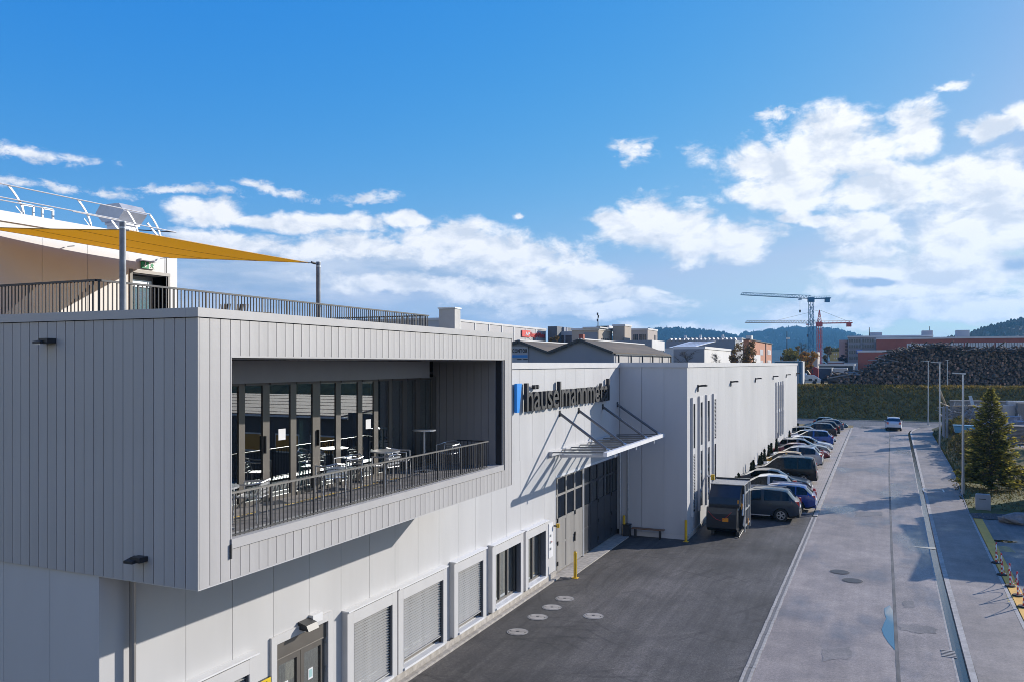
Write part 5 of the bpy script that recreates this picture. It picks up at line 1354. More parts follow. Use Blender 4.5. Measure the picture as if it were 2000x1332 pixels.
# small plant on the roof next to the terrace
X, Y, Z = at_x(884, 640, -17.5)
t = thing('roof_vent_shaft', 'tall grey sheet metal shaft on the roof beyond the terrace railing', 'vent shaft', (-17.5, Y, 8.4))
w = .42
MB().box(-17.9, -17.1, Y-.55, Y+.0, 8.36, 10.75).build('shaft', mat('shaft_metal', (.38, .37, .36), .45, .3, .08, 2), t); piece('shaft_cap', M['galv'], t, -17.94, -17.06, Y-.6, Y+.04, 10.75, 10.81)
t = thing('roof_ladder_rail', 'thin grey safety rail around the roof hatch past the terrace', 'safety rail', (-17.3, Y-2.2, 8.4))
for y in (Y-2.6, Y-1.6, Y-.7): MB().tube((-17.4, y, 8.36), (-17.4, y, 9.85), .022, n=6).build('post', M['galv'], t)
for z in (9.4, 9.85): MB().tube((-17.4, Y-2.6, z), (-17.4, Y-.7, z), .02, n=6).build('rail', M['galv'], t)
piece('gate_sign', mat('orange_sign', (.6, .2, .03), .5), t, -17.39, -17.35, Y-1.35, Y-1.15, 8.9, 9.35)
# ------------------------------------------------------------------ background buildings
def corner_block(pxl, pxc, pxr, py, Y):
    """west/front edge, shared corner and far edge of a block whose front faces the camera side (-y)"""
    X0, _, Z = at_y(pxl, py, Y); X1 = at_y(pxc, py, Y)[0]
    Y2 = at_x(pxr, py, X1)[1] if pxr else Y+14
    return X0, X1, Y, Y2, Z
M['bg_win'] = mat('far_window', (.035, .04, .05), .12, 0, spec=.8)
M['bg_white'] = mat('far_white', (.66, .65, .64), .7, 0, .06, .3)
M['bg_grey'] = mat('far_grey', (.27, .28, .31), .7, 0, .08, .2)
M['bg_lgrey'] = mat('far_light_grey', (.42, .43, .46), .65, 0, .05, .2)
M['bg_beige'] = mat('far_beige', (.42, .35, .28), .8, 0, .08, .2)
M['bg_pinkbeige'] = mat('far_pink_beige', (.44, .37, .33), .8, 0, .06, .2)
M['bg_brick'] = mat('far_brick', (.34, .10, .07), .85, 0, .12, .6)
M['bg_orange'] = mat('far_orange_brick', (.50, .21, .11), .85, 0, .08, .6)
M['bg_pink'] = mat('far_pink', (.46, .31, .29), .8, 0, .05, .3)
M['bg_yellow'] = mat('far_yellow', (.52, .40, .13), .8, 0, .06, .3)
M['bg_roof'] = mat('far_roof', (.12, .10, .085), .85, 0, .2, .4, streak=(.2, 1, 1))
def bld(name, label, x0, x1, y0, y1, z1, m, roof=True, z0=None, cat='building', group=None):
    z0 = (PLAT if y0 > 136 else 0) if z0 is None else z0
    t = thing(name, label, cat, ((x0+x1)/2, (y0+y1)/2, z0), group)
    MB().box(x0, x1, y0, y1, z0-.3, z1).build('wall', m, t)
    if roof: MB().box(x0-.15, x1+.15, y0-.15, y1+.15, z1+.002, z1+.45).build('roof_edge', M['bg_white'], t)
    return t
def win_front(t, y, xa, xb, za, zb, nx, nz, fx=.6, fz=.55, m=None, frame=None):   # windows on a -y face
    dx, dz = (xb-xa)/nx, (zb-za)/nz
    for i in range(nx):
        for j in range(nz):
            cx, cz = xa+dx*(i+.5), za+dz*(j+.5)
            piece('window', m or M['bg_win'], t, cx-dx*fx/2, cx+dx*fx/2, y-.06, y+.3, cz-dz*fz/2, cz+dz*fz/2)
            if frame: piece('window_sill', frame, t, cx-dx*fx/2-.1, cx+dx*fx/2+.1, y-.16, y-.062, cz-dz*fz/2-.14, cz-dz*fz/2)
def win_side(t, x, ya, yb, za, zb, ny, nz, fy=.6, fz=.55, m=None):                 # windows on a +x face
    dy, dz = (yb-ya)/ny, (zb-za)/nz
    for i in range(ny):
        for j in range(nz):
            cy, cz = ya+dy*(i+.5), za+dz*(j+.5); piece('window', m or M['bg_win'], t, x-.3, x+.06, cy-dy*fy/2, cy+dy*fy/2, cz-dz*fz/2, cz+dz*fz/2)

# hall with red lettering
X = -80.0
_, ya, za = at_x(893, 626, X); _, yb, zb = at_x(1066, 641, X)
t = bld('lettered_hall', 'long pale metal hall with red company lettering on its side', X-30, X, ya-6, yb, (za+zb)/2-.4, mat('hall_sheet', (.47, .45, .45), .55, 0, .04, .2))
n = 8
for k in range(n): piece('wall_joint', M['bg_white'], t, X, X+.12, ya-6+(yb-ya+6)*k/n, ya-6+(yb-ya+6)*k/n+.5, 0, (za+zb)/2-.4)
lg = thing('hall_sign', 'red Angst+Pfister lettering with red square emblem on the pale hall', 'sign', (X, yb-20, 12))
red = mat('sign_red', (.75, .035, .02), .5)
_, y0, zt = at_x(1018, 645, X); _, y1, zb_ = at_x(1034, 659, X); _, y2, _ = at_x(1064, 650, X)
piece('emblem', red, lg, X+.13, X+.3, y0, y1, zb_, zt)
lettering('AP', lg, (X+.31, y0+.35*(y1-y0), zb_+.22*(zt-zb_)), (0, 1, 0), (y1-y0)*.56, 'A', (zt-zb_)*.56, .03, .02, M['white'], merge=True, name='emblem_letters')
lettering('Angst+Pfister', lg, (X+.14, y1+.6, zb_+.12*(zt-zb_)), (0, 1, 0), y2-y1-.9, 'P', (zt-zb_)*.72, .06, .045, red, name='letter')

# double gabled steel hall
Yg = 85.0
pr = [at_y(x, y, Yg) for x, y in ((954, 690), (1013, 668), (1072, 690), (1133, 665.5), (1199, 690.5))]
Ye = at_x(1310, 694, pr[4][0])[1]
t = thing('gabled_hall', 'grey double gabled steel hall with weathered brown roofs behind the wing', 'building', (pr[2][0], (Yg+Ye)/2, 0))
for k in (0, 2):
    a, b, c = pr[k], pr[k+1], pr[k+2]
    MB().prism([(a[0], -.1), (c[0], -.1), (c[0], c[2]), (b[0], b[2]), (a[0], a[2])], 'y', Yg, Yg+.3).build('gable_wall', mat('gable_sheet', (.255, .27, .31), .6, 0, .05, .3), t)
    rm_ = mat('old_roof', (.085, .072, .062), .9, 0, .3, .35, col2=(.21, .155, .105), detail=8, streak=(.6, .12, 1))
    for p, q in ((a, b), (b, c)):
        nseg = 6
        for s in range(nseg):
            f0, f1 = s/nseg, (s+1)/nseg
            P = lambda f: (p[0]+(q[0]-p[0])*f, p[2]+(q[2]-p[2])*f)
            (xa, z_a), (xb, z_b) = P(f0), P(f1)
            MB().hexa([(xa, Yg-.35, z_a+.05), (xb, Yg-.35, z_b+.05), (xb, Ye, z_b+.05), (xa, Ye, z_a+.05), (xa, Yg-.35, z_a+.17), (xb, Yg-.35, z_b+.17), (xb, Ye, z_b+.17), (xa, Ye, z_a+.17)]).build('roof_strip', rm_, t)
        MB().bar((p[0], Yg-.37, p[2]+.08), (q[0], Yg-.37, q[2]+.08), .10, .28).build('verge_trim', M['anth'], t)
    MB().bar((b[0], Yg, b[2]+.2), (b[0], Ye, b[2]+.2), .35, .12).build('ridge_cap', M['bg_white'], t)
piece('ridge_vent', M['bg_brick'], t, pr[3][0]-.25, pr[3][0]+.25, Yg+.3, Yg+.9, pr[3][2]+.2, pr[3][2]+.7)
xe = pr[4][0]
piece('side_wall', mat('side_sheet', (.40, .38, .37), .7, 0, .1, .3), t, xe-.3, xe, Yg+.3, Ye, -.1, pr[4][2]-.05)
piece('eaves_gutter', M['anth'], t, xe, xe+.2, Yg, Ye, pr[4][2]-.12, pr[4][2]+.03)
for k in range(6): y = Yg+1+k*(Ye-Yg-2)/5; MB().tube((xe+.25, y, 0), (xe+.25, y, pr[4][2]-.1), .09, n=6).build('downpipe', M['anth'], t)
cs_ = thing('stahl_sign', 'white board reading STAHL CONTOR over a blue stripe on the left gable', 'sign', (pr[1][0], Yg, 8))
s0 = at_y(975, 677, Yg); s1 = at_y(1032, 703, Yg)
piece('board', mat('sign_board', (.36, .38, .42), .6), cs_, s0[0], s1[0], Yg-.12, Yg-.02, s1[2]-.4, s0[2])
piece('blue_stripe', mat('stripe_blue', (.02, .22, .55), .5), cs_, s0[0]+.05, s1[0]-.05, Yg-.15, Yg-.121, at_y(1020, 698, Yg)[2], at_y(1020, 693, Yg)[2])
q0 = at_y(978, 688.5, Yg); q1 = at_y(1031, 681, Yg)
lettering('STAHL CONTOR', cs_, (q0[0], Yg-.125, q0[2]), (1, 0, 0), at_y(1031, 685, Yg)[0]-q0[0], 'H', q1[2]-q0[2], .015, .04, M['black'], name='letter')
for k in range(4): piece('small_print', M['black'], cs_, q0[0]+.6+k*.75, q0[0]+1.15+k*.75, Yg-.13, Yg-.121, at_y(1020, 702.5, Yg)[2], at_y(1020, 700.5, Yg)[2]) if k > 1 else None

# office cluster to its right
x0, x1, y0, y1, z = corner_block(1070, 1088, None, 638, 200); t = bld('dark_tower', 'dark grey stair tower at the left of the far offices', x0, x1, y0, y1, z, mat('tower_dark', (.09, .10, .12), .6), False)
x0, x1, y0, y1, z = corner_block(1088, 1118, None, 648, 203); t = bld('band_window_office', 'grey office with dark ribbon windows left of the beige block', x0, x1, y0, y1, z, M['bg_lgrey'], False)
for j in range(4): piece('window', mat('maroon_blind', (.07, .045, .05), .5), t, x0+.6, x0+(x1-x0)*.47, y0-.06, y0+.2, z-2.6-j*3.2-.2, z-1.0-j*3.2); piece('window', MATS['maroon_blind'], t, x0+(x1-x0)*.55, x1-.2, y0-.06, y0+.2, z-2.8-j*3.2, z-1.0-j*3.2)
piece('roof_box', M['bg_grey'], t, *[f(at_y(1094, 642, 204)[0], at_y(1102, 642, 204)[0]) for f in (min, max)], 204, 207, z, z+1.2)
x0, x1, y0, y1, z = corner_block(1117, 1169, 1196, 645.5, 196); t = bld('beige_block', 'large beige block with stepped top and small windows in the sunny side', x0, x1, y0, y1, z, M['bg_beige'], True)
win_side(t, x1, y0+2, y1-1, z-6, z-1.2, 6, 2, .5, .32)
piece('roof_slab', M['bg_white'], t, x0+3, x1+.6, y0-.5, y1, z+.46, z+.75); piece('wall_recess', M['bg_grey'], t, x0+(x1-x0)*.45, x1-.3, y0-.03, y0+.1, z-2.8, z-.6)
piece('attic', M['bg_win'], t, at_y(1165, 640, 215)[0], at_y(1184, 640, 215)[0], 215, 225, z, at_y(1170, 637, 215)[2]); piece('attic_side', M['bg_white'], t, at_y(1184.5, 640, 215)[0], at_y(1189, 640, 215)[0], 215.5, 225, z, at_y(1170, 636.5, 215)[2])
a = at_y(1168, 637, 214)
t = thing('antenna_mast', 'dark radio antenna mast on the roof of the beige block', 'antenna', (a[0], 214, a[2]))
MB().tube((a[0], 214, a[2]-1), (a[0], 214, a[2]+3.6), .14, .10, n=6).build('pole', M['anth'], t)
for k, zz in enumerate((1.2, 2.2, 2.9)): MB().box(a[0]-.3+.35*(k % 2), a[0]-.05+.35*(k % 2), 213.8, 214.1, a[2]+zz, a[2]+zz+.7).build('antenna_panel', M['anth'], t)
x0, x1, y0, y1, z = corner_block(1197, 1220, 1233, 637.5, 205); t = bld('beige_tower', 'tall beige tower block with sunlit right side', x0, x1, y0, y1, z, M['bg_beige'], True); win_side(t, x1, y0+8, y1-10, z-12, z-2, 1, 3, .5, .4)
x0, x1, y0, y1, z = corner_block(1233, 1265, 1284, 645, 222); t = bld('window_block', 'pinkish beige office with paired windows right of the tower', x0, x1, y0, y1, z, M['bg_pinkbeige'], True)
win_front(t, y0, x0+.5, x0+(x1-x0)*.42, z-10.2, z-.4, 3, 3, .8, .5); win_front(t, y0, x0+(x1-x0)*.48, x1-.4, z-10.2, z-.4, 4, 3, .8, .5); win_side(t, x1, y0+10, y1-4, z-10, z-.4, 2, 3, .4, .5)
x0, x1, y0, y1, z = corner_block(1200, 1274, 1298, 665, 140); t = bld('white_workshop', 'low white workshop with four upright windows in its sunlit side', x0, x1, y0, y1, z, M['bg_white'], False)
piece('shade_front', M['bg_grey'], t, x0, x1-.05, y0-.2, y0-.01, 0, z); win_side(t, x1, y0+2.5, y1-.5, z-4.2, z-1.6, 4, 1, .5, .95)  # grey sheet paints shade onto the white workshop's front
# saw-tooth works
x0, x1, y0, y1, z = corner_block(1300, 1436, None, 666, 250); t = bld('factory_hall', 'wide grey works hall with rows of roof lights beneath the hills', x0, x1, y0, y0+60, z, M['bg_grey'], False)
for k in range(16): xx = x0+(x1-x0)*(.02+.98*k/16); MB().prism([(xx, z), (xx+1.5, z), (xx+1.1, z+.8)], 'y', y0-.1, y0+3).build('roof_light', M['bg_lgrey'], t)
piece('upper_roof', mat('upper_roof_m', (.20, .205, .225), .7), t, x0+1, x1-6, y0+18, y0+50, z, at_y(1360, 660, 268)[2])
piece('end_wall', M['bg_white'], t, x1-6, x1-.5, y0+17, y0+40, z, at_y(1360, 661, 267)[2])
for f in (.28, .5, .82): MB().tube((x0+(x1-x0)*f, y0+1, z+.7), (x0+(x1-x0)*f, y0+1, z+1.7), .5, .3, n=8).build('roof_vent', M['bg_white'], t)
x0, x1, y0, y1, z = corner_block(1297, 1352, None, 680, 170); t = bld('skylight_hall', 'low hall with slanting white skylight strips on its roof', x0, x1, y0, y0+25, z, M['bg_white'], False)
for k in range(5):
    xx = x0+1+(x1-x0-1)*k/5; MB().hexa([(xx, y0-.2, z+.05), (xx+.9, y0-.2, z+.05), (xx+2.4, y0+20, z+1.8), (xx+.3, y0+20, z+1.8), (xx, y0-.2, z+.15), (xx+.9, y0-.2, z+.15), (xx+2.4, y0+20, z+1.9), (xx+.3, y0+20, z+1.9)]).build('skylight', M['white'], t)
x0, x1, y0, y1, z = corner_block(1316, 1376, 1427, 681.5, 150); t = bld('box_hall', 'plain box shaped hall, white with a sunlit side, shade on its front painted grey', x0, x1, y0, y1, z, M['bg_white'], True)
piece('shade_front', M['bg_grey'], t, x0, x1-.05, y0-.2, y0-.01, 0, z); piece('base_wall', M['concgrey'], t, x1+.0, x1+.3, y0, y1-.3, PLAT-.2, PLAT+1.6)  # shade of the front painted as a grey sheet over the white wall
x0, x1, y0, y1, z = corner_block(1452, 1463, 1507, 664, 215); t = bld('orange_apartment', 'orange brick apartment house with white balconies and windows', x0, x1, y0, y1, z, M['bg_orange'], False)
for j in range(4):
    zz = z-2.6-j*3.1
    piece('window', M['bg_white'], t, x1-.1, x1+.08, y1-11, y1-3, zz-.7, zz+.7); piece('pane', M['bg_lgrey'], t, x1+.08, x1+.12, y1-9, y1-5, zz-.6, zz+.5); piece('window', M['bg_lgrey'], t, x1-.1, x1+.1, y1-29, y1-22, zz-1.0, zz+.6)
piece('white_panel', M['bg_white'], t, x1-.1, x1+.15, y0+8, y0+22, z-11, z-3.6); piece('chimney', M['bg_white'], t, x1-3, x1-1.5, y0+16, y0+19, z, z+1.6); piece('roof_edge', M['anth'], t, x0-.3, x1+.3, y0-.3, y1+.3, z+.002, z+.25); piece('downpipe', M['anth'], t, x1, x1+.2, y1-16, y1-15.4, PLAT, z)
t = bld('balcony_flats', 'pale block of flats with balcony bands behind the golden tree', *[at_y(1574, 700, 330)[0], at_y(1597, 700, 330)[0]], 330, 345, at_y(1585, 687, 330)[2], M['bg_pinkbeige'], False)
xa, xb = at_y(1574, 700, 330)[0], at_y(1597, 700, 330)[0]
t = bld('yellow_house', 'mustard yellow house with small windows left of the pink block', at_y(1621, 700, 300)[0], at_y(1641, 700, 300)[0], 300, 312, at_y(1630, 687, 300)[2], M['bg_yellow'], False)
xa, xb = at_y(1621, 700, 300)[0], at_y(1641, 700, 300)[0]; win_front(t, 300, xa+1, xb-.8, at_y(1740, 703, 300)[2], at_y(1740, 687, 300)[2], 2, 2, .4, .4, M['bg_white'])
t = bld('pink_block', 'narrow pink block of flats left of the grey office', at_y(1639, 700, 262)[0], at_y(1655, 700, 262)[0], 262, 272, at_y(1645, 664, 262)[2], M['bg_pink'], False)
xb = at_y(1655, 700, 262)[0]
for j in range(5): zz = at_y(1650, 669+j*6.3, 262)[2]; piece('balcony', mat('balcony_dark', (.12, .06, .06), .7), t, xb-.6, xb+.5, 261.5, 264, zz-.45, zz+.1)
Yo = 258
t = bld('grey_office', 'grey four storey office with rows of dark windows behind brick hall', at_y(1656, 700, Yo)[0], at_y(1822, 700, Yo)[0], Yo, Yo+14, at_y(1700, 659, Yo)[2], mat('office_grey', (.30, .29, .30), .75), True)
for grp in ((1657.5, 1681), (1683.5, 1707), (1709, 1733), (1735, 1758), (1760, 1784), (1786, 1810)):
    xa, xb = at_y(grp[0], 700, Yo)[0], at_y(grp[1], 700, Yo)[0]
    for j in range(4):
        za, zb = at_y(1740, 667.5+j*11.3, Yo)[2], at_y(1740, 661.5+j*11.3, Yo)[2]
        if grp[0] > 1708 and j > 0: continue
        win_front(t, Yo, xa, xb, za, zb, 5, 1, .62, .95)
    piece('pier', M['bg_grey'], t, xb+.1, xb+.45, Yo-.2, Yo, PLAT, at_y(1740, 659, Yo)[2])
for (pa, pb, pt) in ((1699, 1723, 649), (1801, 1822, 647)):
    piece('roof_plant', M['bg_lgrey'], t, at_y(pa, 650, Yo+5)[0], at_y(pb, 650, Yo+5)[0], Yo+5, Yo+9, at_y(1740, 658, Yo)[2]+.45, at_y(1740, pt, Yo+5)[2])
for px, py in ((1698, 640), (1816, 638)): a = at_y(px, py, Yo+6); MB().tube((a[0], Yo+6, a[2]-3), (a[0], Yo+6, a[2]), .15, .1, n=5).build('flue', M['anth'], t)
Yr = 232
za, zt = PLAT, at_y(1740, 663, Yr)[2]
t = bld('brick_hall', 'long red brick hall with bands of white framed windows', at_y(1712, 700, Yr)[0], at_y(2150, 700, Yr)[0], Yr, Yr+25, zt, M['bg_brick'], True)
for grp in ((1773, 1824), (1829, 1880), (1887, 1940), (1947, 2000), (2007, 2060)):
    xa, xb = at_y(grp[0], 700, Yr)[0], at_y(grp[1], 700, Yr)[0]; z1, z2 = at_y(1740, 682, Yr)[2], at_y(1740, 671, Yr)[2]
    piece('window_band', M['bg_win'], t, xa, xb, Yr-.08, Yr+.2, z1, z2)
    for k in range(11): xx = xa+(xb-xa)*k/10; piece('white_mullion', M['bg_white'], t, xx-.22, xx+.22, Yr-.25, Yr-.082, z1, z2)
piece('roof_plant', M['bg_lgrey'], t, at_y(1868, 650, Yr+8)[0], at_y(1894, 650, Yr+8)[0], Yr+8, Yr+12, zt, at_y(1740, 647, Yr+8)[2])
Yq = 205
t = bld('brick_annex', 'low red brick annex with white roof edge before the grey office', at_y(1676, 700, Yq)[0], at_y(1790, 700, Yq)[0], Yq, Yq+20, at_y(1740, 687.5, Yq)[2], M['bg_brick'], True)
piece('blue_panel', mat('blue_sheet', (.01, .12, .5), .5), t, at_y(1673, 690, Yq)[0], at_y(1684, 690, Yq)[0], Yq+.5, Yq+3, at_y(1740, 690, Yq)[2], at_y(1740, 682, Yq)[2])
t = bld('pale_shed', 'pale blue white shed left of the brick annex', at_y(1648, 700, 200)[0], at_y(1675, 700, 200)[0], 200, 212, at_y(1740, 707.5, 200)[2], M['bg_lgrey'], False)
t = bld('brick_shed', 'low brick shed with flat roof behind the dark truck', at_y(1618, 700, 215)[0], at_y(1646, 700, 215)[0], 215, 225, at_y(1740, 708.5, 215)[2], M['bg_brick'], True)
t = bld('dark_canopy_shed', 'dark open shed with white corner posts behind the trucks', at_y(1600, 700, 190)[0], at_y(1668, 700, 190)[0], 190, 199, at_y(1740, 714.5, 190)[2], mat('dark_sheet', (.03, .04, .06), .6), True)
piece('corner_post', M['bg_white'], t, at_y(1666, 700, 190)[0], at_y(1669, 700, 190)[0], 189.5, 189.95, PLAT, at_y(1740, 714.5, 190)[2])
# signal pole
a = at_t(1537, 712, 260)
t = thing('signal_pole', 'thin dark signal pole before the blue hill', 'pole', (a[0], a[1], PLAT)); MB().tube((a[0], a[1], PLAT), (a[0], a[1], at_t(1537, 647, 260)[2]), .22, .12, n=6).build('pole', M['anth'], t)
MB().box(a[0]-.2, a[0]+.9, a[1]-.3, a[1]+.2, at_t(1, 663, 260)[2], at_t(1, 659, 260)[2]).build('signal_head', M['galv'], t); MB().box(a[0]-.7, a[0]+.7, a[1]-.3, a[1]+.2, at_t(1, 685, 260)[2], at_t(1, 681, 260)[2]).build('signal_head', M['galv'], t)
a = at_t(1268, 700, 120)
t = thing('pylon', 'dark bare pole with fittings behind the hall roof', 'pole', (a[0], a[1], 0)); MB().tube((a[0], a[1], 0), (a[0], a[1], at_t(1, 681, 120)[2]), .2, .16, n=7).build('pole', M['anth'], t); MB().box(a[0]-.45, a[0]+.4, a[1]-.2, a[1]+.2, at_t(1, 686, 120)[2], at_t(1, 684, 120)[2]).build('crossarm', M['anth'], t)

# hall across the road: outside the frame, seen in the loggia glass and by its shadow on the road
t = thing('roadside_hall', 'low hall with weathered tiled roof across the road, mirrored in the loggia glass', 'building', (20, 52, 0))
tile = mat('roof_tile', (.30, .17, .10), .8, 0, .4, 1.2, col2=(.58, .38, .25), streak=(.3, 2.5, 2.5), detail=8)
HX, HA, HB = 9.3, 45.4, 58.6
dkw = mat('hall_wall_dark', (.10, .09, .085), .7, 0, .2, .5)
MB().prism([(HA, -.1), (HB, -.1), (HB, 4.55), (52.2, 4.35), (HA, 5.05)], 'x', HX, HX+.3).build('front_wall', dkw, t)
MB().box(HX+.31, 40, HA, HA+.3, -.1, 4.6).build('side_wall', dkw, t)
piece('eaves_gutter', M['bg_white'], t, HX+.31, 40, HA-.22, HA-.02, 4.62, 4.74)
for k in range(12):
    f0, f1 = k/12, (k+1)/12; ya_, yb_ = HA-.1+(HB-HA)*f0, HA-.1+(HB-HA)*f1-.03; za_, zb_ = 4.70+.75*f0+.03*(k % 2), 4.70+.75*f1+.03*(k % 2)
    MB().hexa([(HX+.8, ya_, za_), (40, ya_, za_), (40, yb_, zb_), (HX+.8, yb_, zb_), (HX+.8, ya_, za_+.12), (40, ya_, za_+.12), (40, yb_, zb_+.12), (HX+.8, yb_, zb_+.12)]).build('roof_strip', tile, t)
for k in range(9):
    x = HX+1.4+k*3.0; piece('window_frame', M['bg_white'], t, x-.08, x+1.98, HA-.06, HA-.002, 2.15, 3.45); piece('shutter', mat('shutter_orange', (.50, .24, .04), .6), t, x, x+1.9, HA-.10, HA-.062, 2.25, 3.35)

# ------------------------------------------------------------------ vehicles on the bank
def wheel_pair(t, x, ys, z, r):
    for y in ys: MB().tube((x-.12, y, z+r), (x+.12, y, z+r), r, n=12).build('wheel', M['rubber'], t)
def boxveh(name, label, cat, px0, px1, pyt, pyb, Y, depth, m, extra=None):
    a = at_y(px0, pyb, Y); b = at_y(px1, pyb, Y); zt = at_y(px0, pyt, Y)[2]; zb = max(PLAT, at_y(px0, pyb, Y)[2])
    t = thing(name, label, cat, ((a[0]+b[0])/2, Y+depth/2, PLAT)); t['w'] = 0
    return t, a[0], b[0], zb, zt
t, xa, xb, zb, zt = boxveh('camper_van', 'white motorhome with two dark windows parked on the bank', 'camper', 1561, 1598, 732, 752, 147, 2.1, M['bg_white'])
MB().prism([(xa, PLAT+.35), (xb+.3, PLAT+.35), (xb+.4, PLAT+.9), (xb-.2, zt-.35), (xb-.7, zt), (xa, zt)], 'y', 147, 149.1).build('body', M['bg_white'], t)
for f in (.14, .50): piece('window', M['bg_win'], t, xa+(xb-xa)*f, xa+(xb-xa)*(f+.18), 146.95, 147.1, zt-1.0, zt-.6)
piece('cab_window', M['bg_win'], t, xb-.55, xb-.15, 146.95, 147.1, zt-1.05, zt-.65); piece('stripe', M['bg_grey'], t, xa+.2, xb-.6, 146.96, 147.1, PLAT+.65, PLAT+.8); MB().tube((xa+.9, 148, zt), (xa+.9, 148, zt+.3), .35, .2, n=10).build('roof_dome', M['bg_white'], t)
for x in (xa+.6, xb-.6): MB().tube((x, 146.95, PLAT+.33), (x, 147.2, PLAT+.33), .33, n=12).build('wheel', M['rubber'], t)
t, xa, xb, zb, zt = boxveh('dark_blue_truck', 'dark blue box truck seen from behind beside the log pile', 'truck', 1599, 1624, 719, 751, 150, 8, M['bg_grey'])
MB().box(xa, xb, 150, 158, PLAT+.55, zt).build('box_body', mat('truck_navy', (.015, .03, .07), .5), t); piece('side_sheet', M['bg_white'], t, xb, xb+.06, 150.05, 157.9, PLAT+.6, zt-.02); piece('roof_trim', M['galv'], t, xa, xb+.05, 149.95, 158, zt+.002, zt+.12)
piece('tail_bar', M['black'], t, xa, xb, 149.9, 150, PLAT+.35, PLAT+.54)
wheel_pair(t, xa+.4, (151, 156.5), PLAT, .5); wheel_pair(t, xb-.3, (151, 156.5), PLAT, .5)
for f in (.08, .82): piece('tail_light', M['lamp_red'], t, xa+(xb-xa)*f, xa+(xb-xa)*(f+.1), 149.86, 149.9, PLAT+.62, PLAT+.80)
t, xa, xb, zb, zt = boxveh('white_trailer', 'white sided trailer with pale lettering right of the dark truck', 'trailer', 1624.5, 1655, 719.5, 750, 153, 2.5, M['bg_white'])
MB().box(xa+.1, xb, 153, 155.5, PLAT+.5, zt).build('box_body', mat('trailer_silver', (.50, .50, .50), .5, .1, .1, 1), t); piece('top_rail', M['white'], t, xa+.1, xb, 152.9, 155.6, zt+.002, zt+.10); wheel_pair(t, xa+1, (153.2,), PLAT, .45); wheel_pair(t, xb-.8, (153.2,), PLAT, .45)
MB().tube((xb-.65, 152.96, zt-1.25), (xb-.65, 152.99, zt-1.25), .33, n=16).build('round_mark', M['white'], t)
t, xa, xb, zb, zt = boxveh('red_truck', 'red truck cab standing behind the motorhome', 'truck', 1583, 1598, 716, 745, 165, 3, M['red'])
MB().prism([(xa, PLAT+.6), (xb, PLAT+.6), (xb, zt-.3), (xb-.6, zt), (xa+.5, zt), (xa, zt-.8)], 'y', 165, 167.4).build('cab', mat('truck_red', (.30, .015, .02), .4), t); piece('windscreen', M['bg_win'], t, xa+.25, xb-.9, 164.95, 165.1, zt-1.2, zt-.5); wheel_pair(t, xa+.6, (165.3,), PLAT, .5); wheel_pair(t, xb-.4, (165.3,), PLAT, .5)
t, xa, xb, zb, zt = boxveh('blue_container', 'blue white container standing at the corner of the wing', 'container', 1550, 1566, 706, 752, 143, 2.4, M['bg_grey'])
MB().box(xa-3, xb, 143, 145.4, PLAT, zt).build('body', mat('container_blue', (.04, .15, .26), .5, 0, .1, 1), t); piece('corner_post', M['bg_white'], t, xb, xb+.25, 142.95, 145.45, PLAT, zt+.05); piece('door_bar', M['galv'], t, xb-.5, xb-.44, 142.9, 142.99, PLAT+.2, zt-.2); piece('top_rail', M['bg_white'], t, xa-3, xb, 142.9, 145.4, zt, zt+.1)
t, xa, xb, zb, zt = boxveh('yellow_loader', 'dark wheel loader half hidden between container and red truck', 'loader', 1570, 1582, 722, 745, 170, 3, M['bg_grey'])
MB().prism([(xa, PLAT+.5), (xb, PLAT+.5), (xb, PLAT+1.6), (xb-.5, zt), (xa+.4, zt), (xa, PLAT+1.4)], 'y', 170, 172).build('body', mat('loader_ochre', (.22, .11, .02), .6), t); piece('cab_window', M['bg_win'], t, xa+.3, xb-.3, 169.95, 170.1, zt-1, zt-.2); wheel_pair(t, xa+.3, (170.2,), PLAT, .6); wheel_pair(t, xb-.3, (170.2,), PLAT, .6)

# ------------------------------------------------------------------ log pile
bark = mat('log_bark', (.10, .070, .050), .95, 0, .4, 3); bark2 = mat('log_bark_grey', (.27, .25, .24), .9, 0, .3, 2); cut1 = mat('log_cut', (.27, .175, .115), .9, 0, .35, 6); cut2 = mat('log_cut_fresh', (.50, .28, .19), .9, 0, .25, 6); cut3 = mat('log_cut_dark', (.135, .09, .065), .95, 0, .3, 6)
T0 = 134.6
A0, A1 = Vector((*at_t(1636, 752, T0)[:2], 0)), Vector((*at_t(2060, 752, T0)[:2], 0))
ldir = (A1-A0).normalized(); lin = Vector((-ldir.y, ldir.x, 0))         # along the pile, into the pile
sil = lerp_tab([(1636, 742), (1642, 736), (1670, 730), (1703, 725), (1712, 722), (1725, 716), (1735, 708), (1750, 702), (1765, 688), (1785, 686), (1801, 683), (1841, 676), (1873, 683), (1920, 686), (1960, 684), (2000, 685), (2060, 682)])
pile = thing('log_pile', 'huge dark stack of round timber along the top of the grassy bank', 'log pile', tuple(A0+Vector((0, 0, PLAT))))
def log(mb, c, d, L, r, mc, n=7):
    i = len(mb.v); a = c-d*L/2; b = c+d*L/2; u = Vector((0, 0, 1)) if abs(d.z) < .9 else Vector((1, 0, 0)); p = d.cross(u).normalized(); q = d.cross(p)
    ph = rnd.random()*6
    for cc in (a, b):
        for k in range(n):
            an = 2*math.pi*k/n+ph; mb.v.append(tuple(cc+(p*math.cos(an)+q*math.sin(an))*r))
    mbk = 0 if rnd.random() < .75 else 1
    for k in range(n): mb.f.append((i+k, i+(k+1) % n, i+n+(k+1) % n, i+n+k)); mb.m.append(mbk)
    mb.f.append(tuple(i+k for k in reversed(range(n)))); mb.m.append(mc); mb.f.append(tuple(i+n+k for k in range(n))); mb.m.append(mc)
LM = [bark, bark2, cut1, cut2, cut3]
mass = MB(); singles = 0
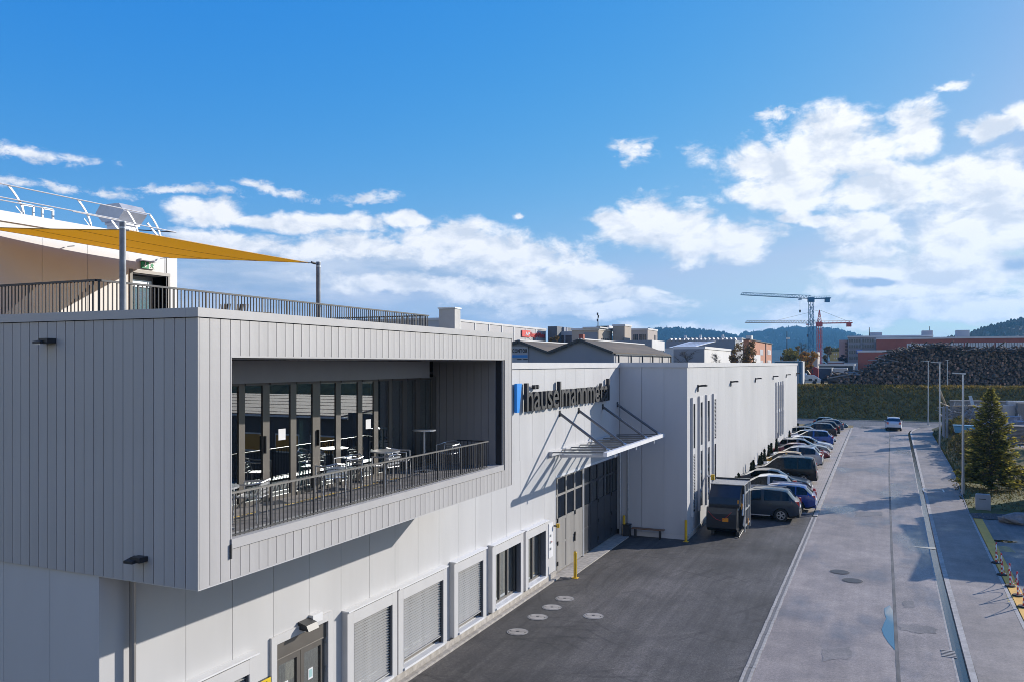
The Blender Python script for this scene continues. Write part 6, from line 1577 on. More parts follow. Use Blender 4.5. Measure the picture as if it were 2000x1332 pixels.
s = 0.0; Ltot = (A1-A0).length; Z0 = PLAT
row = 0
while True:
    z = Z0+.18+row*.30
    if z > Z0+6.9: break
    x = (row % 2)*.17
    while x < Ltot:
        px = 1636+(2060-1636)*x/Ltot; ztop = EYE+T0*(HY-sil(px))/FPX
        r = rnd.uniform(.10, .235)
        if z < ztop-.05+rnd.uniform(-.12, .12):
            c = A0+ldir*(x+rnd.uniform(-.06, .06))+Vector((0, 0, z+rnd.uniform(-.07, .07)))+lin*(2.2+rnd.uniform(-.55, .55)+row*.09)
            d = (lin+ldir*rnd.uniform(-.07, .07)+Vector((0, 0, rnd.uniform(-.04, .04)))).normalized()
            mc = rnd.choices((2, 3, 4), (.38, .05, .57))[0]
            if singles < 240 and (row < 4 and x < 34 and r > .13):
                mb = MB(); log(mb, c, d, 4.4, r*1.08, mc); mb.build('log', LM, pile, fix=False); singles += 1
            else: log(mass, c, d, 4.4, r, mc)
        x += r*1.75+.03
    row += 1
# loose poles thrown over the crest, silvery highlights painted as paler grey bark
for k in range(460):
    x = rnd.uniform(0, Ltot)**1.0; px = 1636+(2060-1636)*x/Ltot; ztop = EYE+T0*(HY-sil(px))/FPX
    if px < 1708 and rnd.random() < .8: continue
    yy_ = rnd.uniform(.6, 4.4); c = A0+ldir*x+lin*yy_+Vector((0, 0, ztop+rnd.uniform(-.15, .30)+yy_*.05))
    d = (ldir*rnd.uniform(-.9, .9)+lin*rnd.uniform(-1, -.25)+Vector((0, 0, rnd.uniform(-.1, .35)))).normalized()
    log(mass, c, d, rnd.uniform(1.6, 4.2), rnd.uniform(.05, .14), 2 if rnd.random() < .6 else 3, 6)
for f in mass.m[-10:]: pass
mo = mass.build('logs', LM, pile, fix=False); mo['kind'] = 'stuff'
corep = MB(); 
for k in range(40):
    xa, xb = Ltot*k/40, Ltot*(k+1)/40; px = 1636+(2060-1636)*(xa+xb)/2/Ltot; zt = EYE+T0*(HY-sil(px))/FPX-.5
    if zt > Z0+.1:
        P = [A0+ldir*xa+lin*1.6, A0+ldir*xb+lin*1.6, A0+ldir*xb+lin*3.2, A0+ldir*xa+lin*3.2]; corep.hexa([tuple(p+Vector((0, 0, Z0))) for p in P]+[tuple(p+Vector((0, 0, zt))) for p in P])
corep.build('pile_core', M['backing'], pile)

# ------------------------------------------------------------------ tower cranes
def crane(name, label, px, t0, py_jib, py_top, pxl, pxr, m_mast, m_jib, tip_rise, w=1.7, cabm=None, ml=None):
    b = at_t(px, 712, t0); base = Vector((b[0], b[1], PLAT)); right = Vector((cY, sY, 0)); fwd = Vector((-sY, cY, 0))
    zj = at_t(px, py_jib, t0)[2]; ztp = at_t(px, py_top, t0)[2]; k = t0/FPX
    t = thing(name, label, 'crane', tuple(base))
    ro = Vector((math.cos(.5), math.sin(.5), 0)); fo = Vector((-math.sin(.5), math.cos(.5), 0))
    mb = MB(); cs4 = [(ro*a+fo*c)*w/2 for a, c in ((-1, -1), (1, -1), (1, 1), (-1, 1))]
    for q in cs4: mb.bar(base+q, base+q+Vector((0, 0, zj-PLAT-1.2)), .26)
    z = PLAT; i = 0; st = w*1.15
    while z < zj-st-1.2:
        for q, q2 in zip(cs4, cs4[1:]+cs4[:1]):
            a, c = (q, q2) if i % 2 else (q2, q); mb.bar(Vector((base.x, base.y, z))+a, Vector((base.x, base.y, z+st))+c, .13); mb.bar(Vector((base.x, base.y, z))+q, Vector((base.x, base.y, z))+q2, .13)
        z += st; i += 1
    mb.build('mast', m_mast, t)
    top = Vector((base.x, base.y, zj))
    MB().hexa([tuple(top+ro*a+fo*c+Vector((0, 0, h))) for h in (-1.6, .6) for a, c in ((-1.1, -1.1), (1.1, -1.1), (1.1, 1.1), (-1.1, 1.1))]).build('slewing_unit', m_mast, t)
    cb = top-right*1.3-fwd*1.4; MB().hexa([tuple(cb+right*a+fwd*c+Vector((0, 0, h))) for h in (-1.6, .4) for a, c in ((-.7, -.8), (.7, -.8), (.7, .8), (-.7, .8))]).build('cab', cabm or m_mast, t)
    LL, LR = (px-pxl)*k, (pxr-px)*k
    jb = MB(); n = int(LL/1.6); h = 1.5; hw = .6
    def P(f, o): return top-right*(LL*f)+Vector((0, 0, tip_rise*f))+o
    for f0, f1 in ((0, 1),):
        jb.bar(P(0, fwd*hw), P(1, fwd*hw), .26); jb.bar(P(0, -fwd*hw), P(1, -fwd*hw), .26); jb.bar(P(0, Vector((0, 0, h))), P(.97, Vector((0, 0, h*.75))), .22)
    for i in range(n):
        f0, f1 = i/n, (i+1)/n; fm = (f0+f1)/2
        for sgn_ in (-1, 1): jb.bar(P(f0, fwd*hw*sgn_), P(fm, Vector((0, 0, h*(1-.25*fm)))), .10); jb.bar(P(fm, Vector((0, 0, h*(1-.25*fm)))), P(f1, fwd*hw*sgn_), .10)
        jb.bar(P(f0, fwd*hw), P(f1, -fwd*hw), .09)
    jb.build('jib', ml or m_jib, t)
    cj = MB(); E_ = top+right*LR+Vector((0, 0, .25)); cj.bar(top+fwd*.7, E_+fwd*.7, .3, .5); cj.bar(top-fwd*.7, E_-fwd*.7, .3, .5); cj.bar(top+Vector((0, 0, 1.1)), E_+Vector((0, 0, 1.0)), .14)
    for i in range(8): f = i/8; cj.bar(top+right*LR*f+Vector((0, 0, .1)), top+right*LR*(f+.06)+Vector((0, 0, 1.1)), .12)
    cj.build('counter_jib', m_jib, t)
    cw = E_-right*1.2; MB().hexa([tuple(cw+right*a+fwd*c+Vector((0, 0, hh))) for hh in (-1.9, .3) for a, c in ((-1.3, -.7), (.7, -.7), (.7, .7), (-1.3, .7))]).build('counterweight', m_mast, t)
    if py_top < py_jib-10:
        ap = Vector((base.x, base.y, ztp)); tb = MB()
        for q in cs4: tb.bar(top+q*.9, ap+q*.12, .2)
        for i in range(5):
            f = i/5
            for q, q2 in zip(cs4, cs4[1:]+cs4[:1]): tb.bar((top+q*.9).lerp(ap+q*.12, f), (top+q2*.9).lerp(ap+q2*.12, f+.2), .11)
        tb.build('tower_head', m_mast, t)
        sb = MB(); sb.bar(ap, P(.55, Vector((0, 0, h))), .09); sb.bar(ap, E_, .09); sb.build('stay_rope', M['anth'], t)
    tv = P(.16, Vector((0, 0, -.5))); MB().hexa([tuple(tv+right*a+fwd*c+Vector((0, 0, hh))) for hh in (-.3, .2) for a, c in ((-.6, -.6), (.6, -.6), (.6, .6), (-.6, .6))]).build('trolley', m_mast, t)
    hk = MB(); hk.bar(tv, tv-Vector((0, 0, 5)), .06); hk.hexa([tuple(tv+right*a+fwd*c+Vector((0, 0, hh))) for hh in (-6.2, -5) for a, c in ((-.3, -.3), (.3, -.3), (.3, .3), (-.3, .3))]); hk.build('hook_block', M['anth'], t)
    return t
teal = mat('crane_teal', (.012, .15, .30), .5); crr = mat('crane_red', (.52, .04, .022), .5); crg = mat('crane_grey', (.34, .31, .31), .5)
crane('tower_crane', 'taller blue green tower crane with long jib to the left', 1584.5, 380, 584, 584, 1447, 1622, teal, teal, 1.8)
crane('tower_crane', 'lower red tower crane with pointed head and grey jib', 1600.5, 400, 632, 606, 1456, 1664, crr, crr, .3, 1.8, None, crg)

# ------------------------------------------------------------------ plants
def leafmat(name, c, c2, tr=.25):
    m = mat(name, c, .75, 0, .25, 1.5, col2=c2, spec=.2); n, l = m.node_tree.nodes, m.node_tree.links; b = n['Principled BSDF']
    tl = n.new('ShaderNodeBsdfTranslucent'); src = b.inputs['Base Color'].links[0].from_socket; l.new(src, tl.inputs[0])
    mx = n.new('ShaderNodeMixShader'); mx.inputs[0].default_value = tr; l.new(b.outputs[0], mx.inputs[1]); l.new(tl.outputs[0], mx.inputs[2]); l.new(mx.outputs[0], n['Material Output'].inputs[0]); return m
def leaf(mb, p, size, m=0, asp=.6, nrm=None):
    n = Vector((rnd.gauss(0, 1), rnd.gauss(0, 1), rnd.gauss(0, 1)+.3)) if nrm is None else nrm
    n.normalize(); u = n.orthogonal().normalized(); u = Matrix.Rotation(rnd.uniform(0, 6.28), 3, n) @ u; v = n.cross(u)
    a, b = u*size/2, v*size*asp/2; i = len(mb.v)
    mb.v += [tuple(p-a), tuple(p+b*.9), tuple(p+a), tuple(p-b)]; mb.f.append((i, i+1, i+2, i+3)); mb.m.append(m)
BARKM = mat('tree_bark', (.07, .058, .048), .9, 0, .3, 4)
def tree(name, label, base, h, rx, mats, n, size, bare=False, trunk_h=.3, cz=.6, rz=.42, group=None, lobes=9):
    base = Vector(base); t = thing(name, label, 'tree', tuple(base), group); tk = MB(); r0 = h*.022
    tk.tube(base-Vector((0, 0, .2)), base+Vector((0, 0, h*trunk_h)), r0, r0*.8, 7); tk.tube(base+Vector((0, 0, h*trunk_h)), base+Vector((0, 0, h*.9)), r0*.8, r0*.2, 6)
    tips = []
    for k in range(26 if bare else 14):
        f = rnd.uniform(trunk_h*.8, .85); a = rnd.uniform(0, 6.28); L = rx*(1.15-abs(f-.5)*1.1)*rnd.uniform(.7, 1.05); s = base+Vector((0, 0, h*f)); e = s+Vector((math.cos(a)*L, math.sin(a)*L, L*rnd.uniform(.35, 1.1))); tk.tube(s, e, r0*.35, r0*.08, 5); tips.append((s, e))
        for q in range(7 if bare else 3):
            s2 = s.lerp(e, rnd.uniform(.3, .95)); e2 = s2+Vector((rnd.gauss(0, 1), rnd.gauss(0, 1), rnd.uniform(.1, 1.1)))*L*.30; tk.tube(s2, e2, r0*.12, r0*.03, 4)
            if bare:
                for w in range(4): s3 = s2.lerp(e2, rnd.uniform(.3, 1)); tk.tube(s3, s3+Vector((rnd.gauss(0, 1), rnd.gauss(0, 1), rnd.uniform(0, 1)))*L*.15, r0*.06, r0*.02, 3)
    tk.build('trunk', BARKM, t, fix=False)
    if n:
        mb = MB(); lob = []
        for k in range(lobes):
            a = rnd.uniform(0, 6.28); f = rnd.uniform(-.8, .9); q = math.sqrt(1-min(.95, abs(f))**2)*rnd.uniform(.35, .85); lob.append((base+Vector((math.cos(a)*rx*q, math.sin(a)*rx*q, h*cz+h*rz*f*.85)), rnd.uniform(.28, .5)*rx))
        for s, e in tips: lob.append((e, rx*.28))
        for k in range(n):
            c, r = rnd.choice(lob); d = Vector((rnd.gauss(0, 1), rnd.gauss(0, 1), rnd.gauss(0, .9))); d.normalize(); p = c+d*r*rnd.uniform(.4, 1.05); leaf(mb, p, size*rnd.uniform(.6, 1.4), rnd.randrange(len(mats)))
        mb.build('crown', mats, t, fix=False)
    return t
gold = [leafmat('leaf_gold', (.40, .22, .02), (.52, .33, .05)), leafmat('leaf_amber', (.42, .15, .012), (.50, .22, .02))]
olive = [leafmat('leaf_olive', (.12, .11, .02), (.25, .20, .04)), leafmat('leaf_yellowgreen', (.20, .17, .03), (.30, .24, .04))]
birch = [leafmat('leaf_birch', (.20, .115, .03), (.34, .20, .05)), leafmat('leaf_birch_dark', (.13, .08, .025), (.22, .13, .03))]
russet = [leafmat('leaf_russet', (.16, .09, .045), (.22, .13, .06)), olive[0]]
def tr_at(name, label, px, pyt, pyb, t0, wpx, mats, n, size, **k):
    p = at_t(px, pyb, t0); z0 = PLAT if p[1] > 136 else 0; zt = at_t(px, pyt, t0)[2]
    return tree(name, label, (p[0], p[1], z0), zt-z0, wpx/2*t0/FPX, mats, n, size, **k)
tr_at('birch_tree', 'autumn birch with thinning brown yellow leaves before the orange house', 1452, 663, 715, 150, 50, birch, 2600, .34, trunk_h=.2)
tr_at('golden_tree', 'bright golden autumn tree at the end of the wing', 1577, 690, 735, 178, 34, gold, 1500, .5, trunk_h=.25)
tr_at('olive_tree', 'yellow green autumn tree left of the golden one', 1552, 691, 735, 185, 46, olive, 1500, .5, trunk_h=.25)
tr_at('rust_tree', 'reddish autumn tree behind the yellow green one', 1545, 682, 730, 230, 34, russet, 900, .6)
tr_at('bare_tree', 'bare grey tree rising against the blue hill', 1566, 663, 720, 290, 30, [], 0, .5, bare=True, trunk_h=.3)
tr_at('bare_tree', 'bare twiggy tree before the box shaped hall', 1340, 681, 720, 140, 40, [], 0, .4, bare=True, trunk_h=.25)
tr_at('bare_tree', 'small bare tree between hall roof and white workshop', 1280, 689, 720, 110, 30, [], 0, .4, bare=True, trunk_h=.25)
tr_at('bare_tree', 'leafless branches in front of the pale wall by the pole', 1205, 690, 722, 108, 20, [], 0, .4, bare=True, trunk_h=.25)
tr_at('bare_tree', 'sparse bare tree against the sunlit side of the box hall', 1400, 686, 722, 143, 26, [], 0, .4, bare=True, trunk_h=.25)
tr_at('bare_tree', 'faint bare tree below the red hall lettering', 1045, 656, 705, 150, 34, [], 0, .4, bare=True, trunk_h=.25)
tr_at('amber_tree', 'small orange tree at the foot of the dark stair tower', 1084, 650, 712, 160, 22, birch, 700, .45)
tr_at('brown_tree', 'brown green leafy tree right of the red crane mast', 1617, 675, 722, 275, 17, russet, 900, .7)
tr_at('yellow_wood', 'round yellow tree crown above the mustard house', 1632, 679, 720, 330, 26, olive, 700, .8)
tr_at('dark_tree', 'dark purple brown tree at the foot of the pink block', 1645, 696, 722, 235, 20, [leafmat('leaf_dark', (.05, .03, .035), (.09, .05, .05))], 700, .55)
# conifer by the road
def conifer(x, y, z0, h, rad):
    t = thing('conifer', 'large green conifer with tip coloured golden as if sunlit, on the lawn', 'tree', (x, y, z0))
    b = Vector((x, y, z0)); tk = MB(); tk.tube(b, b+Vector((0, 0, h*.96)), .14, .02, 8); mb = MB()
    dark = leafmat('needle_dark', (.10, .115, .025), (.18, .19, .045), .4); mid = leafmat('needle_mid', (.25, .25, .05), (.38, .35, .07), .5); tipm = leafmat('needle_sunlit', (.55, .45, .08), (.75, .62, .13), .5)
    nb = 250
    for k in range(nb):
        f = (k+.5)/nb; f = f**.85; zz = .05+f*.94; prof = (1-zz)**.80*(1.0+.16*math.sin(zz*31+k)) if zz > .12 else .82+zz
        L = rad*max(.06, prof)*rnd.uniform(.74, 1.12); a = k*2.39996+rnd.uniform(-.3, .3)
        s = b+Vector((0, 0, zz*h)); out_ = Vector((math.cos(a), math.sin(a), 0)); side = Vector((-out_.y, out_.x, 0))
        lift = .05+.65*zz; pts = []
        for j in range(7):
            q = j/6; pts.append(s+out_*(L*q)+Vector((0, 0, L*(lift*q-.30*q*q*(1-zz)+.16*q**4))))
        for p0, p1 in zip(pts[:-1], pts[1:]): tk.tube(p0, p1, .018, .012, 4, caps=False)
        nsp = int(10+L*19)
        for j in range(nsp):
            q = (.16+.88*rnd.random()**.75); q = min(q, 1); i0 = min(5, int(q*6)); p = pts[i0].lerp(pts[i0+1], q*6-i0)
            w = .42*L*(1-q*.55)+.07; sgn_ = rnd.choice((-1, 1)); dv = (out_*rnd.uniform(.55, 1.1)+side*sgn_*rnd.uniform(.15, 1.0)+Vector((0, 0, rnd.uniform(-.25, .45)))).normalized()
            ln = w*rnd.uniform(.45, 1.0)+.08; up = Vector((rnd.uniform(-.5, .5), rnd.uniform(-.5, .5), 1)).cross(dv).normalized()*ln*.17
            m = 2 if (q > .80 and rnd.random() < .30+.45*zz) else (1 if rnd.random() < .45 else 0)  # sunlight painted in: brighter needles on outer tips, more towards the top
            i = len(mb.v); e = p+dv*ln; mid_ = p+dv*ln*.45; mb.v += [tuple(p), tuple(mid_+up), tuple(e), tuple(mid_-up)]; mb.f.append((i, i+1, i+2, i+3)); mb.m.append(m)
            for w_ in range(2):
                p2 = p+dv*ln*rnd.uniform(.2, .8); d2 = (dv+side*rnd.uniform(-.8, .8)+Vector((0, 0, rnd.uniform(-.4, .2)))).normalized(); l2 = ln*.5; u2 = Vector((rnd.uniform(-1, 1), rnd.uniform(-1, 1), rnd.uniform(-1, 1))).cross(d2).normalized()*l2*.2
                i = len(mb.v); mb.v += [tuple(p2), tuple(p2+d2*l2*.5+u2), tuple(p2+d2*l2), tuple(p2+d2*l2*.5-u2)]; mb.f.append((i, i+1, i+2, i+3)); mb.m.append(m)
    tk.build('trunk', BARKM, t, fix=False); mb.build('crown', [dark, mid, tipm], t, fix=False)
    return t
conifer(7.05, 61.5, terr(7, 61.5)+.05, 6.65, 1.85)
# shrubs and long grass on the verge
def shrub(name, label, cx, cy, lx, ly, h, mats, n, size, group=None, rot_=0, cat='shrub'):
    z0 = terr(cx, cy); t = thing(name, label, cat, (cx, cy, z0), group); mb = MB(); st_ = MB()
    bumps = [(rnd.uniform(-1, 1), rnd.uniform(-1, 1), rnd.uniform(.55, 1)) for _ in range(9)]
    for k in range(n):
        bx, by, bh = rnd.choice(bumps); a = rnd.uniform(0, 6.28); rr = rnd.random()**.5*.5
        u, v = bx*.6+math.cos(a)*rr, by*.75+math.sin(a)*rr*.6; u = max(-1, min(1, u)); v = max(-1, min(1, v))
        x = cx+u*lx*math.cos(rot_)-v*ly*math.sin(rot_); y = cy+u*lx*math.sin(rot_)+v*ly*math.cos(rot_); zz = h*bh*(1-rr*rr*1.8)*rnd.random()**.5
        leaf(mb, Vector((x, y, terr(x, y)+zz)), size*rnd.uniform(.6, 1.5), rnd.randrange(len(mats)), .35, Vector((rnd.gauss(0, 1), rnd.gauss(0, 1), .25)))
    for k in range(30):
        u, v = rnd.uniform(-.8, .8), rnd.uniform(-.8, .8); x, y = cx+u*lx, cy+v*ly; st_.tube((x, y, terr(x, y)-.05), (x+rnd.uniform(-.2, .2), y+rnd.uniform(-.2, .2), terr(x, y)+h*.7), .02, .008, 4)
    mb.build('foliage', mats, t, fix=False); st_.build('stem', BARKM, t, fix=False); return t
straw = leafmat('straw', (.20, .15, .06), (.34, .25, .10)); och = leafmat('ochre_leaf', (.16, .12, .03), (.26, .18, .05)); grn = leafmat('verge_green', (.055, .07, .02), (.10, .11, .03)); brn = leafmat('dry_brown', (.12, .075, .035), (.19, .12, .055))
shrub('verge_shrub', 'bright yellow green shrub at the foot of the junction lamp', 8.2, 101, 1.3, 5.0, 1.7, [olive[1], grn, och], 1500, .30)
shrub('verge_shrub', 'wide tawny shrub along the footway below the second lamp', 7.9, 82.5, 1.5, 7.5, 1.8, [och, straw, grn, olive[0]], 2600, .26)
shrub('verge_shrub', 'brownish low hedge between second lamp and conifer', 7.6, 71.5, 1.3, 5.0, 1.6, [brn, straw, grn, olive[0]], 2200, .22)
shrub('verge_shrub', 'tawny bush right of the conifer in front of the yard', 13.5, 74.5, 3.0, 3.0, 1.6, [straw, brn, och], 1800, .24)
shrub('verge_shrub', 'dark green bush in shade to the right of the conifer', 11.2, 65, 2.6, 2.6, 1.7, [grn, leafmat('dark_green', (.03, .042, .016), (.05, .065, .02))], 2000, .22)
shrub('plume_grass', 'pale fluffy plume grass clump behind the lamp and conifer', *at_z(1886, 834, 1.6)[:2], 1.3, 1.4, 1.1, [straw, leafmat('plume', (.30, .22, .14), (.42, .33, .22))], 1400, .26, cat='ornamental grass')
gt_ = MB()
for k in range(5200):
    if k < 2600: x = rnd.uniform(5.2, 9.5); y = rnd.uniform(57, 110); x = max(x, so(y)+.15)
    else: x = rnd.uniform(4.9, 14); y = rnd.uniform(52.5, 66)
    hgt = rnd.uniform(.08, .30) if k < 2600 else rnd.uniform(.03, .08); z = terr(x, y)+(.05 if k < 2600 else .13); a = rnd.uniform(0, 3.14); w = .05
    gt_.tri((x-w*math.cos(a), y-w*math.sin(a), z-.05), (x+w*math.cos(a), y+w*math.sin(a), z-.05), (x+rnd.uniform(-.1, .1), y+rnd.uniform(-.1, .1), z+hgt), rnd.randrange(4))
gt_.build('verge_grass', [straw, grn, och, olive[0]], fix=False, kind='stuff')
gb = MB()
for k in range(15000):
    x = rnd.uniform(-16, 42); f = rnd.random(); y = 131+.03*x+f*12; z = terr(x, y); hgt = rnd.uniform(.10, .42); a = rnd.uniform(0, 3.14); w = rnd.uniform(.06, .22)
    gb.tri((x-w*math.cos(a), y-w*math.sin(a), z-.05), (x+w*math.cos(a), y+w*math.sin(a), z-.05), (x+rnd.uniform(-.3, .3), y+rnd.uniform(-.3, .3), z+hgt), rnd.choices((0, 1, 2, 3), (.44, .2, .05 if x < -2 else .02, .30))[0])  # fewer pale straw blades on the right imitate the log pile's shade
gb.build('bank_grass', [leafmat('bank_green', (.20, .16, .025), (.33, .24, .04)), leafmat('bank_olive', (.32, .20, .04), (.46, .29, .06)), straw, leafmat('bank_dark', (.12, .09, .02), (.20, .15, .03))], fix=False, kind='stuff')
ge = MB()
for (x0, x1, y0, y1, n) in ((-8.0, -3.2, 113.6, 118.2, 1500), (-9, -7.4, 99.8, 113, 500)):
    for k in range(n):
        x, y = rnd.uniform(x0, x1), rnd.uniform(y0, y1); a = rnd.uniform(0, 3.14); w = .1; ge.tri((x-w*math.cos(a), y-w*math.sin(a), 0), (x+w*math.cos(a), y+w*math.sin(a), 0), (x+rnd.uniform(-.1, .1), y, rnd.uniform(.1, .3)), rnd.randrange(2))
ge.build('corner_grass', [leafmat('fresh_grass', (.16, .17, .02), (.24, .23, .03)), grn], fix=False, kind='stuff')
ivy = leafmat('hedge_dark', (.02, .028, .012), (.035, .045, .018))
def spike(label, y, h, x=-7.55):
    t = thing('columnar_shrub', label, 'shrub', (x, y, 0), 'dark pointed shrubs along the wing wall'); mb = MB()
    for k in range(420):
        f = rnd.random()**1.3; a = rnd.uniform(0, 6.28); r = .36*(1-f)**1.0*rnd.uniform(.3, 1); p = Vector((x+r*math.cos(a), y+r*math.sin(a), .05+f*h)); leaf(mb, p, .24, 0, .6, Vector((math.cos(a), math.sin(a), .2)))
    mb.build('foliage', [ivy], t, fix=False); MB().tube((x, y, 0), (x, y, h*.9), .03, .01, 5).build('stem', BARKM, t)
for (y, h, lb) in ((50.4, 1.44, 'dark pointed shrub at the wall behind the silver hatchback'), (51.5, 1.48, 'second dark pointed shrub at the wall above the silver hatchback'), (57.2, 1.50, 'dark pointed shrub at the wall behind the navy saloon'), (58.3, 1.57, 'taller dark pointed shrub at the wall left of the black van'), (61.5, 1.55, 'dark pointed shrub at the wall above the black van'), (62.8, 1.64, 'dark pointed shrub at the wall above the white estate'), (64.6, 1.70, 'dark pointed shrub near the mustard car, lower of a pair'), (67.4, 1.78, 'tallest dark pointed shrub at the wall behind the mustard car'), (69.2, 1.78, 'dark pointed shrub just right of the tallest one'), (73, 1.80, 'dark pointed shrub at the wall left of the maroon saloon'), (85, 1.60, 'dark pointed shrub under the far slot windows'), (95, 1.65, 'last dark pointed shrub near the far end of the wing')): spike(lb, y, h)

# ------------------------------------------------------------------ storage yard
t = thing('yard_wall', 'stained concrete wall closing off the storage yard', 'wall', (24, 113, 0))
for k in range(9):
    x = 8.6+k*3.6; h = 3.75 if k < 4 else 4.4; piece('wall_slab', M['concgrey'], t, x+.01, x+3.58, 112.6, 113.0, .0, h); piece('wall_cap', M['conc'], t, x+.0, x+3.6, 112.5, 113.1, h+.002, h+.12)
t = thing('sheet_screen', 'upright grey steel sheet screen with rusty edge by the footway', 'screen', (8.9, 93, .5))
x, y, _ = at_z(1848, 845, 1.3); ss = mat('screen_steel', (.22, .25, .29), .5, .4, .35, 2.5, streak=(2, 2, .5))
for k in range(3): piece('steel_sheet', ss, t, x-.25+.02*k, x-.18+.02*k, y-.9+k*1.0, y+.08+k*1.0, .9, 4.0-.12*k)
piece('corner_post', ss, t, x-.1, x+.12, y-1.0, y-.84, .9, 4.1); MB().bar((x+.1, y-.4, 3.7), (x-.6, y+.2, 5.7), .10, .18).build('leaning_board', mat('plank_wood', (.38, .27, .15), .8, 0, .2, 3), t); MB().bar((x+.2, y-.6, 4.0), (x-.6, y-.2, 4.4), .35, .1).build('leaning_board', MATS['plank_wood'], t)
def bin_(label, px, py, c, w, d, h):
    x, y, _ = at_z(px, py, 1.55); t = thing('yard_bin', label, 'bin', (x, y, 1.55)); m = mat('bin_'+c[0], c[1], .5, 0, .15, 2)
    MB().prism([(x-w/2, 1.5), (x+w/2, 1.5), (x+w/2+.12, 1.55+h), (x-w/2-.12, 1.55+h)], 'y', y-d/2, y+d/2).build('body', m, t); piece('rim', m, t, x-w/2-.16, x+w/2+.16, y-d/2-.06, y+d/2+.06, 1.55+h, 1.63+h)
bin_('light blue steel bin in front of the plume grass', 1883, 843, ('blue', (.10, .30, .45)), 1.6, 1.1, .6)
stl = mat('scaffold_steel', (.42, .42, .44), .45, .5, .2, 5); ali = mat('scaffold_alu', (.56, .57, .60), .4, .5, .12, 5); wdb = mat('scaffold_board', (.28, .25, .22), .8, 0, .25, 3)
def stack_tubes(x, y, z0, w, d, h, label, m=None):
    t = thing('tube_stack', label, 'scaffold stack', (x, y, z0), 'stacks of scaffold parts in the yard'); r = .055; mb = MB(); nz = int(h/.12)
    for j in range(nz):
        for i in range(int(d/.125)): mb.tube((x-w/2+rnd.uniform(-.08, .08), y-d/2+.06+i*.125, z0+.15+j*.12), (x+w/2+rnd.uniform(-.1, .1), y-d/2+.06+i*.125, z0+.15+j*.12), r, n=5)
    mb.build('tubes', m or stl, t, fix=False)
    fr_ = MB()
    for sx in (-w*.4, w*.4):
        for sy in (-d/2-.06, d/2+.06): fr_.bar((x+sx, y+sy, z0), (x+sx, y+sy, z0+h+.25), .07)
        fr_.bar((x+sx, y-d/2-.06, z0+.07), (x+sx, y+d/2+.06, z0+.07), .08)
    fr_.build('rack', stl, t)
def stack_boards(x, y, z0, w, d, h, label, m=None):
    t = thing('board_stack', label, 'scaffold stack', (x, y, z0), 'stacks of scaffold parts in the yard')
    n = int(h/.11)
    for j in range(n):
        ox, oy = rnd.uniform(-.06, .06), rnd.uniform(-.04, .04); piece('deck_board', m or ali, t, x-w/2+ox, x+w/2+ox, y-d/2+oy, y+d/2+oy, z0+.1+j*.11, z0+.185+j*.11)
    for s in (-.35, .35): piece('batten', wdb, t, x+s*w-.06, x+s*w+.06, y-d/2, y+d/2, z0, z0+.1)
def stack_frames(x, y, z0, w, h, n, label, m=None):
    t = thing('frame_stack', label, 'scaffold stack', (x, y, z0), 'stacks of scaffold parts in the yard')
    for k in range(n):
        yy_ = y+k*.13; mb = MB(); a = rnd.uniform(-.03, .03)
        mb.bar((x-w/2, yy_, z0), (x-w/2+a, yy_, z0+h), .05); mb.bar((x+w/2, yy_, z0), (x+w/2+a, yy_, z0+h), .05)
        for q in (.08, .5, .95): mb.bar((x-w/2, yy_, z0+h*q), (x+w/2, yy_, z0+h*q), .045)
        mb.bar((x-w/2, yy_, z0+h*.5), (x, yy_, z0+h*.95), .035); mb.bar((x+w/2, yy_, z0+h*.5), (x, yy_, z0+h*.95), .035); mb.build('frame', m or stl, t, fix=False)
YZ = 1.62
def yp(px, py): p = at_z(px, py, YZ); return p[0], p[1]
blu = mat('tube_blue', (.12, .30, .38), .5, .2, .25, 4)
stack_boards(*yp(1955, 823), YZ, 2.7, 1.2, 1.95, 'long silver stack of boards right of the conifer tip, below the wall'); stack_boards(*yp(1990, 823), YZ, 2.4, 1.3, 2.35, 'highest silver board stack at the right picture edge, below the wall')
stack_tubes(*yp(1974, 831), YZ, 2.0, 1.1, 1.0, 'stack of grey scaffold tubes in front of the long silver stack'); stack_tubes(*yp(1962, 839), YZ, 1.6, .9, .6, 'low bundle of teal blue tubes right of the conifer', blu)
stack_frames(*yp(1983, 842), YZ, 1.5, .75, 8, 'low row of scaffold frames beside the teal blue tubes'); stack_tubes(*yp(1999, 845), YZ, 1.6, 1.2, 1.1, 'tube stack cut by the right picture edge, behind the nearest boards')
stack_boards(*yp(1993, 866), YZ, 1.5, 1.2, 1.45, 'nearest board stack at the right picture edge', wdb); stack_tubes(*yp(1972, 864), YZ, 1.0, 1.0, .85, 'short pale tube bundle just right of the conifer', ali)
stack_frames(*yp(1938, 824), YZ, 2.1, 2.0, 9, 'scaffold frames standing behind the conifer tip'); stack_frames(*yp(1905, 825), YZ, 1.9, 1.9, 10, 'group of scaffold frames left of the conifer tip'); stack_boards(*yp(1945, 832), YZ, 2.0, 1.0, .7, 'low board stack half hidden by the conifer')
stack_tubes(*yp(1928, 838), YZ, 2.4, 1.2, .8, 'tube stack hidden mostly behind the conifer crown'); stack_boards(*yp(2016, 826), YZ, 3.0, 1.4, 2.2, 'weathered timber stack running out of the right edge', wdb)
sx_, sy_ = yp(1879, 824)
t = thing('scrap_heap', 'untidy heap of metal struts under a pale board', 'scrap heap', (sx_, sy_, YZ)); mb = MB()
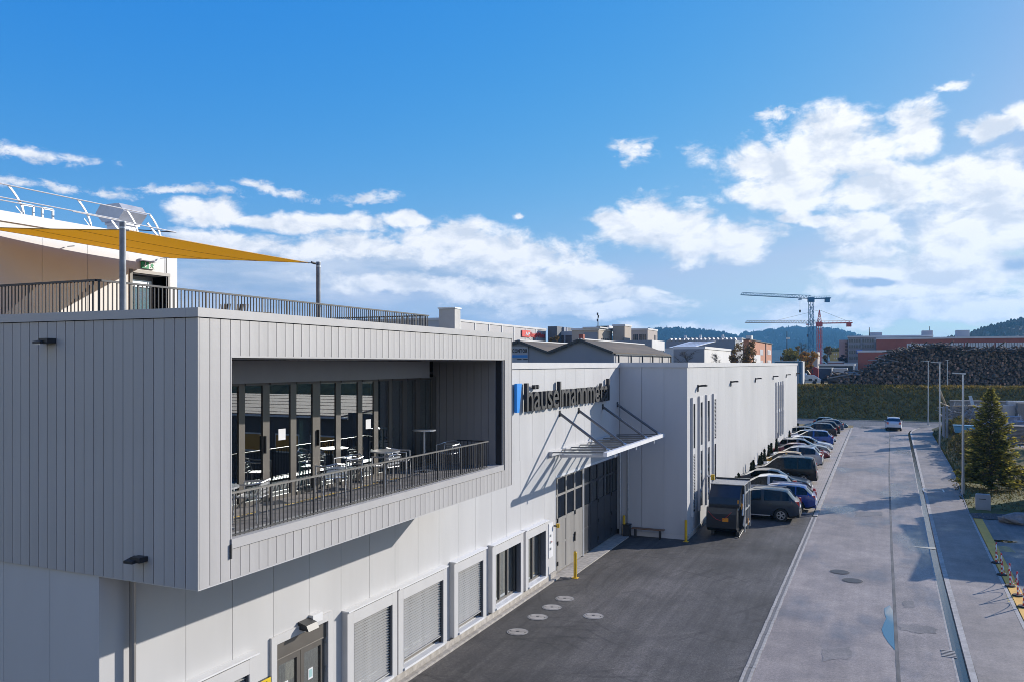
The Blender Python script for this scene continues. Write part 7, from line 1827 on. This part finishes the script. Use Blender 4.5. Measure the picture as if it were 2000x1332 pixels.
for k in range(170):
    c = Vector((sx_+rnd.gauss(0, .85), sy_+rnd.gauss(0, .7), YZ+rnd.uniform(.1, 1.75))); d = Vector((rnd.gauss(0, 1), rnd.gauss(0, .8), rnd.gauss(0, .5))).normalized(); L = rnd.uniform(.7, 1.9); mb.bar(c-d*L/2, c+d*L/2, rnd.uniform(.04, .08), m=rnd.randrange(2))
mb.build('struts', [stl, wdb], t, fix=False); MB().bar((sx_-1.2, sy_, YZ+1.78), (sx_+1.5, sy_+.2, YZ+1.92), .8, .09).build('cover_board', MATS['plank_wood'], t); MB().bar((sx_+1.2, sy_+.6, YZ+1.6), (sx_+.9, sy_+.9, YZ+3.0), .5, .06).build('leaning_panel', stl, t)
fx_, fy_ = yp(1960, 858)
t = thing('fence_panel', 'light mesh fence running in front of the scaffold stacks', 'fence', (fx_, fy_, YZ))
for k in range(5): MB().tube((fx_-2+k*1.8, fy_, YZ-.1), (fx_-2+k*1.8, fy_, YZ+1.1), .03, n=6).build('post', M['galv'], t)
for zz in (.35, .75, 1.05): MB().bar((fx_-2, fy_, YZ+zz), (fx_+5.2, fy_, YZ+zz), .022).build('wire', M['galv'], t)
ribbon('yard_ground', c_(9.8), c_(40), 76, 112.5, terr(14, 95)+.015, mat('yard_gravel', (.26, .21, .18), .95, 0, .3, 1.5, .5, 20))

# ------------------------------------------------------------------ hills
forest = mat('hill_forest', (.010, .028, .026), .95, 0, .5, .012, col2=(.030, .050, .036), detail=10, spec=.1)
forest2 = mat('hill_forest_autumn', (.06, .075, .05), .95, 0, .4, .02, col2=(.20, .13, .07), detail=10, spec=.1)
def hill(name, sky_pts, D, depth, m, seed, spikes, rough=1.0):
    r2 = random.Random(seed); mb = MB(); f = lerp_tab(sky_pts); x0, x1 = sky_pts[0][0], sky_pts[-1][0]; n = 90; rows = 14; G = []
    for i in range(n+1):
        px = x0+(x1-x0)*i/n; row = []
        for j in range(rows+1):
            q = j/rows; tt = D-depth*(1-q); py = f(px)
            ztop = EYE+D*(HY-py)/FPX; p = at_t(px, HY, tt); z = PLAT-1+(ztop-PLAT)*(q**.8)+(mn.noise(Vector((p[0]*.006, p[1]*.006, seed)))*depth*.03*math.sin(q*math.pi))
            row.append((p[0], p[1], z))
        pb = at_t(px, HY, D+depth*.5); row.append((pb[0], pb[1], PLAT-1)); G.append(row)
    for i in range(n):
        for j in range(rows+1): mb.quad(G[i][j], G[i+1][j], G[i+1][j+1], G[i][j+1])
    o = struct(name, mb, m, smooth=True)
    sp_ = MB()                                   # firs that break the skyline and roughen the slope
    for k in range(spikes):
        px = r2.uniform(x0, x1); q = 1-r2.random()**1.7*.8; i = min(n-1, int((px-x0)/(x1-x0)*n)); jf = q*rows; j = min(rows-1, int(jf)); a = Vector(G[i][j]).lerp(Vector(G[i][j+1]), jf-j); hh = r2.uniform(4, 11)*rough*D/2200; ww = hh*r2.uniform(.35, .7)
        fir = r2.random() < (.15 if rough < 1 else .5); hh *= r2.uniform(.5, 1.4); pr_ = ((-1, -.4), (0, 1), (1, -.4)) if fir else ((-1.3, -.4), (-1.2, .35), (-.5, .8), (.3, .9), (1.1, .5), (1.3, -.4))
        for dd in (Vector((cY, sY, 0)), Vector((-sY, cY, 0))):
            i0 = len(sp_.v); sp_.v += [tuple(a+dd*ww*q_[0]+Vector((0, 0, hh*q_[1]))) for q_ in pr_]; sp_.f.append(tuple(range(i0, i0+len(pr_)))); sp_.m.append(0)
    sp_.build(name+'_trees', m, fix=False, kind='stuff')
hill('hill', [(1180, 668), (1230, 655), (1262, 648), (1290, 645), (1330, 644.5), (1360, 647), (1395, 650), (1425, 657), (1445, 664), (1470, 676)], 2300, 700, forest, 3, 2600)
hill('wooded_hill', [(1380, 676), (1420, 661), (1450, 655), (1490, 650), (1515, 647), (1540, 643), (1575, 643.5), (1610, 645.5), (1640, 648), (1665, 655), (1690, 664), (1740, 676)], 2700, 900, forest, 5, 3200)
hill('autumn_hill', [(1820, 672), (1850, 662), (1880, 655), (1905, 648), (1925, 641), (1950, 634), (1975, 629), (2000, 625), (2080, 612), (2200, 606), (2400, 612)], 1100, 400, forest2, 8, 3000, .9)

# ------------------------------------------------------------------ air
hz_ = bpy.data.materials.new('haze'); hz_.use_nodes = True; n_ = hz_.node_tree.nodes; n_.remove(n_['Principled BSDF'])
pvn = n_.new('ShaderNodeVolumePrincipled'); pvn.inputs['Color'].default_value = (.20, .56, 1.0, 1); pvn.inputs['Density'].default_value = HAZE_D; pvn.inputs['Anisotropy'].default_value = .2
hz_.node_tree.links.new(pvn.outputs[0], n_['Material Output'].inputs['Volume'])
if HAZE_D > 0:
    ho = MB().box(-3900, 3900, -300, 4600, -2, 260).build('haze', hz_, kind='stuff'); ho.visible_shadow = True
